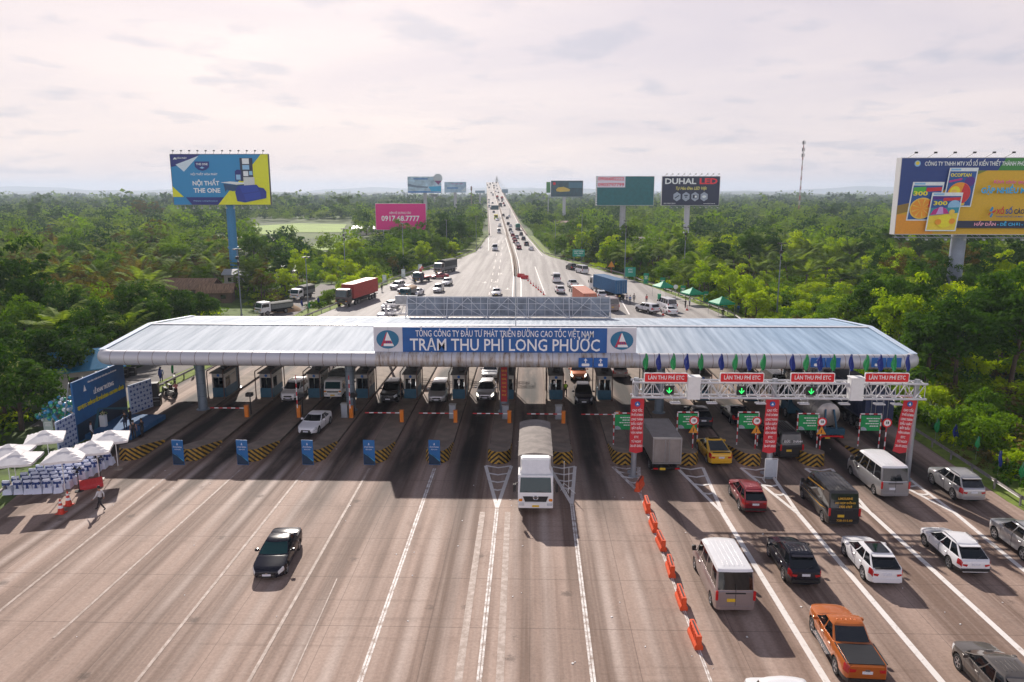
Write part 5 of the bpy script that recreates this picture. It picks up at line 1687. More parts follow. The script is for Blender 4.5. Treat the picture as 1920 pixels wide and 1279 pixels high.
# right side, driving away
far_car((1077, 507), "mpv", P_DARK, "dark people carrier stopped at the right guardrail", (-.35, 1), "rear")
far_car((1098, 514), "minibus", P_WHITE, "white minibus stopped behind the dark people carrier at the guardrail", (-.35, 1), "rear", "minibus")
far_car((1044, 531), "minibus", P_WHITE, "white minibus driving away right of the red cones", (-.03, 1), "rear", "minibus")
far_car((1078, 542), "pickup", P_WHITE, "white pickup driving away left of the blue container lorry", (-.12, 1), "rear", "pickup")
far_car((1052, 552), "suv", P_WHITE, "white car driving away below the white minibus", (-.08, 1), "rear")
hd = Vector((P(1128, 549) - P(1166, 563))); hd.normalize(); hd = Vector((-.30, 1, 0)).normalized()
container_truck(P(1164, 563) + hd * 7.2, hd, "white lorry with a blue container stopped on the right shoulder", WHITE, CONT_BLUE, L=14.4, boxL=12, top=4.0)
hd = Vector((-.12, 1, 0)).normalized()
container_truck(P(1105, 585) + hd * 6.5, hd, "lorry with a pale orange container behind the rear roof sign", WHITE, CONT_ORANGE, L=13.5, boxL=11, top=3.4)
far_car((1130, 562), "suv", P_WHITE, "white car beside the pale orange container", (-.15, 1), "rear")
far_car((1151, 585), "van", P_BROWN, "champagne van at the right end of the rear roof sign", (-.10, 1), "rear", "van", plate=PLATE_Y)
mid, h = by_wheels((1193.7, 585), (1210, 591), "L", "pickup"); h = Vector((-.30, 1, 0)).normalized()
build_car("pickup_truck", "white pickup with a canopy back on the right shoulder", "pickup", "pickup", P_WHITE, P(1213, 586), (-.55, 1, 0), over=dict(H=1.84, cab=(1.22, 1.95, 4.9, 5.2), bed=False, top=CAR["pickup"]["top"]))
far_car((1261, 584), "minibus", P_WHITE, "white minibus parked near the first green tent", (-.25, 1), "rear", "minibus")
far_car((1263, 592), "sedan", P_WHITE, "white saloon parked just behind the white minibus near the tents", (-.2, 1), "rear")
# village road on the left
canvas_truck(P(553, 564) + Vector((.6, 3.3, 0)), (-.25, -1, 0), "small white lorry with dark sides coming down the village road", WHITE, M("canvas_dark", (.05, .055, .05), .8, var=.3), L=6.4, w=2.0, cabw=1.9, top=2.9, cab_h=2.25, deflector=False, hino=False, r=.4, name="small_truck")
canvas_truck(P(489, 592) + Vector((1.6, 2.4, 0)), (-.75, -1, 0), "white lorry beside the sand heap on the village road", WHITE, M("canvas_dark", (.05, .055, .05), .8, var=.3), L=6.6, w=2.1, cabw=2.0, top=2.3, cab_h=2.35, deflector=False, hino=False, r=.42, name="small_truck")

# ------------------------------------------------------------------ traffic on the bridge: a few pixels each
def PB(px, py):
    lo, hi = BR_Y0 - 150, 1290
    for _ in range(60):
        y = (lo + hi) / 2
        p = PY(px, py, y)
        if p.z > max(0, bridge_z(y)): lo = y
        else: hi = y
    y = (lo + hi) / 2; p = PY(px, py, y); return Vector((p.x, y, max(0, bridge_z(y))))
NEARB = []
BT_ = [(935.5, 437, "minibus", P_SILVER, -1), (932, 413.5, "sedan", P_WHITE, -1), (925.7, 399, "sedan", P_BLACK, -1), (921, 393, "suv", P_DARK, -1), (917.5, 389, "minibus", P_WHITE, -1), (916.4, 381, "suv", P_WHITE, -1),
       (923.5, 382, "sedan", P_DARK, -1), (916.8, 376, "sedan", P_GREY, -1), (921, 362.5, "sedan", P_DARK, -1), (917, 353, "minibus", P_DARK, -1), (914, 348, "suv", P_DARK, -1), (919, 346, "van", P_GREY, -1), (928, 470, "van", P_WHITE, -1), (936.5, 424.5, "suv", P_WHITE, -1), (924, 367, "van", P_SILVER, -1),
       (943.7, 405.5, "suv", P_BLACK, 1), (951, 410.5, "suv", P_DARK, 1), (954.7, 407, "hatch", P_WHITE, 1), (953, 421.5, "suv", P_BLACK, 1), (957, 425, "sedan", P_WHITE, 1), (957, 433.5, "suv", P_DARK, 1), (959.5, 438, "sedan", P_WHITE, 1),
       (961.5, 444, "suv", P_RED, 1), (977, 442, "boxsuv", P_DARK, 1), (969, 447.5, "mpv", P_SILVER, 1), (964, 450, "hatch", P_RED, 1), (981.5, 450.5, "suv", P_BLACK, 1), (966, 456, "suv", P_RED, 1), (970.5, 460, "sedan", P_SILVER, 1),
       (987, 460.5, "suv", P_DARK, 1), (973, 467.5, "suv", P_RED, 1), (995.6, 469, "sedan", P_WHITE, 1), (935, 377, "minibus", P_WHITE, 1), (941.5, 378.5, "sedan", P_GREY, 1), (946, 387, "suv", P_DARK, 1), (944, 382.5, "sedan", P_RED, 1),
       (934.5, 362, "suv", P_GREY, 1), (929.5, 360, "suv", P_WHITE, 1), (932.5, 355, "sedan", P_DARK, 1), (926.5, 353.5, "suv", P_BLACK, 1), (926, 349.5, "van", P_DARK, 1), (930.5, 350, "minibus", P_WHITE, 1), (930.6, 343.5, "van", P_BLACK, 1), (924, 344.5, "minibus", P_BLACK, -1)]
CN = {P_WHITE.name: "white", P_SILVER.name: "silver", P_BLACK.name: "black", P_DARK.name: "charcoal", P_RED.name: "red", P_GREY.name: "grey"}
_seen = {}
for i, (px, py, st, pt, d) in enumerate(BT_):
    p = PB(px, py); big = p.y < 460
    hdv = (-.0595 * d, d, 0)
    zone = "at the foot of the bridge ramp" if p.y < 330 else "low on the bridge ramp" if p.y < 480 else "halfway up the bridge" if p.y < 900 else "near the crest of the bridge"
    nm = {"minibus": "minibus", "van": "van"}.get(st, "car")
    way = "coming down" if d < 0 else "driving up"
    s = CN[pt.name] + " " + nm + " " + way + " " + zone
    n = _seen.get(s, 0); _seen[s] = n + 1
    c = build_car("distant_" + nm, s, nm, st, pt, p, hdv, group="bridge traffic: " + s, detail=2 if p.y < 330 else 1)
    c["_n"] = 0; del c["_n"]
    if p.y >= BR_Y0:
        sl = (bridge_z(p.y + 5) - bridge_z(p.y - 5)) / 10
        c.rotation_euler = (math.atan(sl) * d, 0, c.rotation_euler.z)
for px, py, s, mat, d, w, top in ((970.5, 432, "green canvas lorry climbing low on the bridge ramp", M("canvas_green", (.01, .15, .10), .7, var=.2), 1, 2.4, 3.7), (932, 373, "red lorry on the bridge beside the median", CONT_RED, 1, 2.4, 3.6), (941, 375, "red lorry on the bridge near the right parapet", CONT_RED, 1, 2.4, 3.6), (938, 388, "grey lorry on the bridge below the two red lorries", M("canvas_charcoal", (.05, .055, .055)), 1, 2.3, 3.4)):
    p = PB(px, py)
    t = canvas_truck((p.x, p.y + 4), (-.0595, 1, 0), s, WHITE, mat, L=8.4, w=w, top=top, deflector=False); t.location.z = p.z
p = PB(930, 411)
bs = place((p.x, p.y), (.0595, -1, 0), "city_bus", "yellow and green bus coming down the bridge", "bus"); bs.location.z = p.z
m = MB(); m.rbox((0, 0, 1.7), (2.4, 8.5, 2.7), .15, 0); m.box((0, 0, 2.1), (2.44, 7.6, .8), 1); m.box((0, 0, 2.0), (2.0, 8.54, .95), 1); m.box((0, 0, 1.0), (2.43, 8.53, .5), 2)
for y in (2.8, -2.6):
    for sx in (-1, 1): m.lathe([(.4, -.1), (.48, -.05), (.48, .05), (.4, .1)], (sx * 1.1, y, .48), 12, 3, "X")
m.build("bus_body", [M("bus_yellow", (.62, .55, .05), .4), GLASS, M("bus_green", (.10, .35, .05), .4), RUBBER], bs)

# ------------------------------------------------------------------ bridge and median
bridge = thing("highway_bridge", "long concrete highway bridge climbing to a crest on the horizon", "bridge", (0, 0, 0))
YB = [BR_Y0 + 6 + (1420 - BR_Y0 - 6) * i / 40 for i in range(41)]
YB = [BR_Y0] + YB
def ribbon(mb, ys_, x0, x1, dz, m=0):
    vs = []
    for y in ys_:
        vs += [(bridge_x(y) + x0, y, bridge_z(y) + dz), (bridge_x(y) + x1, y, bridge_z(y) + dz)]
    mb.add(vs, [(2 * i, 2 * i + 1, 2 * i + 3, 2 * i + 2) for i in range(len(ys_) - 1)], m)
def wall(mb, ys_, x, z0, z1, t, m=0):
    for s in (-t / 2, t / 2):
        vs = []
        for y in ys_:
            vs += [(bridge_x(y) + x + s, y, bridge_z(y) + z0), (bridge_x(y) + x + s, y, bridge_z(y) + z1)]
        mb.add(vs, [(2 * i, 2 * i + 1, 2 * i + 3, 2 * i + 2) for i in range(len(ys_) - 1)], m)
    ribbon(mb, ys_, x - t / 2, x + t / 2, z1, m)
m = MB(); ribbon(m, YB, -BHW, BHW, .0); ribbon(m, YB, -BHW, BHW, -1.6)
for x in (-BHW, BHW):
    wall(m, YB, x, -1.6, -.004, .1)
m.build("deck", M("bridge_deck_grey", (.29, .265, .25), .85, var=.14, scale=.15, stretch=(1, .05, 1)), bridge)
for x in (-BHW + .2, BHW - .2):
    m = MB(); wall(m, YB, x, -.3, .95, .3); m.build("parapet", M("parapet_brown", (.25, .175, .14), .8, var=.25, scale=.6), bridge)
m = MB()
for x in (-BHW + 1.0, -.9, .9, BHW - 1.0):
    ribbon(m, YB, x - .14, x + .14, .02)
m.build("edge_line", PAINT_OLD, bridge)
for i in range(14):
    y = 470 + i * 45
    z = bridge_z(y)
    m = MB(); m.box((bridge_x(y), y, (z - 1.6) / 2 - .2), (BHW * 1.2, 2.0, max(.5, z - 1.2))); m.build("pier", CONC, bridge)
# cable-stayed pylon just past the crest
py_ = thing("bridge_pylon", "pale cable-stayed bridge pylon with thin cables just beyond the bridge crest", "pylon", (PY(931.5, 345, 1480).x, 1480, 0))
top = PY(931, 331, 1480).z
m = MB(); m.tube([(-6, 0, 0), (-3, 0, 30), (0, 0, top)], 1.0, 8); m.tube([(6, 0, 0), (3, 0, 30), (0, 0, top)], 1.0, 8); m.build("tower", M("pylon_pale", (.62, .60, .60), .6), py_)
m = MB()
for k in range(7):
    m.tube([(0, 0, top - 1 - k), (22 - k * 2.6, -10 + k, top - 26 + k * .8)], .12, 5)
    m.tube([(0, 0, top - 1 - k), (-9 + k, -120 + k * 12, 34)], .12, 5)
m.build("cable", M("pylon_pale", (.62, .60, .60), .6), py_)

med = thing("median_barrier", "double steel guardrail with bare soil along the highway median", "guardrail", (0, 0, 0))
mpath = [P(967, 518), P(966, 500), P(963, 482), P(958, 465), P(951, 444)] + [Vector((bridge_x(y), y, bridge_z(y))) for y in YB[2:30]]
m = MB()
for a, b in zip(mpath, mpath[1:]):
    for sx in (-.55, .55):
        m.quad(a + Vector((sx, 0, .35)), b + Vector((sx, 0, .35)), b + Vector((sx, 0, .82)), a + Vector((sx, 0, .82)))
        m.quad(a + Vector((sx - .06, 0, .84)), b + Vector((sx - .06, 0, .84)), b + Vector((sx + .06, 0, .84)), a + Vector((sx + .06, 0, .84)))
m.build("rail", M("rail_brown_steel", (.24, .19, .165), .6, .3, var=.3), med)
m = MB()
for a, b in zip(mpath, mpath[1:]):
    m.quad(a + Vector((-.5, 0, .12)), b + Vector((-.5, 0, .12)), b + Vector((.5, 0, .12)), a + Vector((.5, 0, .12)))
m.build("soil", M("median_soil", (.13, .085, .055), .95, var=.4), med)
vm = thing("overhead_sign", "small dark teal overhead sign on a beam across the bridge", "sign", (PB(935, 399).x, 505, bridge_z(505)))
w = 9.5
m = MB(); m.box((-.8, 0, 6.1), (5.0, .3, 2.9)); m.build("panel", M("sign_dark_teal", (.012, .055, .075), .5), vm)
m = MB(); m.box((.2, .3, 5.0), (17.5, .15, .15)); m.tube([(-BHW + .2, .3, 0), (-BHW + .2, .3, 6)], .15, 8); m.tube([(BHW - .2, .3, 0), (BHW - .2, .3, 6)], .15, 8); m.build("beam", STEEL, vm)

# ------------------------------------------------------------------ guardrails
RAILM = M("guardrail_zinc", (.30, .28, .265), .6, .1, var=.25)
pm = MB(); pm.box((0, 0, .38), (.12, .10, .76)); POSTM = pm.mesh("rail_post", M("rail_post_grey", (.25, .24, .23), .6, .3, var=.2))
def guardrail(pts, label, step=6.0):
    g_ = thing("guardrail", label, "guardrail", (0, 0, 0), 0, "roadside guardrails")
    m = MB()
    prof_ = [(.0, .50), (.07, .56), (.02, .64), (.07, .72), (.0, .78)]
    for a, b in zip(pts, pts[1:]):
        d = (b - a).normalized(); n_ = Vector((d.y, -d.x, 0))
        for (u0, z0), (u1, z1) in zip(prof_, prof_[1:]):
            m.quad(a + n_ * u0 + Vector((0, 0, z0)), b + n_ * u0 + Vector((0, 0, z0)), b + n_ * u1 + Vector((0, 0, z1)), a + n_ * u1 + Vector((0, 0, z1)))
    m.build("rail", RAILM, g_)
    acc = 0
    for a, b in zip(pts, pts[1:]):
        L = (b - a).length; t = acc
        while t < L:
            o = link("post", POSTM, g_); o.location = a.lerp(b, t / L); t += step
        acc = t - L
    return g_
def edge_pts(fn, off, y0, y1, n):
    return [Vector((fn(y0 + (y1 - y0) * i / n) + off, y0 + (y1 - y0) * i / n, 0)) for i in range(n + 1)]
guardrail(edge_pts(EDGE_L, -.5, P(285, 745).y, 175, 24), "steel guardrail along the left lane past the first toll booth", 4)
guardrail(edge_pts(EDGE_L, -.5, 178, 368, 20), "steel guardrail along the far left shoulder up to the bridge", 8)
guardrail(edge_pts(EDGE_L, -.8, 44, P(60, 903).y - 2, 4), "pale guardrail behind the covered chairs at the left edge", 3)
guardrail(edge_pts(EDGE_R, .4, 14, P(1655, 785).y, 14), "steel guardrail below the green bank at the right edge", 3)
guardrail(edge_pts(EDGE_R, .5, P(1640, 775).y, 165, 16), "steel guardrail behind the green tents", 4)
guardrail(edge_pts(EDGE_R, .5, 168, 368, 20), "steel guardrail along the far right shoulder up to the bridge", 8)

# grass verges and village road
VR = [P(120, 800), P(210, 730), P(312, 688), P(415, 640), P(512, 594), P(580, 558), P(612, 545), P(626, 533)]
m = MB()
for a, b in zip(VR, VR[1:]):
    n0 = Vector((3.2, 0, 0))
    m.quad(a - n0 + Vector((0, 0, -.02)), a + n0 + Vector((0, 0, -.02)), b + n0 + Vector((0, 0, -.02)), b - n0 + Vector((0, 0, -.02)))
kind(m.build("village_road", M("village_asphalt", (.16, .145, .135), .9, var=.2, scale=.5)))
m = MB()
VERGE = M("verge_grass", (.15, .21, .02), .95, var=.45, scale=1.2, bump=.5)
for fn, o0, o1, y0, y1 in ((EDGE_L, -4.5, -.1, 66, 368), (EDGE_R, .1, 3.2, 14, 368)):
    n = 30
    for i in range(n):
        ya, yb = y0 + (y1 - y0) * i / n, y0 + (y1 - y0) * (i + 1) / n
        m.quad((fn(ya) + o0, ya, -.04), (fn(ya) + o1, ya, -.012), (fn(yb) + o1, yb, -.012), (fn(yb) + o0, yb, -.04))
kind(m.build("grass_verge", VERGE))
m = MB()
q = [P(470, 441), P(560, 436), P(640, 436), P(650, 421), P(560, 419), P(480, 424)]
m.poly([p + Vector((0, 0, .1)) for p in q])
for q in ([P(575, 470), P(705, 468), P(715, 452), P(600, 452)], [P(1420, 560), P(1600, 560), P(1640, 525), P(1450, 522)]):
    m.poly([p + Vector((0, 0, .06)) for p in q])
kind(m.build("meadow", M("meadow_green", (.26, .37, .08), .95, var=.25, scale=.05)))
m = MB(); m.poly([P(180, 378) + Vector((0, 0, .05)), P(262, 378) + Vector((0, 0, .05)), P(270, 372) + Vector((0, 0, .05)), P(190, 372) + Vector((0, 0, .05))])
kind(m.build("river_water", M("river_water", (.25, .27, .28), .08)))
sand = thing("sand_heap", "heap of brown sand beside the white lorry on the village road", "sand heap", tuple(P(533, 582)))
m = MB(); r_ = random.Random(5)
m.lathe([(3.0, 0), (2.4, .5), (1.3, 1.25), (.3, 1.6), (0, 1.62)], n=18)
m.v = [(x * (1 + .15 * math.sin(3 * x + y)), y * (1.0 + .1 * math.sin(2 * x)), z * (1 + .1 * math.sin(4 * x + 3 * y))) for x, y, z in m.v]
m.build("heap", M("sand_brown", (.30, .19, .10), .95, var=.25, scale=2, bump=.4), sand, smooth=60)

# ------------------------------------------------------------------ lamp posts, telephone mast
LP_ = [((453, 592), (447, 466), "left of the canopy roof by the village road"), ((578, 577), (577, 481), "beside the small white lorries on the village road"), ((648, 524), (645, 428), "behind the red container lorry"),
       ((757, 512), (755, 418), "in front of the pink billboard"), ((838, 480), (838, 412), "right of the pink billboard"), ((893, 470), (893, 405), "next to the bridge ramp on the left"),
       ((1456, 594), (1463, 455), "at the right guardrail beyond the green tents"), ((1281, 542), (1287, 425), "below the black billboard"), ((1171, 522), (1175, 413), "below the blank teal billboard"),
       ((1090, 490), (1091, 400), "beside the green road sign"), ((1041, 480), (1042, 412), "where the right guardrail meets the ramp")]
for b, t, s in LP_:
    p = P(*b); h = PY(t[0], t[1], p.y).z
    l = thing("lamp_post", "tall grey lamp post " + s, "lamp post", tuple(p), 0, "tall lamp posts along the highway")
    m = MB(); m.tube([(0, 0, 0), (0, 0, h)], .13, 8, r1=.07); m.lathe([(.25, 0), (.2, .25), (.13, .4)], n=8); m.build("pole", M("lamp_pole", (.22, .25, .28), .45, .4, var=.1), l)
    for a in (0, 2.1, 4.2):
        m = MB(); m.rbox((.55 * math.cos(a), .55 * math.sin(a), h - .15), (.5, .4, .18), .05); m.tube([(0, 0, h - .3), (.5 * math.cos(a), .5 * math.sin(a), h - .15)], .03, 6); m.build("lamp_head", BLACK, l)
    if b[0] in (453, 1281, 1171, 1456, 648):
        m = MB(); m.rbox((0, -.1, h - 1.6), (.5, .4, .5), .05); m.rbox((.1, 0, h - 2.6), (.3, .4, .7), .05); m.build("camera_box", BLACK, l)
bt = PD(1499, 378, 560); h = PD(1501.5, 264, 560).z
tw_ = thing("telephone_mast", "tall thin red and white telephone mast rising from the woods on the right", "mast", (bt.x, bt.y, 0))
m = MB()
a_ = .45
for i in range(16):
    z0, z1 = h * i / 16, h * (i + 1) / 16
    w0, w1 = a_ * (1.5 - i / 16), a_ * (1.5 - (i + 1) / 16)
    for k in range(3):
        t0 = 2.09 * k; t1 = 2.09 * (k + 1)
        m.tube([(w0 * math.cos(t0), w0 * math.sin(t0), z0), (w1 * math.cos(t0), w1 * math.sin(t0), z1)], .12, 5, i % 2)
        m.tube([(w0 * math.cos(t0), w0 * math.sin(t0), z0), (w1 * math.cos(t1), w1 * math.sin(t1), z1)], .06, 4, i % 2)
m.build("lattice", [M("mast_red", (.30, .06, .04), .6), M("mast_grey", (.42, .38, .36), .6)], tw_)
m = MB()
for k in range(3):
    t = 2.09 * k
    for z in (h - 2, h - 7, h - 11): m.box((.9 * math.cos(t), .9 * math.sin(t), z), (.4, .4, 2.4), 0, t)
m.build("antenna", M("antenna_grey", (.16, .14, .14), .6), tw_)
for px, hpx in ((884, 349),):
    bt = PD(px, 372, 760); h = PD(px, hpx, 760).z
    t2 = thing("telephone_mast", "distant brown telephone mast left of the bridge", "mast", (bt.x, bt.y, 0))
    m = MB(); m.tube([(0, 0, 0), (0, 0, h)], .5, 6, r1=.35); m.build("lattice", M("mast_brown", (.2, .13, .1), .7), t2)
    m = MB(); m.box((0, 0, h - 2.5), (1.5, 1.5, 4)); m.build("antenna", M("mast_brown", (.2, .13, .1), .7), t2)

# ------------------------------------------------------------------ billboards
class Board:
    """hoarding on one steel pole: panel corners from the photo at one distance, its picture laid on in thin sheets"""
    def __init__(s, label, zc, x0, y0, x1, y1, polex, face, rz=0.0, pole_mat=None, pr=1.0, depth=.7, lamps=0, edge=None, truss=False, ground=0.0):
        a, b = PD(x0, y1, zc), PD(x1, y0, zc)
        ctr = PD((x0 + x1) / 2, (y0 + y1) / 2, zc)
        s.w = (PD(x1, (y0 + y1) / 2, zc) - PD(x0, (y0 + y1) / 2, zc)).length; s.h = b.z - a.z
        s.r = thing("billboard", label, "billboard", (ctr.x, ctr.y, 0), YAW + rz)
        s.z = ctr.z; s.n = 0
        m = MB(); m.box((0, depth / 2, s.z), (s.w, depth, s.h)); m.build("panel", face, s.r)
        m = MB()
        for sx in (-1, 1): m.box((sx * (s.w / 2 + .03), depth / 2, s.z), (.10, depth + .1, s.h + .2))
        for sz in (-1, 1): m.box((0, depth / 2, s.z + sz * (s.h / 2 + .05)), (s.w, depth + .1, .10))
        m.build("frame", edge or M("board_frame", (.55, .55, .56), .5), s.r)
        if polex is not None:
            px_ = (PD(polex, y1, zc) - ctr).dot(Vector((math.cos(YAW + rz), math.sin(YAW + rz), 0)))
            m = MB(); zt = s.z - s.h / 2 - .05
            m.tube([(px_, depth + pr, ground), (px_, depth + pr, zt + s.h * .5)], pr, 18); m.lathe([(pr + .02, zt * .42 - .25), (pr + .22, zt * .42 - .2), (pr + .22, zt * .42 + .2), (pr + .02, zt * .42 + .25)], (px_, depth + pr, 0), 18)
            m.build("pole", pole_mat or M("board_pole", (.36, .37, .40), .5, .2, var=.12, scale=.6), s.r, smooth=40)
        if lamps:
            for row, sz in (("t", 1), ("b", -1)):
                for i in range(lamps):
                    x = -s.w / 2 + s.w * (i + .3) / lamps
                    m = MB(); zz = s.z + sz * s.h / 2
                    m.tube([(x, .1, zz), (x + .7, -1.1, zz + sz * .75)], .04, 5); m.rbox((x + .7, -1.15, zz + sz * .8), (.42, .34, .26), .06)
                    m.build("floodlight", BLACK if sz > 0 else STEEL, s.r)
        if truss:
            m = MB(); zz = s.z - s.h / 2
            for y in (-1.4, 0.0):
                m.tube([(-s.w / 2 - .3, y, zz - .5), (s.w / 2 + .3, y, zz - .5)], .05, 5)
            n = int(s.w / 1.2)
            for i in range(n):
                x = -s.w / 2 + i * 1.2
                m.tube([(x, 0, zz - .5), (x + .6, -1.4, zz - .5), (x + 1.2, 0, zz - .5)], .04, 5); m.tube([(x, .3, zz), (x + .6, -.7, zz - .9)], .04, 5)
            m.build("catwalk", STEEL, s.r)
    def u(s, u, v):
        s_ = ((u - .5) * s.w, s.z + (.5 - v) * s.h); return s_
    def poly(s, pts, mat, name="picture"):
        s.n += 1; y = -.012 * s.n - .01
        m = MB(); m.prism([(s.u(a, b)[0], y, s.u(a, b)[1]) for a, b in pts], (0, .008, 0)); return m.build(name, mat, s.r)
    def rect(s, u0, v0, u1, v1, mat, name="picture"):
        return s.poly([(u0, v0), (u1, v0), (u1, v1), (u0, v1)], mat, name)
    def disc(s, u, v, r, mat, n=24, ry=None):
        k = s.w / s.h
        return s.poly([(u + r * math.cos(t), v + (ry or r * k) * math.sin(t)) for t in np.linspace(0, 2 * math.pi, n, endpoint=False)], mat)
    def text(s, t, u, v, hgt, mat, w=None, bold=.015, shear=0):
        s.n += 1; x, z = s.u(u, v)
        return put_text(s.r, "lettering", t, x, -.012 * s.n - .012, z, hgt * s.h, mat, w * s.w if w else None, bold, .004, 0, shear)

C = lambda n, c, **k: M("print_" + n, tuple(min(.86, q * (1.3 if q > .1 else .9)) for q in c), k.pop("rough", .5), var=k.pop("var", .06), **k)
CY, NAVY, LIME, PALE = C("cyan", (.015, .20, .42)), C("navy", (.010, .022, .15)), C("lime", (.58, .60, .012)), C("pale", (.62, .68, .72))
LBLUE = C("light_blue", (.22, .42, .60)); DKB = C("dark_blue", (.006, .016, .06))
b = Board("large blue and yellow furniture billboard with a navy sofa on a blue pole", 181, 322.5, 290, 505, 384, 423, CY, pole_mat=M("pole_blue", (.03, .20, .40), .5, var=.15), pr=1.05, lamps=12, edge=M("board_frame_dark", (.14, .14, .15), .6))
b.poly([(0, 0), (.31, 0), (.08, .22), (0, .25)], NAVY)
b.poly([(.29, .03), (.05, .20), (.13, .34)], C("curl", (.50, .60, .66)))
b.text("NỘI THẤT", .345, .575, .118, PALE, .275, .03); b.text("THE ONE", .352, .72, .125, PALE, .275, .03)
b.text("NỘI THẤT HÒA PHÁT", .335, .395, .055, PALE, .275, .02)
b.poly([(.245, .14), (.395, .14), (.392, .25), (.36, .305), (.32, .325), (.28, .305), (.248, .25)], NAVY)
b.text("THE ONE", .32, .195, .058, PALE, .12, .02); b.poly([(.295, .265), (.32, .24), (.345, .265), (.32, .285)], LBLUE)
b.poly([(.03, .10), (.045, .06), (.055, .06), (.07, .10), (.055, .10), (.05, .085), (.045, .10)], PALE); b.text("HÒA PHÁT", .12, .075, .045, PALE, .10, .015)
b.poly([(0, .63), (.11, .845), (0, .845)], LIME); b.poly([(.13, .85), (.52, .85), (.465, 1), (.19, 1)], NAVY); b.text("Website: noithattheone.vn", .33, .925, .035, LBLUE, .25, .008)
b.poly([(.465, 1), (.60, .72), (.84, .20), (.93, 0), (1, 0), (1, 1)], LIME)
b.poly([(.46, 1.0), (.585, .72), (.66, .72), (.95, .98), (.95, 1.0)], LIME)
b.rect(.71, .07, .84, .53, C("cabinet_dark", (.012, .03, .07))); b.rect(.735, .08, .805, .19, PALE); b.rect(.735, .21, .805, .30, LBLUE); b.rect(.74, .33, .79, .43, PALE); b.rect(.80, .33, .835, .41, LBLUE); b.rect(.738, .45, .85, .62, C("cabinet_pale", (.5, .52, .5)))
b.poly([(.655, .33), (.68, .30), (.72, .31), (.72, .52), (.655, .52)], NAVY); b.rect(.665, .40, .71, .50, LBLUE)
b.poly([(.50, .555), (.60, .535), (.745, .56), (.745, .585), (.66, .60)], PALE); b.poly([(.53, .58), (.66, .605), (.74, .59), (.74, .70), (.62, .73), (.56, .70), (.545, .75)], C("desk_teal", (.01, .07, .13)))
SOFA = C("sofa_navy", (.008, .035, .22)); SOFA2 = C("sofa_blue", (.015, .06, .30))
b.poly([(.66, .66), (.69, .62), (.87, .60), (.89, .65), (.94, .67), (.965, .74), (.96, .87), (.74, .955), (.66, .93), (.645, .75)], SOFA); b.poly([(.69, .63), (.87, .61), (.89, .73), (.72, .77)], SOFA2); b.poly([(.73, .79), (.90, .74), (.91, .87), (.75, .93)], SOFA2)
# lottery hoarding
b = Board("huge yellow and blue lottery billboard with three ticket pictures at the right edge", 118, 1688, 297, 2002, 440, 1824, C("amber_print", (.55, .33, .015)), rz=RAD(-3), pr=1.12, lamps=9, truss=True, depth=1.6, pole_mat=M("pole_pale", (.27, .31, .40), .5, .2, var=.12, scale=.6))
b.rect(0, 0, 1, .16, C("deep_blue", (.01, .05, .17))); b.poly([(0, .16), (.36, .16), (.30, .36), (.20, .52), (.0, .62)], C("deep_blue", (.01, .05, .17)))
b.poly([(.36, .16), (.50, .16), (.40, .26), (.31, .42), (.295, .36)], C("olive_print", (.14, .17, .03))); b.poly([(0, .62), (.20, .52), (.26, .48), (.2, .62), (0, .74)], C("brown_print", (.22, .14, .03)))
b.poly([(.60, 0), (1, 0), (1, .16), (.56, .16)], C("green_print", (.05, .20, .05)))
b.rect(0, .74, .22, 1, C("orange_print", (.60, .24, .012)))
b.text("CÔNG TY TNHH MTV XỔ SỐ KIẾN THIẾT THÀNH PHỐ HỒ CHÍ MINH", .50, .075, .075, PALE, .73, .02)
b.disc(.092, .07, .018, LBLUE); b.disc(.092, .065, .011, C("badge_gold", (.65, .5, .05)))
TKB = C("ticket_blue", (.01, .10, .26)); PUR = C("ticket_purple", (.10, .015, .18)); ORG = C("ticket_orange", (.70, .25, .015)); ORL = C("ticket_peel", (.75, .45, .08)); TR = C("ticket_red", (.50, .02, .03)); TY = C("ticket_yellow", (.72, .58, .02)); TG = C("ticket_green", (.10, .35, .04)); MAG = C("ticket_magenta", (.40, .02, .18))
class Ticket:
    """one printed ticket on the hoarding, drawn in its own 0..1 frame"""
    def __init__(s, x0, y0, x1, y1, base):
        s.q = (x0, y0, x1 - x0, y1 - y0); s.p([(0, 0), (1, 0), (1, 1), (0, 1)], PALE); s.p([(.04, .09), (.96, .09), (.96, .97), (.04, .97)], base); s.p([(.06, .02), (.4, .02), (.4, .07), (.06, .07)], LBLUE)
    def L(s, a, c): return (s.q[0] + a * s.q[2] - .02 * (c - .5) * 1.0, s.q[1] + c * s.q[3])
    def p(s, pts, mat): b.poly([s.L(*t) for t in pts], mat)
    def d(s, a, c, r, mat, t0=0, t1=6.283, n=26): s.p([(a + r * math.cos(t), c + r * .73 * math.sin(t)) for t in np.linspace(t0, t1, n, endpoint=t1 < 6)], mat)
    def t(s, tx, a, c, h, mat, w): u, v = s.L(a, c); b.text(tx, u, v, h * s.q[3], mat, w * s.q[2], .03)
k1 = Ticket(.067, .31, .25, .82, TKB)
k1.p([(.06, .14), (.45, .12), (.45, .24), (.06, .32)], TG); k1.p([(.47, .15), (.95, .13), (.95, .23), (.47, .25)], TR); k1.t("300", .30, .30, .15, TY, .45)
k1.d(.42, .68, .38, ORL); k1.d(.42, .68, .34, ORG)
for q_ in range(9):
    t_ = q_ * .698; k1.d(.42, .68, .30, ORL, t_, t_ + .08, 3) if False else k1.p([(.42 + .04 * math.cos(t_), .68 + .03 * math.sin(t_)), (.42 + .32 * math.cos(t_ - .07), .68 + .235 * math.sin(t_ - .07)), (.42 + .32 * math.cos(t_ + .07), .68 + .235 * math.sin(t_ + .07))], ORL)
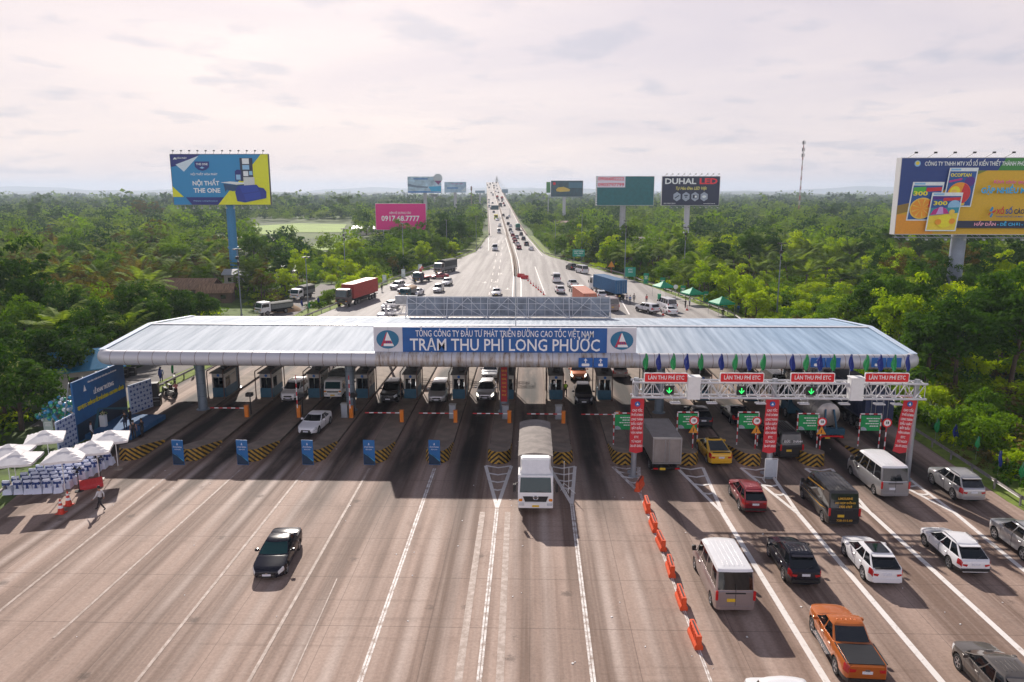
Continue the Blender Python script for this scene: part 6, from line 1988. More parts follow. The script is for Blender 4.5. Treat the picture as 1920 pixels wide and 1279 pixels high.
k1.d(.82, .42, .17, TY); k1.p([(.62, .46), (.80, .42), (.86, .58), (.72, .72), (.60, .62)], TR)
k2 = Ticket(.267, .126, .433, .636, TKB)
k2.t("OCOPTAN", .44, .19, .12, TY, .72); k2.p([(.06, .33), (.50, .26), (.50, .31), (.06, .38)], MAG); k2.d(.78, .35, .18, PUR)
k2.d(.48, .66, .40, ORG); k2.d(.48, .66, .39, TR, -1.2, 1.6); k2.d(.32, .60, .18, TY); k2.d(.30, .62, .10, ORL); k2.p([(.55, .92), (.75, .90), (.72, .96), (.55, .97)], ORL)
b.rect(.33, .82, 1, .915, DKB); b.text("HẤP DẪN", .515, .868, .055, C("pink", (.68, .30, .38)), .125, .03); b.text("- DỄ CHƠI -", .66, .868, .055, C("sky_blue", (.03, .34, .62)), .15, .03); b.text("DỄ TRÚNG", .815, .868, .055, PALE, .14, .03)
k3 = Ticket(.178, .448, .357, .958, C("ticket_sand", (.66, .50, .04)))
k3.p([(.04, .09), (.96, .09), (.96, .40), (.04, .40)], TKB); k3.p([(.06, .10), (.60, .10), (.60, .18), (.06, .18)], PUR); k3.p([(.40, .14), (.95, .12), (.95, .20), (.40, .22)], TR); k3.t("300", .32, .28, .14, TY, .45); k3.d(.78, .34, .20, LBLUE); k3.p([(.04, .40), (.96, .38), (.96, .52), (.04, .60)], C("ticket_sea", (.02, .22, .30)))
k3.p([(.05, .58), (.14, .44), (.36, .36), (.55, .42), (.66, .54)], MAG); k3.p([(.24, .56), (.31, .37), (.42, .37), (.48, .55)], C("ticket_lilac", (.45, .28, .55)))
k3.d(.56, .74, .24, TY); k3.d(.36, .76, .10, ORG); k3.d(.80, .74, .10, ORG); k3.d(.74, .50, .09, ORL)
b.text("Kính chúc quý khách", .665, .31, .065, C("hot_pink", (.62, .10, .26)), .27, .02, .15); b.text("GẶP NHIỀU MAY MẮN", .67, .425, .10, C("sky_blue", (.03, .34, .62)), .41, .035)
b.text("XỔ", .59, .70, .085, TR, .045, .03); b.text("SỐ", .640, .70, .085, TKB, .04, .03); b.text("CÀO", .698, .70, .085, DKB, .06, .03); b.text("THÀNH PHỐ HỒ CHÍ MINH", .645, .765, .03, TKB, .16, .01)
b.poly([(.525, .69), (.538, .63), (.548, .65), (.54, .70)], CY); b.poly([(.54, .70), (.562, .67), (.562, .69), (.547, .72)], TR); b.poly([(.54, .71), (.548, .73), (.538, .78), (.53, .76)], CY); b.poly([(.54, .71), (.523, .72), (.518, .75), (.53, .73)], TR)
# blank teal, lighting maker, and the rest
b = Board("blank teal billboard with two red telephone numbers in its corner", 257, 1118, 331, 1226, 385, 1170, C("blank_teal", (.008, .105, .118), var=.18, scale=.8), lamps=0, pr=1.0)
b.rect(.015, 0, .50, .38, C("pale_pink", (.60, .56, .64))); b.text("0906682222", .255, .085, .16, C("numeral_red", (.55, .02, .05)), .45, .02); b.text("0903797799", .255, .29, .16, C("numeral_red", (.55, .02, .05)), .45, .02)
m = MB()
for i in range(13): m.box((-b.w / 2 + .1, -.3, b.z - b.h / 2 + b.h * (i + .3) / 13), (.35, .12, .45))
m.build("frame_teeth", M("teeth_white", (.7, .7, .7), .6), b.r)
b = Board("black lighting billboard with white and red lettering and four hexagons", 257, 1241, 331, 1349, 385, 1292, DKB, pr=.95, lamps=10, pole_mat=M("pole_pale2", (.50, .50, .55), .5, .2))
b.text("DUHAL", .315, .175, .27, PALE, .54, .03); b.text("LED", .80, .175, .27, C("led_red", (.65, .02, .04)), .31, .04); b.text("Tự Hào Đèn LED Việt", .50, .415, .15, C("script_yellow", (.62, .58, .12)), .54, .015, .3)
for k in range(4):
    u = .265 + k * .157; b.poly([(u + .072 * math.sin(t), .70 + .165 * math.cos(t)) for t in np.linspace(0, 2 * math.pi, 6, endpoint=False)], C("hexagon_grey", (.28, .33, .40)))
    [lambda: b.poly([(u - .04, .74), (u + .035, .64), (u + .04, .67), (u - .03, .77)], DKB), lambda: (b.rect(u - .03, .64, u + .03, .68, DKB), b.rect(u - .012, .70, u + .012, .74, DKB)), lambda: (b.rect(u - .04, .64, u + .04, .76, DKB), b.rect(u - .005, .66, u + .03, .74, PALE)), lambda: b.disc(u, .70, .035, PALE, 16, .045)][k]()
b.text("ISO 9001:2015", .14, .94, .06, PALE, .20, .01); b.text("www.duhal.com.vn", .83, .94, .05, PALE, .20, .01)
b = Board("magenta billboard with a white telephone number above the trees", 291, 704.5, 382, 798.5, 431, None, C("magenta", (.56, .002, .17), var=.04), edge=M("board_frame", (.55, .55, .56), .5), lamps=0)
b.text("0917 68.7777", .49, .575, .28, WTEXT, .76, .02); b.text("LIÊN HỆ QUẢNG CÁO", .49, .355, .11, WTEXT, .43, .01)
m = MB()
for x in (-7, 0, 7): m.box((x, .5, (b.z - b.h / 2) / 2), (.5, .5, b.z - b.h / 2))
m.build("post", STEEL, b.r)
b = Board("pale blue billboard topped by a round hot-air balloon shape far down the left side", 437, 764.5, 331.5, 827, 361.5, 796, C("pale_blue_photo", (.28, .40, .48), var=.35, scale=.35), lamps=0, pr=1.1, depth=1)
b.poly([(0, .42), (.25, .55), (.6, .62), (.6, .70), (.3, .68), (0, .60)], C("resort_grey", (.12, .18, .24))); b.poly([(0, .92), (.5, .90), (1, .95), (1, 1), (0, 1)], C("band_blue", (.02, .14, .38))); b.poly([(.62, .62), (1, .58), (1, .92), (.7, .9)], C("pool_blue", (.03, .30, .50))); b.rect(.18, .10, .60, .17, C("band_blue", (.02, .14, .38)))
b.disc(.91, .10, .135, C("balloon_grey", (.35, .40, .42)), 26); b.poly([(.80, .25), (1.02, .25), (.92, .50)], C("balloon_plum", (.16, .04, .12)))
b = Board("smaller pale blue billboard right of the balloon-topped one", 560, 833.5, 341.5, 874, 361, 853, C("pale_blue_photo2", (.26, .38, .48), var=.25, scale=.3), lamps=0, pr=1.1)
b.text("KHU NGHỈ DƯỠNG", .60, .17, .14, C("plum_text", (.28, .08, .22)), .55, .02); b.rect(.12, .52, .62, .62, C("band_blue", (.02, .14, .38))); b.poly([(.75, .9), (.98, .42), (1, .9)], C("cliff_grey", (.4, .48, .52)))
b = Board("dark teal billboard showing a yellow sports car right of the bridge", 467, 1033, 339, 1093, 369, 1058.5, C("teal_photo", (.012, .07, .095), var=.4, scale=.4), lamps=0, pr=1.0, pole_mat=M("pole_pale3", (.45, .46, .50), .5))
b.poly([(.16, .55), (.22, .42), (.40, .38), (.52, .47), (.60, .55), (.58, .66), (.30, .70), (.18, .66)], C("sports_yellow", (.50, .36, .06))); b.rect(.55, .10, .98, .45, C("city_grey", (.05, .12, .17))); b.disc(.105, .18, .045, TR)
b = Board("narrow green billboard half hidden behind the yellow sports car billboard", 480, 1024.5, 341.5, 1032, 361.5, None, C("green_photo", (.10, .22, .10), var=.3), lamps=0)
m = MB(); m.box((0, .5, b.z / 2 - 4), (.5, .5, b.z - 6)); m.build("post", STEEL, b.r)
for (x0, y0, x1, y1, zc, s) in ((891, 357.5, 909, 362, 900, "tiny pale billboard far behind the bridge on its left"), (941, 355, 952.5, 362, 900, "tiny grey blue billboard far behind the bridge on its right"), (808, 364.5, 820.5, 369, 900, "tiny dark billboard under the balloon-topped billboard")):
    b = Board(s, zc, x0, y0, x1, y1, (x0 + x1) / 2, C("far_board%d" % x0, (.14, .22, .28) if x0 != 808 else (.04, .05, .05)), lamps=0, pr=1.0)

# ------------------------------------------------------------------ road signs, tents, cones, bins on the right
def flat_sign(px, py, wpx, hpx, base, mat, label, name="road_sign", txt=(), posts=2):
    p = P(*base); c = PY(px, py, p.y); s = p.y / F * 1.03
    w, h = wpx * s, hpx * s
    t = thing(name, label, "road sign", (c.x, p.y, 0))
    m = MB(); m.box((0, 0, c.z), (w, .08, h)); m.build("panel", mat, t)
    m = MB()
    for sx in ((-1, 1) if posts == 2 else (0,)): m.tube([(sx * w * .38, .1, 0), (sx * w * .38, .1, c.z)], .07, 6)
    m.build("post", STEEL, t)
    for i, (s_, v, hh, ww) in enumerate(txt):
        put_text(t, "lettering", s_, 0, -.05, c.z + v * h, hh * h, WTEXT, ww * w, .015, .004)
    return t
GT = M("sign_turquoise_green", (.012, .30, .20), .45, var=.08)
flat_sign(1085, 474.5, 22, 13, (1085, 494), GT, "green road sign with white lines by the right guardrail", txt=[("LONG THÀNH", .25, .22, .8), ("DẦU GIÂY", -.05, .22, .7), ("2 km", -.32, .2, .3)])
flat_sign(1182, 510, 19, 17, (1184, 526), GT, "green roadside board beside the blue container lorry", txt=[("ETC", .25, .22, .4), ("2022", 0, .2, .4)])
t = thing("warning_sign", "orange triangular warning sign on a pole by the right trees", "road sign", tuple(P(1146, 512)))
m = MB(); m.prism([(-.9, 0, 1.6), (.9, 0, 1.6), (0, 0, 3.2)], (0, -.05, 0)); m.build("triangle", M("triangle_amber", (.72, .30, .02), .5), t)
m = MB(); m.tube([(0, .06, 0), (0, .06, 2.4)], .06, 6); m.build("pole", BAND_R, t)
t = thing("round_sign", "white round road sign between the first and second green tents", "road sign", tuple(P(1266, 560)))
m = MB(); m.lathe([(.45, -.02), (.45, 0)], (0, 0, 2.4), 20, 0, "Y"); m.build("disc", WHITE, t)
m = MB(); m.tube([(0, .06, 0), (0, .06, 2.4)], .05, 6); m.build("pole", STEEL, t)
TENT = M("tent_green", (.008, .32, .16), .65, var=.12)
def tent(px, py, s, i):
    p = P(px, py); t = thing("gazebo", "green pop-up gazebo at the right guardrail, " + s, "gazebo", tuple(p), RAD(20), "green gazebos")
    m = MB(); w = 1.65
    b4 = [(-w, -w, 2.2), (w, -w, 2.2), (w, w, 2.2), (-w, w, 2.2)]
    t4 = [(-.35, -.35, 2.95), (.35, -.35, 2.95), (.35, .35, 2.95), (-.35, .35, 2.95)]
    for k in range(4):
        a, b_ = b4[k], b4[(k + 1) % 4]
        mid_ = tuple((x + y) / 2 * .72 for x, y in zip(a[:2], b_[:2])) + (2.48,)
        m.add([a, b_, t4[(k + 1) % 4], t4[k], mid_], [(0, 1, 4), (1, 2, 4), (2, 3, 4), (3, 0, 4)])
        m.quad(a, b_, (b_[0], b_[1], 1.95), (a[0], a[1], 1.95)); m.add([t4[k], t4[(k + 1) % 4], (0, 0, 3.3)], [(0, 1, 2)])
    m.build("canopy", TENT, t)
    for a in b4:
        m = MB(); m.tube([(a[0] * .97, a[1] * .97, 0), (a[0] * .97, a[1] * .97, 2.2)], .03, 6); m.build("leg", STEEL, t)
tent(1243, 556, "farthest from the camera", 0); tent(1297, 570, "middle of three", 1); tent(1352, 590, "nearest the canopy", 2)
def stand_banner(px, py, hpx, mat, label, group, wpx=None, name="banner_stand"):
    p = P(px, py); s = p.y / F * 1.04
    h, w = hpx * s, (wpx or hpx * .5) * s
    t = thing(name, label, "banner", tuple(p), 0, group)
    m = MB(); m.box((0, 0, h * .5 + .1), (w, .04, h)); m.build("cloth", mat, t)
    m = MB()
    for sx in (-1, 1): m.tube([(sx * w * .46, .04, 0), (sx * w * .46, .04, h + .1)], .03, 6)
    m.build("frame", STEEL, t)
    for k, v in enumerate((.72, .60, .48)):
        m = MB(); m.box((0, -.024, .1 + h * v), (w * (.7, .5, .6)[k], .006, h * .06)); m.build("print", WTEXT, t)
for (px, py, s) in ((1211, 533, "behind the blue container lorry"), (1242, 541, "over the farthest gazebo"), (1280, 556, "between two gazebos"), (1323, 567, "right of the middle gazebo"), (1360, 577, "over the nearest gazebo")):
    stand_banner(px, py, 19, TENT, "narrow green banner with white print standing " + s, "green banners along the right guardrail", 9)
PALEG = M("banner_pale_mint", (.55, .64, .60), .6)
for (px, py, s) in ((721, 532, "beyond the silver people carrier"), (756.5, 521, "beside the lamp post left of the tow lorry"), (788, 512, "behind the tow lorry")):
    stand_banner(px, py, 15, PALEG, "pale mint banner standing " + s, "pale banners at the left shoulder", 7)
stand_banner(92, 812, 26, PALEG, "pale mint banner standing behind the white parasols", None, 18)
bn_ = thing("litter_bin", "green wheeled bin at the right guardrail", "bin", tuple(P(1236, 561)))
m = MB(); m.prism([(-.3, -.3, 0), (.3, -.3, 0), (.3, .3, 0), (-.3, .3, 0)], (0, 0, .95)); m.build("tub", TENT, bn_, bevel=.04)
m = MB(); m.rbox((0, 0, 1.0), (.7, .7, .1), .08); m.build("lid", TENT, bn_)
# cones
cm = MB(); cm.lathe([(.17, .03), (.16, .12)], n=14, m=0); cm.lathe([(.155, .12), (.13, .3)], n=14, m=0); cm.lathe([(.13, .3), (.10, .45)], n=14, m=1); cm.lathe([(.10, .45), (.075, .58)], n=14, m=0); cm.lathe([(.075, .58), (.055, .68)], n=14, m=1); cm.lathe([(.055, .68), (.03, .8), (0, .8)], n=14, m=0); cm.box((0, 0, .015), (.44, .44, .03), 0)
CONE = cm.mesh("cone", [M("cone_red", (.62, .045, .02), .5), WTEXT], 40)
def cone(px, py, label, group=None, sc_=1.0):
    o = link("traffic_cone", CONE); o.location = P(px, py); o.scale = (sc_,) * 3; return tag(o, label, "traffic cone", group)
cone(115, 962, "red traffic cone nearest the camera left of the walking man", sc_=1.25); cone(129, 947, "red traffic cone between the red barrier and the other cone", sc_=1.25)
for i, (x, y) in enumerate(((990, 527), (995, 532), (1000, 536.5), (1005, 540), (1009.5, 544), (1014, 548), (1019.5, 553))):
    cone(x, y, "small red traffic cone in the slanting row beyond the rear roof sign", "row of red cones beyond the canopy", 1.15)
cone(1243, 591, "small red traffic cone left of the white saloon near the tents", sc_=1.2); cone(1288, 582, "small red traffic cone under the middle gazebo", sc_=1.2)
RBM = plastic_barrier_mesh("plastic_barrier", "red")
for (x, y, r, s) in ((172, 915, -52, "red plastic barrier lying beside the covered chairs"), (977, 520, 60, "red plastic barrier at the end of the median guardrail"), (984, 523, 60, "red plastic barrier first in line with the small cones")):
    o = link("plastic_barrier", RBM); o.location = P(x, y); o.rotation_euler = (0, 0, RAD(r)); tag(o, s, "barrier"); 
    if x > 900: o.scale = (1.5, 1.3, 1.3)
# white steel frame beyond the left end of the rear roof sign (the other gantry)
g2 = thing("rear_gantry", "white steel lane gantry end showing left of the rear roof sign", "gantry", (PY(742, 590, 92).x, 92, 0))
z1, z0 = PY(742, 571, 92).z, PY(742, 588, 92).z
m = MB()
for y in (-.4, .4):
    for z in (z0, z1): m.tube([(-1.4, y, z), (14, y, z)], .08, 6)
for i in range(16):
    for y in (-.4, .4): m.tube([(-1.4 + i, y, z0), (-.9 + i, y, z1), (-.4 + i, y, z0)], .035, 5)
m.build("truss", GW, g2)
m = MB(); m.tube([(-1.2, 0, 0), (-1.2, 0, z1 + .2)], .18, 10); m.build("post", GW, g2)
m = MB(); m.box((1.5, -.5, z1 + .65), (2.8, .1, 1.1)); m.build("sign_back", STEEL, g2)

# ------------------------------------------------------------------ people
SKIN = M("skin", (.36, .20, .13), .6); HAIR = M("hair_black", (.010, .008, .008), .6)
PEOPLE = {}
def person_mesh(pose, top, legs, sleeves=True):
    """one continuous skinned body; regions by nearest bone"""
    key = (pose, top.name, legs.name, sleeves)
    if key in PEOPLE: return PEOPLE[key]
    st = {"stand": dict(lf=(.11, .02), rf=(-.11, -.02), lk=(.10, .04), rk=(-.10, .02), le=(.25, -.02, 1.10), re=(-.25, -.02, 1.10), lw=(.27, .10, .86), rw=(-.27, .10, .86)),
          "walk": dict(lf=(.10, .36), rf=(-.09, -.38), lk=(.10, .22), rk=(-.09, -.10), le=(.25, -.14, 1.12), re=(-.25, .10, 1.12), lw=(.27, -.10, .88), rw=(-.26, .30, .92)),
          "hold": dict(lf=(.12, .04), rf=(-.12, -.04), lk=(.11, .05), rk=(-.11, .01), le=(.26, .04, 1.12), re=(-.26, .04, 1.12), lw=(.12, .28, 1.12), rw=(-.12, .30, 1.16))}[pose]
    V, E, Rr, L = [], [], [], []
    def v(p, r, reg, par=None):
        V.append(p); Rr.append(r); L.append(reg)
        if par is not None: E.append((par, len(V) - 1))
        return len(V) - 1
    pel = v((0, 0, .94), .135, 1)
    sp = v((0, 0, 1.12), .125, 0, pel); chs = v((0, .01, 1.32), .145, 0, sp); nk = v((0, .01, 1.48), .055, 2, chs); hd_ = v((0, .03, 1.58), .085, 2, nk); v((0, .02, 1.68), .085, 3, hd_)
    for s, k in ((1, "l"), (-1, "r")):
        hip = v((s * .10, 0, .88), .105, 1, pel)
        kx, ky = st[k + "k"]; fx, fy = st[k + "f"]
        kn = v((kx, ky, .50), .066, 1, hip); lift = .06 if (pose == "walk" and fy < 0) else 0
        an = v((fx, fy, .10 + lift), .045, 1, kn); v((fx, fy + .16, .04 + lift * .3), .040, 3, an)
        sh = v((s * .19, 0, 1.38), .066, 0, chs); el = v(st[k + "e"], .045, 0 if sleeves else 2, sh); wr_ = v(st[k + "w"], .030, 0 if sleeves else 2, el)
        w0 = Vector(st[k + "w"]); d = (w0 - Vector(st[k + "e"])).normalized(); sd_ = Vector((d.y, -d.x, 0)); sd_ = sd_.normalized() if sd_.length > .01 else Vector((0, 1, 0))
        pm_ = v(tuple(w0 + d * .07), .028, 2, wr_)
        for j, (o_, ln) in enumerate(((-.027, .075), (-.009, .09), (.009, .085), (.027, .065))):
            f1_ = v(tuple(w0 + d * .11 + sd_ * o_), .0095, 2, pm_); v(tuple(w0 + d * (.11 + ln * .8) + sd_ * o_ * 1.1 + Vector((0, .015, 0))), .0085, 2, f1_)
        v(tuple(w0 + d * .07 + sd_ * .05 + Vector((0, .02, 0))), .010, 2, pm_)
    me = bpy.data.meshes.new("sk"); me.from_pydata(V, E, []); me.update()
    o = bpy.data.objects.new("sk", me); COL.objects.link(o)
    sk = o.modifiers.new("s", "SKIN"); sk.use_smooth_shade = True
    for i, d in enumerate(me.skin_vertices[0].data):
        d.radius = (Rr[i], Rr[i] * (.8 if L[i] in (0, 1) and abs(V[i][0]) < .05 else 1)); d.use_root = (i == 0)
    o.modifiers.new("ss", "SUBSURF").levels = 1
    dg = bpy.context.evaluated_depsgraph_get(); out = bpy.data.meshes.new_from_object(o.evaluated_get(dg))
    bpy.data.objects.remove(o); bpy.data.meshes.remove(me)
    out.name = "body"; out.materials.clear()
    for mt in (top, legs, SKIN, HAIR): out.materials.append(mt)
    segs = [(Vector(V[a]), Vector(V[b_]), L[b_]) for a, b_ in E]
    for p in out.polygons:
        c = p.center; best = (9, 0)
        for a, b_, l in segs:
            ab = b_ - a; t = max(0, min(1, (c - a).dot(ab) / max(1e-9, ab.dot(ab)))); dd = (a + ab * t - c).length
            if dd < best[0]: best = (dd, l)
        l = best[1]
        if l == 2 and c.z > 1.56 and c.y < .03: l = 3
        p.material_index = l
    # brow, eyes, nose, mouth in low relief
    PEOPLE[key] = out
    return out
def hair_mesh():
    m = MB(); m.lathe([(.098, 1.60), (.104, 1.66), (.09, 1.74), (.05, 1.785), (0, 1.79)], (0, .01, 0), 14); return m.mesh("hair", HAIR, 60)
HAIRM = hair_mesh()
fm = MB()
for sx in (-1, 1):
    fm.box((sx * .034, .118, 1.625), (.022, .012, .010), 0); fm.box((sx * .036, .117, 1.645), (.032, .012, .006), 0); fm.rbox((sx * .095, .02, 1.61), (.02, .035, .055), .01, 1, "X")
fm.prism([(-.012, .115, 1.585), (.012, .115, 1.585), (0, .115, 1.625)], (0, .025, 0), 1); fm.box((0, .116, 1.558), (.045, .010, .008), 2)
FACEM = fm.mesh("face", [HAIR, SKIN, M("lips", (.25, .08, .07), .5)])
def person(px, py, rz, pose, top, legs, label, sleeves=True, s=1.0, z=0, group=None, vest=None):
    p = P(px, py, z); t = thing("person", label, "person", tuple(p), RAD(rz), group); t.scale = (s,) * 3
    link("body", person_mesh(pose, top, legs, sleeves), t); link("hair", HAIRM, t); link("face", FACEM, t)
    if vest:
        m = MB(); m.lathe([(.17, 1.0), (.185, 1.2), (.20, 1.36), (.10, 1.44)], n=14); m.v = [(x, y * .82, zz) for x, y, zz in m.v]; m.build("vest", vest, t, smooth=60)
    return t
SH_W, SH_B, SH_K, SH_R = M("shirt_pale", (.55, .55, .58), .8), M("shirt_blue", (.05, .12, .35), .8), M("cloth_black", (.015, .015, .018), .8), M("shirt_red", (.50, .05, .05), .8)
TR_K, TR_N = M("trousers_dark", (.02, .018, .022), .8), M("trousers_navy", (.02, .03, .07), .8)
HIV = M("hi_vis_lime", (.45, .75, .03), .6)
person(190, 957, -95 + 180, "walk", SH_W, TR_K, "man in a pale shirt and dark trousers walking across the open plaza")
person(173, 826, -60, "stand", SH_W, TR_K, "man in a white shirt standing in front of the dark blue backdrop")
person(252, 824, 30, "stand", SH_K, TR_K, "person in black with bare legs standing by the edge of the blue stage", False)
person(268, 820, 80, "hold", SH_K, TR_K, "person in black leaning at the corner of the blue stage")
person(236, 806, 60, "hold", SH_K, TR_N, "person in dark clothes filming beside the lectern on the stage", z=.45)
person(246, 800, 100, "stand", SH_K, TR_K, "second person in dark clothes on the blue stage, nearer the speakers", z=.45)
person(1175, 566, 10, "stand", SH_W, TR_N, "person in a pale shirt standing left of two others behind the blue container")
person(1181, 570, -20, "stand", SH_B, TR_N, "person in a blue shirt standing between two others behind the blue container")
person(1188.5, 567, 170, "stand", M("shirt_grey", (.15, .15, .16), .8), TR_K, "person in grey standing right of two others behind the blue container")
person(1212, 569, 0, "stand", SH_R, TR_N, "person in a red shirt standing alone above the white pickup")
person(1285, 578, 40, "hold", SH_K, TR_K, "person in black under the middle gazebo")
person(1293, 574, 100, "stand", SH_W, TR_N, "person in a pale shirt under the middle gazebo")
person(1355, 596, 0, "stand", SH_K, TR_K, "person in black beneath the nearest gazebo")
person(1384, 588, 0, "stand", SH_B, TR_N, "person in blue standing in the bushes right of the nearest gazebo")
person(716, 547, 0, "stand", SH_K, TR_K, "person in dark clothes at the left guardrail beside the parked cars")
person(849, 508, 40, "stand", SH_K, TR_K, "person in dark clothes behind the grey canvas lorry")
person(764, 736, 180, "hold", TR_K, TR_K, "toll worker in a lime safety vest beside the booth left of the silver people carrier", z=.22, vest=HIV)
person(752, 742, 150, "stand", SH_K, TR_N, "toll worker in dark clothes next to the one in a lime vest", z=.22, vest=None)
person(1060, 745, 170, "hold", SH_K, TR_K, "toll worker in dark clothes beside the booth right of the white lorry", z=.22, vest=HIV)
person(331, 745, 60, "hold", M("shirt_salmon", (.55, .22, .22), .8), TR_K, "person in a salmon top beside the first canopy column")
person(303, 716, 30, "stand", SH_B, TR_N, "person in blue by the parked motorbikes")

# ------------------------------------------------------------------ opening ceremony at the left
BKX = P(150, 830).x
bkY0, bkY1 = P(150, 831).y, P(228, 779).y
bk = thing("stage_backdrop", "tall dark blue stage backdrop with white and yellow lettering and a bridge picture", "backdrop", (BKX, (bkY0 + bkY1) / 2, 0), RAD(90))
bw = bkY1 - bkY0; bh = 5.35
BKM = M("backdrop_blue", (.010, .10, .28), .55, var=.3, scale=.4)
m = MB(); m.box((0, .1, bh / 2), (bw, .16, bh)); m.build("panel", BKM, bk)
m = MB()
for i in range(5): m.tube([(-bw / 2 + bw * i / 4, .3, bh), (-bw / 2 + bw * i / 4, 1.5, 0)], .04, 6)
m.build("brace", STEEL, bk)
m = MB()
m.poly([(-bw / 2 + .05, .012, .1), (bw / 2 - .05, .012, .1), (bw / 2 - .05, .012, 2.0), (-bw / 2 + .05, .012, 1.6)], 0)
m.poly([(-1.9, .006, .15), (-1.2, .006, .15), (-.6, .006, 2.0), (-.8, .006, 2.2), (-.95, .006, 1.9)], 1); m.poly([(-.8, .003, 2.2), (-.6, .003, 2.05), (bw / 2 - .1, .003, .6), (bw / 2 - .1, .003, .9)], 1)
m.build("picture", [M("backdrop_dusk", (.006, .018, .04), .5, var=.4), M("backdrop_bridge", (.015, .10, .15), .5)], bk)
put_text(bk, "lettering", "LỄ KHAI TRƯƠNG", .45, -.02, 3.75, .50, WTEXT, 3.2, .02)
put_text(bk, "lettering", "DỊCH VỤ ETC - TUYẾN CAO TỐC TP HỒ CHÍ MINH - LONG THÀNH - DẦU GIÂY", 0, -.02, 2.95, .42, M("print_bright_yellow", (.72, .62, .02), .5), 7.4, .03)
put_text(bk, "lettering", "TỔNG CÔNG TY ĐẦU TƯ PHÁT TRIỂN ĐƯỜNG CAO TỐC VIỆT NAM", .4, -.02, 4.85, .18, WTEXT, 4.6, .005)
m = MB(); m.prism([(-2.6, 0, 4.2), (-2.2, 0, 4.2), (-2.4, 0, 4.75)], (0, -.02, 0)); m.build("badge", WTEXT, bk)
STEPW = M("photo_wall_pale", (.38, .46, .62), .55, var=.06)
for (xa, ya, xb, yb, s, h) in ((BKX + .1, P(103, 852).y, BKX + .05, bkY0 - .15, "left of the stage backdrop", 2.75), (BKX + .15, bkY1 + .25, BKX + .9, bkY1 + 3.1, "right of the stage backdrop", 2.9)):
    a, b_ = Vector((xa, ya, 0)), Vector((xb, yb, 0)); d = b_ - a
    w_ = thing("photo_wall", "pale blue photo wall printed with repeated emblems, " + s, "backdrop", tuple((a + b_) / 2), math.atan2(d.y, d.x), "patterned photo walls")
    m = MB(); m.box((0, .08, h / 2), (d.length, .12, h)); m.build("panel", STEPW, w_)
    m = MB(); L_ = d.length
    for j in range(7):
        for i in range(7):
            x, z = -L_ / 2 + L_ * (i + .5) / 7, h * (j + .5) / 7
            if (i + j) % 2: m.lathe([(.13, -.008), (.13, 0)], (x, .012, z), 10, 0, "Y")
            else: m.box((x, .008, z), (.28, .012, .05))
    m.build("print", M("photo_wall_print", (.02, .06, .25), .5), w_)
stg = thing("stage_platform", "low blue carpeted stage platform in front of the backdrop", "stage", (P(235, 806).x, P(235, 806).y, 0))
m = MB(); m.box((0, .3, .22), (4.2, 6.2, .44)); m.box((.4, -3.2, .11), (1.6, .6, .22)); m.build("deck", M("stage_carpet_blue", (.02, .10, .24), .8, var=.15), stg, bevel=.02)
lt_ = thing("lectern", "white lectern topped with flowers on the blue stage", "lectern", tuple(P(196, 808)))
m = MB(); m.prism([(-.25, -.2, .44), (.25, -.2, .44), (.25, .2, .44), (-.25, .2, .44)], (0, 0, 1.05)); m.build("stand", WHITE, lt_)
m = MB(); r_ = random.Random(2)
for i in range(26): m.lathe([(0, -.05), (.06, 0), (0, .05)], (r_.uniform(-.3, .3), r_.uniform(-.2, .2), 1.55 + r_.uniform(0, .25)), 6, i % 2)
m.build("flowers", [M("petal_cream", (.7, .6, .3), .7), M("petal_leaf", (.05, .16, .03), .7)], lt_)
sp_ = thing("loudspeaker", "stack of black loudspeakers on road cases by the left guardrail", "loudspeaker", tuple(P(291, 760)), RAD(15))
m = MB(); m.rbox((0, 0, 1.75), (.95, .8, 1.25), .05); m.build("cabinet", BLACK, sp_)
m = MB(); m.rbox((0, 0, .56), (1.2, .9, 1.1), .04); m.box((0, -.46, .56), (1.1, .03, .04), 1); m.box((0, -.46, .9), (1.1, .03, .04), 1); m.build("road_case", [BLACK, ALLOY], sp_)
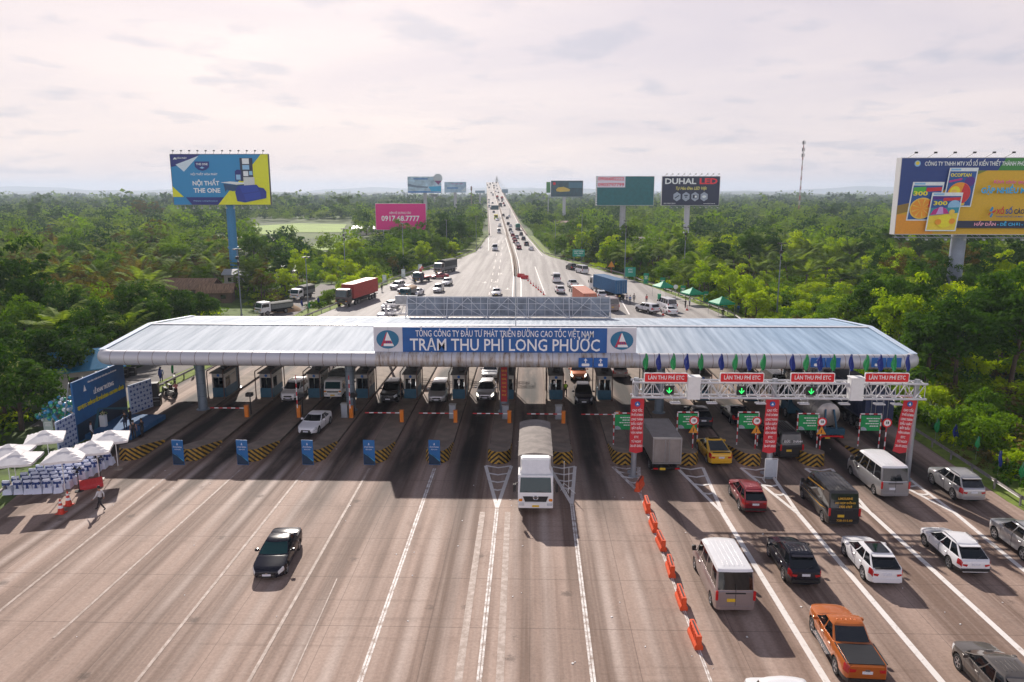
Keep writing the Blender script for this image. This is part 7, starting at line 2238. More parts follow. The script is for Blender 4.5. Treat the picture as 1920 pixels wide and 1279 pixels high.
# parasols
PW = M("parasol_cloth", (.72, .70, .70), .75, var=.05)
PAR = [((20, 909), (40, 856), "far left of the front row"), ((34, 924), (60, 868), "front row, with the leftmost near pole"), ((123, 926), (124, 859), "front row, centre"), ((187, 902), (168, 848), "third from the right"),
       ((222, 880), (200, 829), "nearest the striped island"), ((95, 880), (77, 829), "rear row by the photo wall")]
for i, (foot, cpx, s) in enumerate(PAR):
    f_ = P(*foot); c = P(cpx[0], cpx[1], 2.75)
    o_ = Vector((max(-1.0, min(1.0, c.x - f_.x)), max(-1.0, min(1.0, c.y - f_.y)), 0))
    t = thing("parasol", "white square parasol over the covered chairs, " + s, "parasol", (f_.x, f_.y, 0), RAD(12 + i * 3), "white parasols")
    o_ = Matrix.Rotation(-RAD(12 + i * 3), 3, "Z") @ o_
    m = MB(); m.tube([(0, 0, 0), (0, 0, 3.1), (o_.x, o_.y, 3.5)], .03, 8); m.build("pole", WHITE, t)
    m = MB(); m.lathe([(.32, 0), (.30, .07), (.06, .10), (.05, .3)], n=16); m.build("base", CONC, t)
    w = 1.28; m = MB(); N = 8
    pts = []
    for j in range(N + 1):
        for k in range(N + 1):
            u, v_ = k / N * 2 - 1, j / N * 2 - 1; e = max(abs(u), abs(v_)); dg_ = min(abs(u), abs(v_)) 
            pts.append((o_.x + u * w, o_.y + v_ * w, 2.95 + (1 - e) * .55 - .04 * math.sin(math.pi * dg_ / max(e, .01)) * e))
    m.add(pts, [(j * (N + 1) + k, j * (N + 1) + k + 1, (j + 1) * (N + 1) + k + 1, (j + 1) * (N + 1) + k) for j in range(N) for k in range(N)])
    ring_ = [0 * (N + 1) + k for k in range(N + 1)] + [j * (N + 1) + N for j in range(1, N + 1)] + [N * (N + 1) + k for k in range(N - 1, -1, -1)] + [j * (N + 1) for j in range(N - 1, 0, -1)]
    for a, b_ in zip(ring_, ring_[1:] + ring_[:1]):
        A_, B_ = pts[a], pts[b_]; m.quad(A_, B_, (B_[0], B_[1], B_[2] - .16), (A_[0], A_[1], A_[2] - .16))
    m.quad((o_.x - .4, o_.y - .4, 3.35), (o_.x + .4, o_.y - .4, 3.35), (o_.x + .06, o_.y + .0, 3.53), (o_.x - .06, o_.y, 3.53)); m.quad((o_.x + .4, o_.y + .4, 3.35), (o_.x - .4, o_.y + .4, 3.35), (o_.x - .06, o_.y, 3.53), (o_.x + .06, o_.y, 3.53))
    m.quad((o_.x + .4, o_.y - .4, 3.35), (o_.x + .4, o_.y + .4, 3.35), (o_.x + .06, o_.y, 3.53), (o_.x + .06, o_.y, 3.53)); m.quad((o_.x - .4, o_.y + .4, 3.35), (o_.x - .4, o_.y - .4, 3.35), (o_.x - .06, o_.y, 3.53), (o_.x - .06, o_.y, 3.53))
    m.build("canopy", PW, t)
# covered chairs with blue bows
CW, CB = M("chair_cover_white", (.68, .72, .86), .8, var=.05), M("chair_bow_blue", (.03, .06, .22), .7)
m = MB(); m.prism([(-.26, -.27, 0), (.26, -.27, 0), (.26, .27, 0), (-.26, .27, 0)], (0, 0, .02))
m.add([(-.29, -.30, 0), (.29, -.30, 0), (.29, .28, 0), (-.29, .28, 0), (-.22, -.20, .47), (.22, -.20, .47), (.22, .24, .47), (-.22, .24, .47)], [(0, 1, 5, 4), (1, 2, 6, 5), (2, 3, 7, 6), (3, 0, 4, 7), (4, 5, 6, 7)])
CH_S = m.mesh("seat_cover", CW)
m = MB(); m.rbox((0, -.23, .71), (.43, .07, .52), .03, 0, "Y"); CH_B = m.mesh("backrest", CW)
m = MB(); m.rbox((0, -.25, .72), (.46, .09, .13), .03, 0, "Y"); m.prism([(0, -.29, .72), (-.20, -.30, .86), (-.20, -.30, .64)], (0, -.05, 0)); m.prism([(0, -.29, .72), (.20, -.30, .64), (.20, -.30, .86)], (0, -.05, 0)); m.prism([(-.04, -.31, .70), (.04, -.31, .70), (.09, -.33, .42), (-.09, -.33, .42)], (0, -.02, 0)); CH_W = m.mesh("bow", CB)
base = P(45, 924); ux = (P(112, 922) - P(45, 924)).normalized(); uy = Vector((-ux.y, ux.x, 0))
uy = (P(196, 876) - P(112, 922)); uy.z = 0; uy.normalize()
k_ = 0
for j in range(9):
    for i in range(6):
        p = P(112, 922) - ux * (i * .68) + uy * (j * .80)
        if i == 0 and j > 7: continue
        t = thing("covered_chair", "chair in a white cover with a blue bow in rows beneath the white parasols", "chair", (p.x + rnd.uniform(-.05, .05), p.y + rnd.uniform(-.05, .05), 0), math.atan2(uy.y, uy.x) - math.pi / 2 + RAD(rnd.uniform(-6, 6)) + RAD(18), "covered chairs in rows")
        t.scale = (1.12,) * 3; link("seat_cover", CH_S, t); link("backrest", CH_B, t); link("bow", CH_W, t)
for (x, y, s) in ((149, 921, "in front of the covered chairs"), (189, 898, "between the third and fourth parasol poles")):
    f_ = thing("standing_fan", "black standing fan " + s, "fan", tuple(P(x, y)), RAD(20), "black standing fans")
    m = MB(); m.tube([(0, 0, 0), (0, 0, 1.55)], .03, 8); m.build("pole", BLACK, f_)
    m = MB(); m.lathe([(.3, 0), (.3, .05), (.05, .09)], n=14); m.build("base", BLACK, f_)
    m = MB()
    for r in (.36, .24, .12): m.tube([(r * math.cos(a), -.05 - (.36 - r) * .2, 1.65 + r * math.sin(a)) for a in np.linspace(0, 2 * math.pi, 17)], .012, 4, cap=False)
    for a in np.linspace(0, 2 * math.pi, 12, endpoint=False): m.tube([(0, -.1, 1.65), (.36 * math.cos(a), -.05, 1.65 + .36 * math.sin(a))], .008, 4)
    for a in (0, 2.1, 4.2): m.poly([(0, 0, 1.65), (.3 * math.cos(a), -.02, 1.65 + .3 * math.sin(a)), (.3 * math.cos(a + .9), .03, 1.65 + .3 * math.sin(a + .9))])
    m.build("cage", BLACK, f_)
# balloons
BALL = {}
for nm, c in (("white", (.62, .66, .70)), ("green", (.04, .34, .16)), ("blue", (.03, .26, .46))):
    m = MB(); m.lathe([(0, -.20), (.05, -.18), (.13, -.08), (.16, .03), (.14, .12), (.08, .17), (0, .185)], n=10); BALL[nm] = m.mesh("balloon", M("balloon_" + nm, c, .25, coat=.5), 80)
r_ = random.Random(11)
bc = P(112, 770, 2.6); bc2 = P(80, 782, 1.6)
for i in range(150):
    c0 = bc if i < 118 else bc2
    nm = ("white", "green", "blue", "blue", "green")[i % 5]
    o = link("balloon", BALL[nm]); u = r_.uniform(-1, 1); w = r_.uniform(-1, 1)
    sx, sz = (1.5, .95) if i < 118 else (.7, .5)
    o.location = (c0.x + u * sx, c0.y + r_.uniform(-.9, .9) * math.sqrt(max(.05, 1 - u * u)) + .3, c0.z + w * sz * math.sqrt(max(.05, 1 - u * u)))
    o.rotation_euler = (r_.uniform(-.6, .6), r_.uniform(-.6, .6), 0)
    tag(o, nm + " balloon in the bunch floating left of the stage backdrop", "balloon", nm + " balloons in the bunch")
# stand-up blue banners on the striped noses
XM = M("stand_blue", (.012, .13, .36), .5, var=.12, scale=1.2); XD = M("stand_picture", (.008, .03, .07), .5, var=.3)
for i, (px, s) in enumerate(((336, "leftmost of five"), (456, "second from the left"), (578, "left of the white saloon's lane"), (693, "fourth from the left"), (815, "nearest the white canvas lorry"))):
    p = P(px, 872); t = thing("banner_stand", "blue upright banner stand before a striped island nose, " + s, "banner", (p.x, p.y, 0), RAD(-4), "blue banner stands before the islands")
    w, h = .92, 2.05
    m = MB(); m.box((0, 0, h / 2 + .03), (w, .04, h)); m.build("cloth", XM, t)
    m = MB(); m.poly([(-w / 2 + .02, -.024, .06), (w / 2 - .02, -.024, .06), (w / 2 - .02, -.024, .35), (-.1, -.024, .85), (-w / 2 + .02, -.024, .95)]); m.build("picture", XD, t)
    m = MB(); m.poly([(-.4, -.028, .95), (-.25, -.028, .9), (.42, -.028, .30), (.42, -.028, .42)]); m.build("bridge_print", M("stand_sky", (.04, .32, .52), .5), t)
    m = MB(); m.prism([(-.05, -.03, 1.72), (.05, -.03, 1.72), (0, -.03, 1.86)], (0, -.006, 0)); m.box((0, -.03, 1.68), (.14, .01, .02)); m.build("badge", WTEXT, t)
    put_text(t, "lettering", "LỄ KHAI TRƯƠNG", 0, -.034, 1.5, .12, WTEXT, .72, .01, .003); put_text(t, "lettering", "DỊCH VỤ ETC", 0, -.034, 1.30, .10, WTEXT, .5, .01, .003)
    m = MB(); m.tube([(-.3, .03, 0), (.3, .03, h)], .012, 5); m.tube([(.3, .03, 0), (-.3, .03, h)], .012, 5); m.tube([(0, .03, 1), (0, .6, 0)], .012, 5); m.build("frame", STEEL, t)
# white folding board and easels
t = thing("board_frame", "white wheeled board frame at the foot of the middle gantry post", "board", tuple(P(1444, 902)))
m = MB(); m.box((0, 0, 1.0), (.85, .06, 1.35)); m.build("panel", STEPW if False else M("board_pale", (.45, .50, .56), .5, var=.1), t)
m = MB()
for sx in (-.46, .46): m.tube([(sx, 0, 0), (sx, 0, 1.75)], .03, 6); m.tube([(sx, -.35, .03), (sx, .35, .03)], .03, 6)
m.tube([(-.46, 0, 1.75), (.46, 0, 1.75)], .03, 6); m.build("frame", WHITE, t)
t = thing("stacked_stand", "white metal tripod stand on the hatched lines right of the white lorry", "stand", tuple(P(1066, 925)))
m = MB(); m.tube([(0, 0, 0), (0, 0, 1.9)], .025, 6)
for a in (0, 2.1, 4.2):
    m.tube([(0, 0, .4), (.5 * math.cos(a), .5 * math.sin(a), 0)], .02, 5); m.tube([(-.3, .9, .4), (-.3 + .5 * math.cos(a), .9 + .5 * math.sin(a), 0)], .02, 5)
m.tube([(-.3, .9, 0), (-.3, .9, 2.1)], .025, 6); m.build("tripod", WHITE, t)
# pennants by the roadsides
for i, (x, y, c, s) in enumerate(((278, 748, "g", "left of the loudspeakers"), (301, 722, "b", "above the loudspeakers"), (324, 712, "g", "by the parked motorbikes"), (366, 702, "g", "at the rail behind the first column"), (1753, 826, "g", "beyond the right gantry banner"), (1787, 838, "b", "on the right bank"), (1829, 862, "g", "right of the silver van on the bank"), (1870, 892, "b", "above the silver sport utility car on the bank"), (1912, 915, "g", "at the right edge of the bank"),
                                (566, 582, "b", "left of the red container lorry"), (580, 586, "g", "by the lamp post near the village road"), (597, 576, "b", "close to the red container lorry's cab"), (636, 560, "g", "beside the red container lorry"))):
    p = P(x, y); f_ = thing("pennant", ("green" if c == "g" else "blue") + " limp flag on a pole " + s, "flag", tuple(p), 0, "roadside flags")
    link("pole", FPM, f_); o = link("cloth", FM[c], f_); o.location = (.02, 0, 1.98); o.rotation_euler = (0, 0, rnd.uniform(-.6, .6))
# motorbikes at the rail
def motorbike(px, py, rz, col, label):
    t = thing("motorbike", label, "motorbike", tuple(P(px, py)), RAD(rz), "motorbikes parked at the left rail")
    for y in (-.62, .62):
        m = MB(); m.lathe([(.20, -.04), (.29, -.05), (.31, 0), (.29, .05), (.20, .04)], (0, y, .31), 18, 0, "X"); m.build("wheel", RUBBER, t)
    m = MB(); m.prism([(-.10, .40, .40), (-.10, .35, .75), (-.10, .1, .55), (-.10, -.3, .60), (-.10, -.75, .72), (-.10, -.6, .45), (-.10, -.2, .3), (-.10, .2, .3)], (.20, 0, 0)); m.tube([(0, .62, .31), (0, .42, .95)], .04, 6); m.build("frame", col, t, bevel=.03)
    m = MB(); m.rbox((0, -.32, .74), (.24, .75, .10), .08); m.build("seat", BLACK, t)
    m = MB(); m.tube([(-.33, .30, 1.02), (0, .42, .98), (.33, .30, 1.02)], .02, 6); m.rbox((0, .46, .92), (.2, .12, .16), .05); m.build("handlebar", BLACK, t)
for i, (x, y, r, c, s) in enumerate(((309, 738, 40, BLACK, "black motorbike nearest the loudspeakers"), (317, 732, 35, car_paint("red", (.24, .012, .022)), "dark red motorbike second from the loudspeakers"), (326, 740, 50, BLACK, "black motorbike close to the first column"), (320, 746, 60, M("bike_grey", (.2, .2, .2), .4), "grey motorbike in front of the other parked motorbikes"), (328, 716, 20, BLACK, "black motorbike farthest along the left rail"))):
    motorbike(x, y, r, c, s)
for (x, y, s) in ((232, 708, "left of the pair behind the stage"), (246, 704, "right of the pair behind the stage")):
    t = thing("equipment_case", "black equipment case on the verge, " + s, "case", tuple(P(x, y)), RAD(12), "black cases")
    m = MB(); m.rbox((0, 0, .5), (1.1, .8, 1.0), .04); m.build("case_body", BLACK, t); m = MB(); m.box((0, -.41, .5), (.9, .03, .06)); m.build("latch_strip", ALLOY, t)
# houses
def house(px, py, w, d, h, rz, wall_m, roof_m, label, rh=1.6, name="house"):
    p = P(px, py); t = thing(name, label, "house", tuple(p), RAD(rz))
    m = MB(); m.box((0, 0, h / 2), (w, d, h)); m.build("wall", wall_m, t)
    m = MB(); e = .5
    pr = [(-w / 2 - e, -d / 2 - e, h - .1), (w / 2 + e, -d / 2 - e, h - .1), (w / 2 + e, 0, h + rh), (-w / 2 - e, 0, h + rh), (-w / 2 - e, d / 2 + e, h - .1), (w / 2 + e, d / 2 + e, h - .1)]
    m.add(pr + [(a, b_, c - .12) for a, b_, c in pr], [(0, 1, 2, 3), (3, 2, 5, 4), (7, 6, 9, 8), (8, 9, 10, 11), (0, 6, 7, 1), (4, 5, 11, 10), (0, 3, 9, 6), (3, 4, 10, 9), (1, 7, 8, 2), (2, 8, 11, 5)]); m.build("roof", roof_m, t)
    for sx in (-1, 1):
        m = MB(); m.poly([(sx * w / 2, -d / 2, h), (sx * w / 2, d / 2, h), (sx * w / 2, 0, h + rh - .1)]); m.build("gable", wall_m, t)
    for i in range(2):
        m = MB(); m.box((-w / 4 + i * w / 2, -d / 2 - .02, h * .55), (w * .16, .06, h * .35)); m.build("window", GLASS, t)
    m = MB(); m.box((0, -d / 2 - .02, h * .36), (.9, .06, h * .7)); m.build("door", M("house_door", (.12, .08, .05), .6), t)
ROOFB, ROOFP, THATCH, ROOFG = M("tin_blue", (.06, .28, .48), .4, .2, var=.1), M("tin_pink", (.50, .42, .38), .5, .1, var=.15), M("thatch", (.24, .15, .085), .95, var=.55, scale=1.2, stretch=(5, .5, 1), bump=.8), M("tin_grey", (.40, .41, .42), .5, .2, var=.15)
WALLP = M("plaster", (.55, .50, .44), .9, var=.1)
house(168, 732, 6, 5, 3.0, 35, WALLP, ROOFB, "small house with a pale blue tin roof behind the stage backdrop")
house(352, 560, 12, 6, 2.4, -3, M("wood_wall", (.12, .08, .055), .9, var=.2), THATCH, "brown thatched house at the foot of the blue billboard pole", 1.8)
house(408, 566, 6, 4, 2.2, 12, M("wood_wall", (.12, .08, .055), .9, var=.2), THATCH, "smaller thatched hut right of the long thatched house", 1.4)
house(457, 466, 9, 6, 3.2, 4, WALLP, ROOFP, "pale tin-roofed house right of the blue billboard pole", 1.3)
house(508, 468, 10, 6, 3.2, -4, WALLP, ROOFP, "second pale tin-roofed house farther right of the blue billboard pole", 1.3)
house(447, 535, 5, 4, 2.8, 5, WALLP, ROOFG, "small grey-roofed house just right of the blue billboard pole", 1.0)
house(525, 528, 7, 5, 2.8, 25, WALLP, ROOFG, "grey tin-roofed shed above the village road", 1.0)
house(1205, 470, 8, 6, 3.4, 0, WALLP, ROOFP, "cream-roofed house among palms below the blank teal billboard", 1.6)
house(1422, 470, 12, 7, 3.4, -4, WALLP, ROOFG, "white-walled house among palms right of the black billboard", 1.2)
house(690, 440, 14, 7, 3.2, 0, WALLP, ROOFG, "grey-roofed house left of the magenta billboard", 1.2)
house(1057, 428, 22, 8, 3.0, 0, WALLP, M("tin_rust", (.30, .17, .13), .7, var=.2), "rust-roofed long house at the foot of the sports car billboard", 1.4)

# ------------------------------------------------------------------ vegetation
RG = np.random.default_rng(5)
def nrm(a):
    return a / np.maximum(1e-6, np.linalg.norm(a, axis=1, keepdims=True))
def leaf_quads(c, n, ln, wd, rng):
    """diamond leaves at centres c facing n"""
    t = nrm(np.cross(n, rng.normal(size=n.shape))); b = np.cross(n, t)
    ln = ln * rng.uniform(.7, 1.3, (len(c), 1)); wd = wd * rng.uniform(.7, 1.3, (len(c), 1))
    v = np.stack([c - t * ln / 2, c - b * wd / 2 + n * wd * .1, c + t * ln / 2, c + b * wd / 2 + n * wd * .1], 1)
    return v.reshape(-1, 3)
def quads_mesh(name, v, mat, mi=None):
    f = np.arange(len(v)).reshape(-1, 4)
    return np_mesh(name, v, f, mat, mi)
def crown_points(rng, n_cl, n_lf, R, H, z0, cl_r, shape=1.0, flat=.75):
    """leaf centres and normals in clumps over an uneven crown"""
    C_, N_ = [], []
    lump = rng.uniform(0, 6.28, 3)
    for k in range(n_cl):
        d = rng.normal(size=3); d[2] = abs(d[2]) * .9 - .25; d /= np.linalg.norm(d)
        rad = rng.uniform(.55, 1.0) * (1 + .22 * math.sin(3 * math.atan2(d[1], d[0]) + lump[0]) * shape)
        ctr = np.array([d[0] * R * rad, d[1] * R * rad, z0 + H * (.42 + d[2] * .55 * rad)])
        r = cl_r * rng.uniform(.6, 1.35)
        dd = nrm(rng.normal(size=(n_lf, 3))); dd[:, 2] = np.where(rng.random(n_lf) < .72, np.abs(dd[:, 2]), dd[:, 2])
        rr = r * rng.uniform(.55, 1.05, (n_lf, 1))
        C_.append(ctr + dd * rr * np.array([1, 1, flat])); N_.append(nrm(dd + np.array([0, 0, .35]) + rng.normal(size=(n_lf, 3)) * .55))
    return np.concatenate(C_), np.concatenate(N_)
BARK = M("bark_brown", (.085, .062, .045), .95, var=.35, scale=3, bump=.4)
BARKP = M("bark_palm", (.16, .13, .105), .95, var=.3, scale=4)
def trunk_mesh(rng, h, r, limbs, R, lean=.4):
    m = MB(); a = rng.uniform(0, 6.28)
    pts = [(lean * math.cos(a) * t * t, lean * math.sin(a) * t * t, h * t) for t in (0, .3, .65, 1)]
    m.tube(pts, r, 8, r1=r * .6)
    for k in range(limbs):
        t = rng.uniform(.45, .95); b = 6.28 * k / limbs + rng.uniform(0, .8); p0 = (pts[2][0] * t, pts[2][1] * t, h * t); L_ = R * rng.uniform(.5, .85)
        m.tube([p0, (p0[0] + L_ * .5 * math.cos(b), p0[1] + L_ * .5 * math.sin(b), p0[2] + L_ * .45), (p0[0] + L_ * math.cos(b), p0[1] + L_ * math.sin(b), p0[2] + L_ * .75)], r * .45, 6, r1=r * .15)
    return m.mesh("trunk", BARK, 60)
L_DARK = leaf_mat("leaf_dark", (.013, .046, .006), (.066, .142, .012), 0.26)
L_MID = leaf_mat("leaf_mid", (.040, .116, .007), (.165, .262, .013), 0.32)
L_BRIGHT = leaf_mat("leaf_bright", (.135, .245, .008), (.41, .49, .014), 0.37)
L_DRY = leaf_mat("leaf_olive_brown", (.050, .052, .016), (.160, .125, .042), 0.3)
L_PALM = leaf_mat("leaf_palm", (.020, .070, .010), (.235, .310, .060), 0.3, .66)
L_NIPA = leaf_mat("leaf_nipa", (.035, .040, .008), (.190, .135, .035), 0.28, .7)
L_BAN = leaf_mat("leaf_banana", (.06, .14, .012), (.15, .26, .03), .5, .4)
L_WOOD = leaf_mat("leaf_far_wood", (.021, .058, .013), (.092, .160, .024), 0.23)
L_WOOD2 = leaf_mat("leaf_far_dark", (.008, .032, .011), (.036, .085, .022), 0.2)
L_WOOD3 = leaf_mat("leaf_far_olive", (.055, .105, .016), (.160, .245, .034), 0.26)
L_FLOW = leaf_mat("leaf_blossom", (.09, .14, .03), (.22, .24, .10), .35)

def tree_proto(kind_, seed):
    rng = np.random.default_rng(seed)
    if kind_ == "mango":
        R, H, z0 = 3.6, 6.2, 1.2
        c, n = crown_points(rng, 62, 120, R, H, z0, 1.05)
        v = leaf_quads(c, n, .44, .20, rng); mi = np.where((rng.random(len(c)) < .05) & (n[:, 2] > .3), 1, 0)
        return trunk_mesh(rng, 3.2, .26, 6, R), quads_mesh("crown", v, [L_DARK, L_FLOW], mi)
    if kind_ == "dark":
        R, H, z0 = 2.9, 8.0, 1.5
        c, n = crown_points(rng, 58, 95, R, H, z0, .95, 1.4)
        return trunk_mesh(rng, 5.0, .22, 6, R), quads_mesh("crown", leaf_quads(c, n, .42, .20, rng), L_DARK)
    if kind_ == "mid":
        R, H, z0 = 2.7, 6.4, 1.2
        c, n = crown_points(rng, 52, 90, R, H, z0, .9, 1.3)
        return trunk_mesh(rng, 4.2, .18, 6, R), quads_mesh("crown", leaf_quads(c, n, .40, .19, rng), L_MID)
    if kind_ == "bright":
        R, H, z0 = 2.5, 6.2, 1.4
        c, n = crown_points(rng, 44, 85, R, H, z0, .85, 1.6)
        return trunk_mesh(rng, 4.4, .15, 6, R), quads_mesh("crown", leaf_quads(c, n, .38, .18, rng), L_BRIGHT)
    if kind_ == "olive":
        R, H, z0 = 2.2, 7.0, 2.0
        c, n = crown_points(rng, 36, 70, R, H, z0, .75, 1.8)
        return trunk_mesh(rng, 5.4, .14, 7, R), quads_mesh("crown", leaf_quads(c, n, .34, .15, rng), L_DRY)
    if kind_ in ("palm", "nipa"):
        palm = kind_ == "palm"
        h = rng.uniform(1.6, 4.2) if palm else .3
        V = []
        lean = rng.uniform(-.8, .8, 2) if palm else np.zeros(2)
        nf = 24 if palm else 17
        for k in range(nf):
            a = 6.283 * k / nf * 2.4 + rng.uniform(-.2, .2)
            el = rng.uniform(.30, 1.40) if palm else rng.uniform(.85, 1.45)
            L_ = rng.uniform(3.7, 4.9) if palm else rng.uniform(4.2, 6.2)
            droop = rng.uniform(.85, 1.4) if palm else rng.uniform(.25, .7)
            N = 13
            p = np.array([lean[0], lean[1], h]) if palm else np.array([rng.uniform(-.5, .5), rng.uniform(-.5, .5), 0])
            pts, e = [], el
            for i in range(N + 1):
                pts.append(p.copy()); st = L_ / N
                p = p + st * np.array([math.cos(a) * math.cos(e), math.sin(a) * math.cos(e), math.sin(e)]); e -= droop / N * (1.4 if i > N * .4 else .7)
            pts = np.array(pts); side = np.array([-math.sin(a), math.cos(a), 0])
            for i in range(N):   # midrib
                d = pts[i + 1] - pts[i]; w = .035 * (1 - i / N) + .01
                V += [pts[i] - side * w, pts[i] + side * w, pts[i + 1] + side * w, pts[i + 1] - side * w]
            i0 = 2 if palm else 4
            for i in range(i0 * 2, N * 2):
                t = i / 2; k0 = int(t); q = pts[k0] + (pts[min(k0 + 1, N)] - pts[k0]) * (t - k0)
                d = pts[min(k0 + 1, N)] - pts[k0]; d = d / np.linalg.norm(d)
                ll = (.85 if palm else .95) * math.sin(math.pi * (.12 + .86 * (t - i0 + .5) / (N - i0 + .5))) ** .6 * rng.uniform(.85, 1.1)
                for s in (-1, 1):
                    tip = q + side * s * ll * .86 + d * ll * .45 + np.array([0, 0, -ll * (.38 if palm else .12) * rng.uniform(.6, 1.4)])
                    w = d * (.095 if palm else .08)
                    V += [q - w, q + w, tip + w * .35, tip - w * .35]
        cr = quads_mesh("crown", np.array(V), L_PALM if palm else L_NIPA)
        m = MB()
        if palm:
            m.tube([(0, 0, -.1), (lean[0] * .25, lean[1] * .25, h * .4), (lean[0] * .7, lean[1] * .7, h * .8), (lean[0], lean[1], h)], .17, 8, r1=.11)
            for q_ in range(5):
                b_ = 1.26 * q_; m.lathe([(0, -.14), (.12, 0), (0, .14)], (lean[0] + .24 * math.cos(b_), lean[1] + .24 * math.sin(b_), h - .2), 7)
        else:
            for q_ in range(6):
                b_ = 1.05 * q_; m.tube([(.2 * math.cos(b_), .2 * math.sin(b_), -.1), (.35 * math.cos(b_), .35 * math.sin(b_), .9)], .10, 6, r1=.06)
        return m.mesh("trunk", BARKP, 60), cr
    if kind_ == "banana":
        V = []
        for k in range(10):
            a = .63 * k + rng.uniform(-.2, .2); e = rng.uniform(.7, 1.35); L_ = rng.uniform(1.9, 2.7); p = np.array([0, 0, 1.9 + rng.uniform(-.3, .3)]); side = np.array([-math.sin(a), math.cos(a), 0])
            N = 7; pts = []
            for i in range(N + 1):
                pts.append(p.copy()); p = p + L_ / N * np.array([math.cos(a) * math.cos(e), math.sin(a) * math.cos(e), math.sin(e)]); e -= .26
            for i in range(N):
                w0, w1 = .34 * math.sin(math.pi * (.08 + .9 * i / N)) ** .7, .34 * math.sin(math.pi * (.08 + .9 * (i + 1) / N)) ** .7
                dn = np.array([0, 0, .10])
                V += [pts[i], pts[i] + side * w0 + dn, pts[i + 1] + side * w1 + dn, pts[i + 1], pts[i] - side * w0 + dn, pts[i], pts[i + 1], pts[i + 1] - side * w1 + dn]
        m = MB(); m.tube([(0, 0, -.1), (0, 0, 2.1)], .14, 8, r1=.09)
        return m.mesh("trunk", M("stem_green", (.09, .14, .04), .7, var=.2), 60), quads_mesh("crown", np.array(V), L_BAN)
    if kind_ == "bush":
        R, H, z0 = 1.7, 2.8, -.3
        c, n = crown_points(rng, 24, 75, R, H, z0, .75, 1.2)
        m = MB()
        for q_ in range(5):
            b_ = 1.26 * q_; m.tube([(0, 0, -.1), (.8 * math.cos(b_), .8 * math.sin(b_), 1.6)], .05, 5, r1=.02)
        return m.mesh("trunk", BARK, 60), quads_mesh("crown", leaf_quads(c, n, .30, .16, rng), L_BRIGHT if seed % 2 else L_MID)

NAMES = {"mango": ("mango_tree", "tree", "dense dark round"), "dark": ("broadleaf_tree", "tree", "tall dark leafy"), "mid": ("broadleaf_tree", "tree", "mid-green leafy"), "bright": ("young_tree", "tree", "bright yellow-green"),
         "olive": ("thin_tree", "tree", "sparse olive-brown"), "palm": ("coconut_palm", "palm", "drooping coconut"), "nipa": ("nipa_palm", "palm", "brownish upright nipa"), "banana": ("banana_plant", "plant", "bright broad-leaved banana"), "bush": ("shrub", "shrub", "low leafy")}
PROTO = {k: [tree_proto(k, 40 + 7 * i + j) for j in range(n_)] for i, (k, n_) in enumerate((("mango", 3), ("dark", 3), ("mid", 3), ("bright", 3), ("olive", 2), ("palm", 4), ("nipa", 3), ("banana", 2), ("bush", 4)))}

def project(p):
    d = Vector(p) - CAM; z = d.dot(CF)
    return (960 + F * d.dot(CR) / z, 639.5 - F * d.dot(CU) / z, z) if z > 1 else (-9999, -9999, z)
MARKS = [("the event parasols", (60, 800)), ("the stage backdrop", (180, 720)), ("the canopy's left end", (215, 610)), ("the thatched house", (350, 565)), ("the blue billboard pole", (425, 500)), ("the village road", (545, 540)),
         ("the red container lorry", (670, 480)), ("the left guardrail", (800, 470)), ("the magenta billboard", (750, 420)), ("the bridge ramp's left side", (880, 430)), ("the left meadow", (570, 430)), ("the left photo edge", (30, 560)), ("the upper left woods", (150, 460)),
         ("the bridge ramp's right side", (1010, 440)), ("the green road sign", (1085, 460)), ("the blank teal billboard", (1170, 450)), ("the black billboard", (1293, 440)), ("the blue container lorry", (1190, 515)), ("the green gazebos", (1320, 550)), ("the lamp post right of the gazebos", (1460, 540)),
         ("the telephone mast", (1500, 420)), ("the lottery billboard pole", (1790, 520)), ("the lottery billboard's left edge", (1650, 470)), ("the canopy's right end", (1740, 650)), ("the right bank", (1850, 780)), ("the right photo edge", (1900, 600)), ("the open bushes on the right", (1580, 560))]
taken = []
COUNT = {}
def plant(k, x, y, s, rz=None, z=0.0, tilt=0.0):
    q = PROTO[k]; tm, cm_ = q[int(RG.integers(len(q)))]
    nm, cat, adj = NAMES[k]
    px = project((x, y, 2.5))
    best = min(MARKS, key=lambda m_: (m_[1][0] - px[0]) ** 2 + 2.5 * (m_[1][1] - px[1]) ** 2)[0]
    noun = {"tree": "tree", "palm": "palm", "plant": "plant", "shrub": "shrub"}[cat]
    lab = adj + " " + noun + " near " + best
    t = thing(nm, lab, cat, (x, y, z), RG.uniform(0, 6.28) if rz is None else rz, lab.replace(" tree near", " trees near").replace(" palm near", " palms near").replace(" shrub near", " shrubs near").replace(" plant near", " plants near"))
    t.scale = (s * RG.uniform(.9, 1.12), s * RG.uniform(.9, 1.12), s * RG.uniform(.88, 1.15))
    link("trunk", tm, t); link("crown", cm_, t)
    taken.append((x, y, s)); COUNT[k] = COUNT.get(k, 0) + 1
    return t
def free(x, y, r):
    for (a, b_, s) in taken:
        if (a - x) ** 2 + (b_ - y) ** 2 < r * r: return False
    return True
def vr_x(y):
    ys_ = [p.y for p in VR]; return float(np.interp(y, ys_, [p.x for p in VR]))
HOUSES = [(o.location.x, o.location.y) for o in COL.objects if o.parent is None and o.get("category") in ("house", "sand heap")]
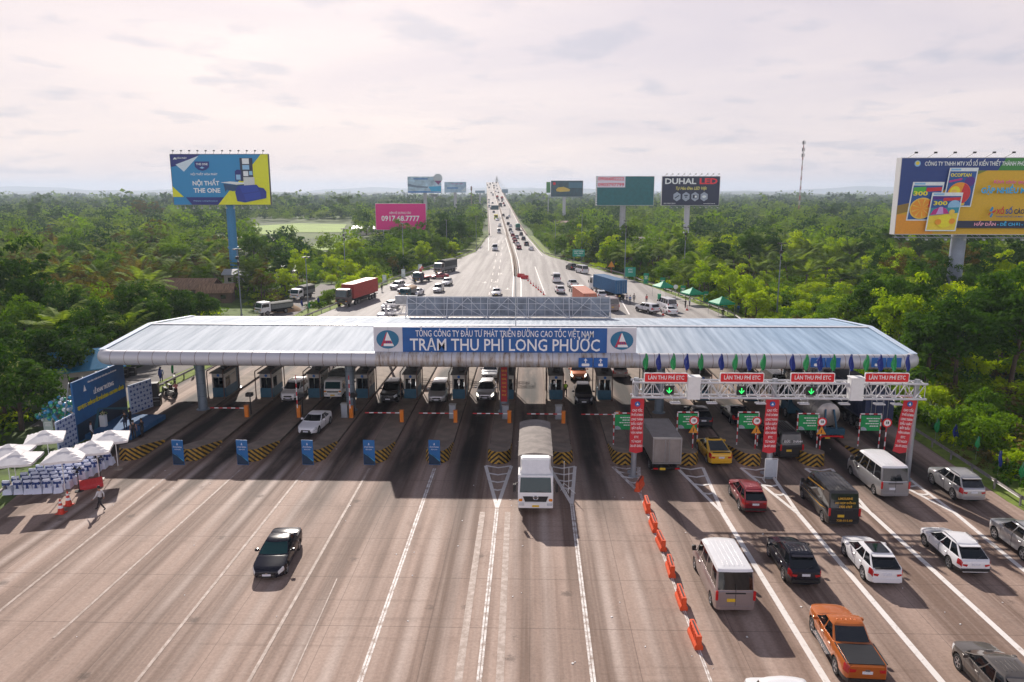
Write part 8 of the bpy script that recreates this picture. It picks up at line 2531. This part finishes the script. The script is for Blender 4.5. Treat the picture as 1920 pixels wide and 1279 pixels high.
SEEN = [(1768, 440, 1812, 556, 118), (408, 384, 438, 536, 178), (318, 552, 405, 580, 150), (446, 456, 525, 474, 215), (704, 382, 799, 428, 290), (1164, 386, 1176, 440, 255), (1288, 386, 1298, 414, 255), (472, 560, 640, 592, 128), (1076, 466, 1096, 484, 200), (1196, 462, 1222, 476, 190), (150, 690, 215, 760, 72), (1405, 458, 1440, 474, 195), (500, 505, 560, 530, 140), (490, 418, 655, 433, 455), (585, 454, 705, 467, 225), (1430, 530, 1600, 556, 118)]
def clear(x, y, h=4.0):
    """room for a plant: off the highway, the village road, the event ground and the houses, and not in front of what the photo shows"""
    a, c_, zc = project((x, y, h)); d_ = project((x, y, h * .35))[1]; w_ = .36 * max(h, 2) * F / max(zc, 1)
    for (x0, y0, x1, y1, zz) in SEEN:
        if zc < zz - 2 and a + w_ > x0 and a - w_ < x1 and c_ < y1 and d_ > y0: return False
    if y < 360:
        if EDGE_L(y) - 2.2 - h * .28 < x < EDGE_R(y) + 1.8 + h * .22: return False
    elif abs(x - bridge_x(y)) < BHW + 4: return False
    if 55 < y < VR[-1].y and abs(x - vr_x(y)) < 4.2 + h * .12: return False
    if y < 76 and -47 < x < -30: return False
    for a, b_ in HOUSES:
        if abs(a - x) < 7 and b_ - 9 - h * .8 < y < b_ + 4: return False
    return True
# the round dark trees at the left, placed one by one
for (px, py, s, zc_) in ((32, 735, 1.0, 3.6), (98, 662, 1.15, 4), (165, 640, .95, 4), (212, 618, .95, 4), (262, 596, 1.0, 4), (318, 578, 1.1, 4), (60, 612, 1.0, 4), (15, 655, 1.0, 4), (375, 585, .8, 3.5), (130, 600, 1.0, 4.2), (5, 745, .8, 3)):
    p = P(px, py, zc_ * s); plant("mango", p.x, p.y, s)
# dense dark wood behind the canopy's right end
for (px, py, s, k) in ((1640, 585, 1.0, "dark"), (1700, 605, 1.1, "dark"), (1745, 640, 1.15, "dark"), (1800, 650, 1.2, "dark"), (1850, 620, 1.25, "dark"), (1905, 640, 1.2, "dark"), (1885, 600, 1.2, "dark"), (1690, 580, 1.0, "mid"), (1905, 575, 1.2, "bright"), (1905, 535, 1.2, "bright"), (1590, 575, .95, "mid"), (1890, 560, 1.1, "bright"), (1655, 520, 1.0, "bright")):
    p = P(px, py, 4.5 * s)
    if p.x < EDGE_R(p.y) + 3: p.x = EDGE_R(p.y) + 3.2
    plant(k, p.x, p.y, s)
for (px, py) in ((1740, 705), (1728, 690)):
    p = P(px, py, 2.0); plant("banana", max(p.x, EDGE_R(p.y) + 2.5), p.y, 1.1)
p = P(330, 500, 2); plant("banana", p.x, p.y, 1.3)
# bright trees and shrubs along both shoulders
for (px, py, s, k) in ((1092, 462, 1.25, "bright"), (1118, 452, 1.3, "bright"), (1136, 478, 1.2, "bright"), (1152, 470, 1.15, "bright"), (1105, 486, .9, "mid"), (1278, 532, 1.05, "bright"), (1240, 516, .8, "mid"), (1395, 560, .95, "bright"), (1370, 545, 1.0, "bright"), (1420, 575, .8, "bright"), (1645, 505, 1.1, "bright"),
                      (770, 462, 1.2, "mid"), (800, 452, 1.2, "mid"), (830, 450, 1.25, "dark"), (860, 446, 1.2, "dark"), (880, 440, 1.1, "mid"), (735, 478, 1.1, "mid"), (700, 480, 1.0, "mid"), (672, 492, .95, "mid"), (655, 510, .8, "bright"), (750, 445, 1.3, "mid"), (640, 478, .9, "bright"), (665, 468, 1.0, "bright"), (620, 500, .7, "bright"), (815, 432, 1.3, "dark"), (845, 425, 1.3, "mid")):
    p = P(px, py, 3.4 * s)
    if p.y < 360:
        if p.x > 0: p.x = max(p.x, EDGE_R(p.y) + 2.6)
        else: p.x = min(p.x, EDGE_L(p.y) - 3.0)
    plant(k, p.x, p.y, s)
# coconut and nipa palms where the photo masses them
for (px, py, s, k) in ((90, 470, 1.1, "palm"), (145, 500, 1.0, "palm"), (280, 485, 1.15, "palm"), (260, 470, 1.0, "palm"), (205, 460, 1.0, "palm"), (330, 470, 1.0, "palm"), (475, 510, 1.2, "palm"), (492, 500, 1.1, "palm"), (460, 520, 1.0, "palm"), (520, 490, 1.0, "palm"), (400, 500, 1.0, "palm"), (45, 520, 1.1, "palm"),
                      (110, 520, 1.25, "nipa"), (150, 525, 1.3, "nipa"), (185, 520, 1.35, "nipa"), (215, 515, 1.3, "nipa"), (245, 520, 1.3, "nipa"), (270, 525, 1.2, "nipa"), (200, 545, 1.2, "nipa"), (160, 555, 1.1, "nipa"), (235, 545, 1.1, "nipa"), (290, 540, 1.0, "nipa"), (75, 540, 1.2, "nipa"), (30, 560, 1.2, "nipa"),
                      (1225, 475, 1.0, "palm"), (1250, 480, 1.1, "palm"), (1310, 485, 1.1, "palm"), (1345, 492, 1.15, "palm"), (1380, 488, 1.1, "palm"), (1410, 495, 1.1, "palm"), (1440, 490, 1.1, "palm"), (1480, 500, 1.15, "palm"), (1512, 505, 1.1, "palm"), (1548, 500, 1.1, "palm"), (1575, 508, 1.1, "palm"), (1602, 495, 1.0, "palm"), (1430, 450, 1.1, "palm"), (1480, 448, 1.1, "palm"), (1505, 455, 1.0, "palm"), (1835, 505, 1.1, "nipa"), (1870, 500, 1.2, "nipa"), (1900, 505, 1.2, "nipa"), (1720, 505, 1.1, "nipa"), (1750, 500, 1.2, "nipa"), (1690, 500, 1.1, "olive"), (1395, 510, .8, "nipa"), (1330, 510, .8, "nipa")):
    p = P(px, py, 4.0 * s if k == "palm" else 2.6 * s); plant(k, p.x, p.y, s)
# the rest of the near woods
rr = random.Random(21)
LIM = {"dark": 75, "mid": 120, "bright": 62, "olive": 46, "palm": 240, "nipa": 85, "bush": 230, "mango": 30}
tries = 0
while tries < 16000:
    tries += 1
    y = 60 + 190 * rr.random() ** .75; x = (rr.random() - .5) * 1.62 * y - .024 * y
    px, py, zc_ = project((x, y, 3))
    if not -60 < px < 1990: continue
    left = px < 930
    z = rr.random()
    if left:
        k = "palm" if z < .36 else "nipa" if z < .44 and px < 340 else "mid" if z < .60 else "dark" if z < .72 else "olive" if z < .83 else "bright" if z < .92 else "mango"
    else:
        k = "palm" if z < .34 and y > 110 else "bright" if z < .46 and y < 170 else "mid" if z < .68 else "dark" if z < .86 else "olive"
    if left and px < 520 and 440 < py < 590: k = "palm" if z < .42 else "nipa" if z < .72 else "mid" if z < .86 else "olive"
    if px > 1180 and 425 < py < 522: k = "palm" if z < .72 else "mid" if z < .84 else "bright" if z < .9 else "dark"
    # low open growth beside the right shoulder and left of the far ramp
    low = (px > 1330 and px < 1640 and py > 498) or (560 < px < 720 and py > 445) or (1640 <= px and py > 690)
    if low: k = "bush"
    if COUNT.get(k, 0) >= LIM[k]: continue
    s = rr.uniform(.95, 1.35) if k in ("palm", "nipa") else (rr.uniform(.5, 1.15) if rr.random() < .88 else rr.uniform(1.2, 1.45)) if k != "bush" else rr.uniform(.6, 1.15)
    h = 7 * s if k != "bush" else 2.5
    if not clear(x, y, h): continue
    if not free(x, y, (3.4 if k != "bush" else 2.3) * (1 + .4 * (y > 170))): continue
    plant(k, x, y, s)
# shrubs along the rails and on the bank
tries = 0
while tries < 6000 and COUNT.get("bush", 0) < 285:
    tries += 1
    y = rr.uniform(46, 200); side = rr.random() < .6
    x = (EDGE_R(y) + 3.4 + 9 * rr.random() ** 1.6) if side else (EDGE_L(y) - 4.8 - 5 * rr.random() ** 1.5)
    if not side and y < 78: continue
    px, py, zc_ = project((x, y, 1))
    if not -40 < px < 1980 or not clear(x, y, 1.0) or not free(x, y, 1.7): continue
    plant("bush", x, y, rr.uniform(.4, .8))

for (px, s) in ((258, 1.9), (273, 1.6), (292, 1.75), (1110, 1.4), (1310, 1.3), (60, 1.3), (1560, 1.3)):
    p = PD(px, 378, 470); plant("olive" if s > 1.5 else "dark", p.x, p.y, s)
# undergrowth between the trees: leaves nobody could count
def merged(name, pts, proto_v, mats, mi_sel=None, zr=(.8, 1.2)):
    out, mi = [], []
    for (x, y, s, a, k) in pts:
        v = proto_v[k]; c, s_ = math.cos(a), math.sin(a)
        r = np.empty_like(v); r[:, 0] = (v[:, 0] * c - v[:, 1] * s_) * s + x; r[:, 1] = (v[:, 0] * s_ + v[:, 1] * c) * s + y; r[:, 2] = v[:, 2] * s
        out.append(r); mi.append(np.full(len(v) // 4, mi_sel(k) if mi_sel else 0))
    return link(name, quads_mesh(name, np.concatenate(out).astype(np.float32), mats, np.concatenate(mi)))
def lump(seed, n_cl, n_lf, R, H, z0, cl, ln, wd):
    rng = np.random.default_rng(seed); c, n = crown_points(rng, n_cl, n_lf, R, H, z0, cl, 1.4); return leaf_quads(c, n, ln, wd, rng)
UG = [lump(100 + i, 10, 24, 1.5, 1.1, -.25, .62, .36, .2) for i in range(6)]
pts = []
t_ = 0
while len(pts) < 4300 and t_ < 60000:
    t_ += 1
    y = 44 + 206 * rr.random() ** .85; x = (rr.random() - .5) * 1.95 * y - .024 * y
    px, py, z_ = project((x, y, 0))
    if not -250 < px < 2300 or not clear(x, y, .5): continue
    pts.append((x, y, rr.uniform(.7, 1.6), rr.uniform(0, 6.28), rr.randrange(6)))
kind(merged("undergrowth", pts, UG, [L_MID, L_BRIGHT, L_DARK, L_DRY], lambda k: (0, 1, 2, 0, 1, 3)[k]), "stuff")
# the wood beyond, as far as one can see
MID_L = []
for i in range(6): MID_L.append(lump(200 + i, 26, 8, 3.0, 7.5, .4, 1.35, .95, .55))
for i in range(2):      # palm heads among it
    v = np.empty(len(PROTO["palm"][i][1].vertices) * 3, dtype=np.float32); PROTO["palm"][i][1].vertices.foreach_get("co", v); v = v.reshape(-1, 4, 3)
    MID_L.append(v[::2].reshape(-1, 3) * np.array([1.1, 1.1, 1.0], dtype=np.float32))
pts = []; t_ = 0
meadow = ((project((0, 0, 0))),)
while len(pts) < 3700 and t_ < 60000:
    t_ += 1
    y = math.sqrt(rr.uniform(205 ** 2, 640 ** 2)); x = (rr.random() - .5) * 1.5 * y - .024 * y
    px, py, z_ = project((x, y, 0))
    if not -40 < px < 1960 or not clear(x, y, 7): continue
    if 462 < px < 665 and 416 < py < 447 or 575 < px < 712 and 450 < py < 471: continue
    if 955 < px < 1080 and 440 < py < 500 and rr.random() < .4: continue
    z = rr.random(); k = rr.randrange(6) if z > .13 else 6 + rr.randrange(2)
    pts.append((x, y, rr.uniform(.5, 1.2) if rr.random() < .85 else rr.uniform(1.2, 1.7), rr.uniform(0, 6.28), k))
t_ = 0
while t_ < 9000 and len(pts) < 6000:      # low scrub on the slopes of the ramp and between the far trees
    t_ += 1
    y = rr.uniform(185, 520); side = rr.random() < .5
    x = (EDGE_R(min(y, 372)) if y < 372 else bridge_x(y) + BHW) + 3 + 45 * rr.random() ** 1.5 if side else (EDGE_L(min(y, 372)) if y < 372 else bridge_x(y) - BHW) - 4 - 45 * rr.random() ** 1.5
    if not clear(x, y, .8): continue
    pts.append((x, y, rr.uniform(.16, .42), rr.uniform(0, 6.28), rr.choice((0, 2, 2, 5, 5, 1))))
kind(merged("mid_woods", pts, MID_L, [L_WOOD, L_WOOD2, L_PALM, L_DRY, L_WOOD3, L_MID], lambda k: (0, 1, 5, 4, 1, 4, 2, 2)[k]), "stuff")
FAR_L = [lump(300 + i, 12, 5, 7.5, 8.5, .2, 3.2, 3.0, 2.0) for i in range(6)]
pts = []
while len(pts) < 9000:
    y = math.sqrt(rr.uniform(600 ** 2, 3000 ** 2)) if rr.random() < .75 else rr.uniform(600, 1500); x = (rr.random() - .5) * 1.5 * y - .024 * y
    if abs(x - bridge_x(y)) < 16 and y < 1500: continue
    px, py, z_ = project((x, y, 0))
    if 165 < px < 285 and 371 < py < 379: continue
    pts.append((x, y, rr.uniform(.55, 1.2) * (1 if rr.random() < .93 else 1.75), rr.uniform(0, 6.28), rr.randrange(6)))
kind(merged("far_woods", pts, FAR_L, [L_WOOD, L_WOOD2, L_WOOD3], lambda k: (0, 1, 0, 1, 1, 2)[k]), "stuff")
# low hills on the horizon
hm = MB(); r_ = random.Random(9)
for (y, h, seed) in ((4300, 24, 1), (6200, 52, 2), (8200, 85, 3)):
    vs = []; n = 90
    for i in range(n + 1):
        x = -y * .85 + 1.7 * y * i / n; z = h * (.45 + .28 * math.sin(i * .21 + seed * 2) + .16 * math.sin(i * .53 + seed) + .06 * math.sin(i * 1.7))
        vs += [(x, y - 500, -.5), (x, y, max(2, z)), (x, y + 400, -.5)]
    hm.add(vs, [(3 * i + k, 3 * i + 3 + k, 3 * i + 4 + k, 3 * i + 1 + k) for i in range(n) for k in (0, 1)])
kind(hm.build("hills", M("hill_forest", (.03, .055, .03), .95, var=.4, scale=.004), smooth=60))

# ------------------------------------------------------------------ haze
hz = MB(); hz.box((0, 4600, 59), (20000, 11000, 122))
hzm = bpy.data.materials.new("haze"); hzm.use_nodes = True
hn, hl = hzm.node_tree.nodes, hzm.node_tree.links
hn.clear()
ho = hn.new("ShaderNodeOutputMaterial"); hv = hn.new("ShaderNodeVolumePrincipled")
hv.inputs["Color"].default_value = (.70, .82, .98, 1); hv.inputs["Density"].default_value = .00019; hv.inputs["Anisotropy"].default_value = .2
hl.new(hv.outputs[0], ho.inputs["Volume"])
kind(hz.build("haze", hzm), "stuff")
print("TREES", COUNT, len(taken))
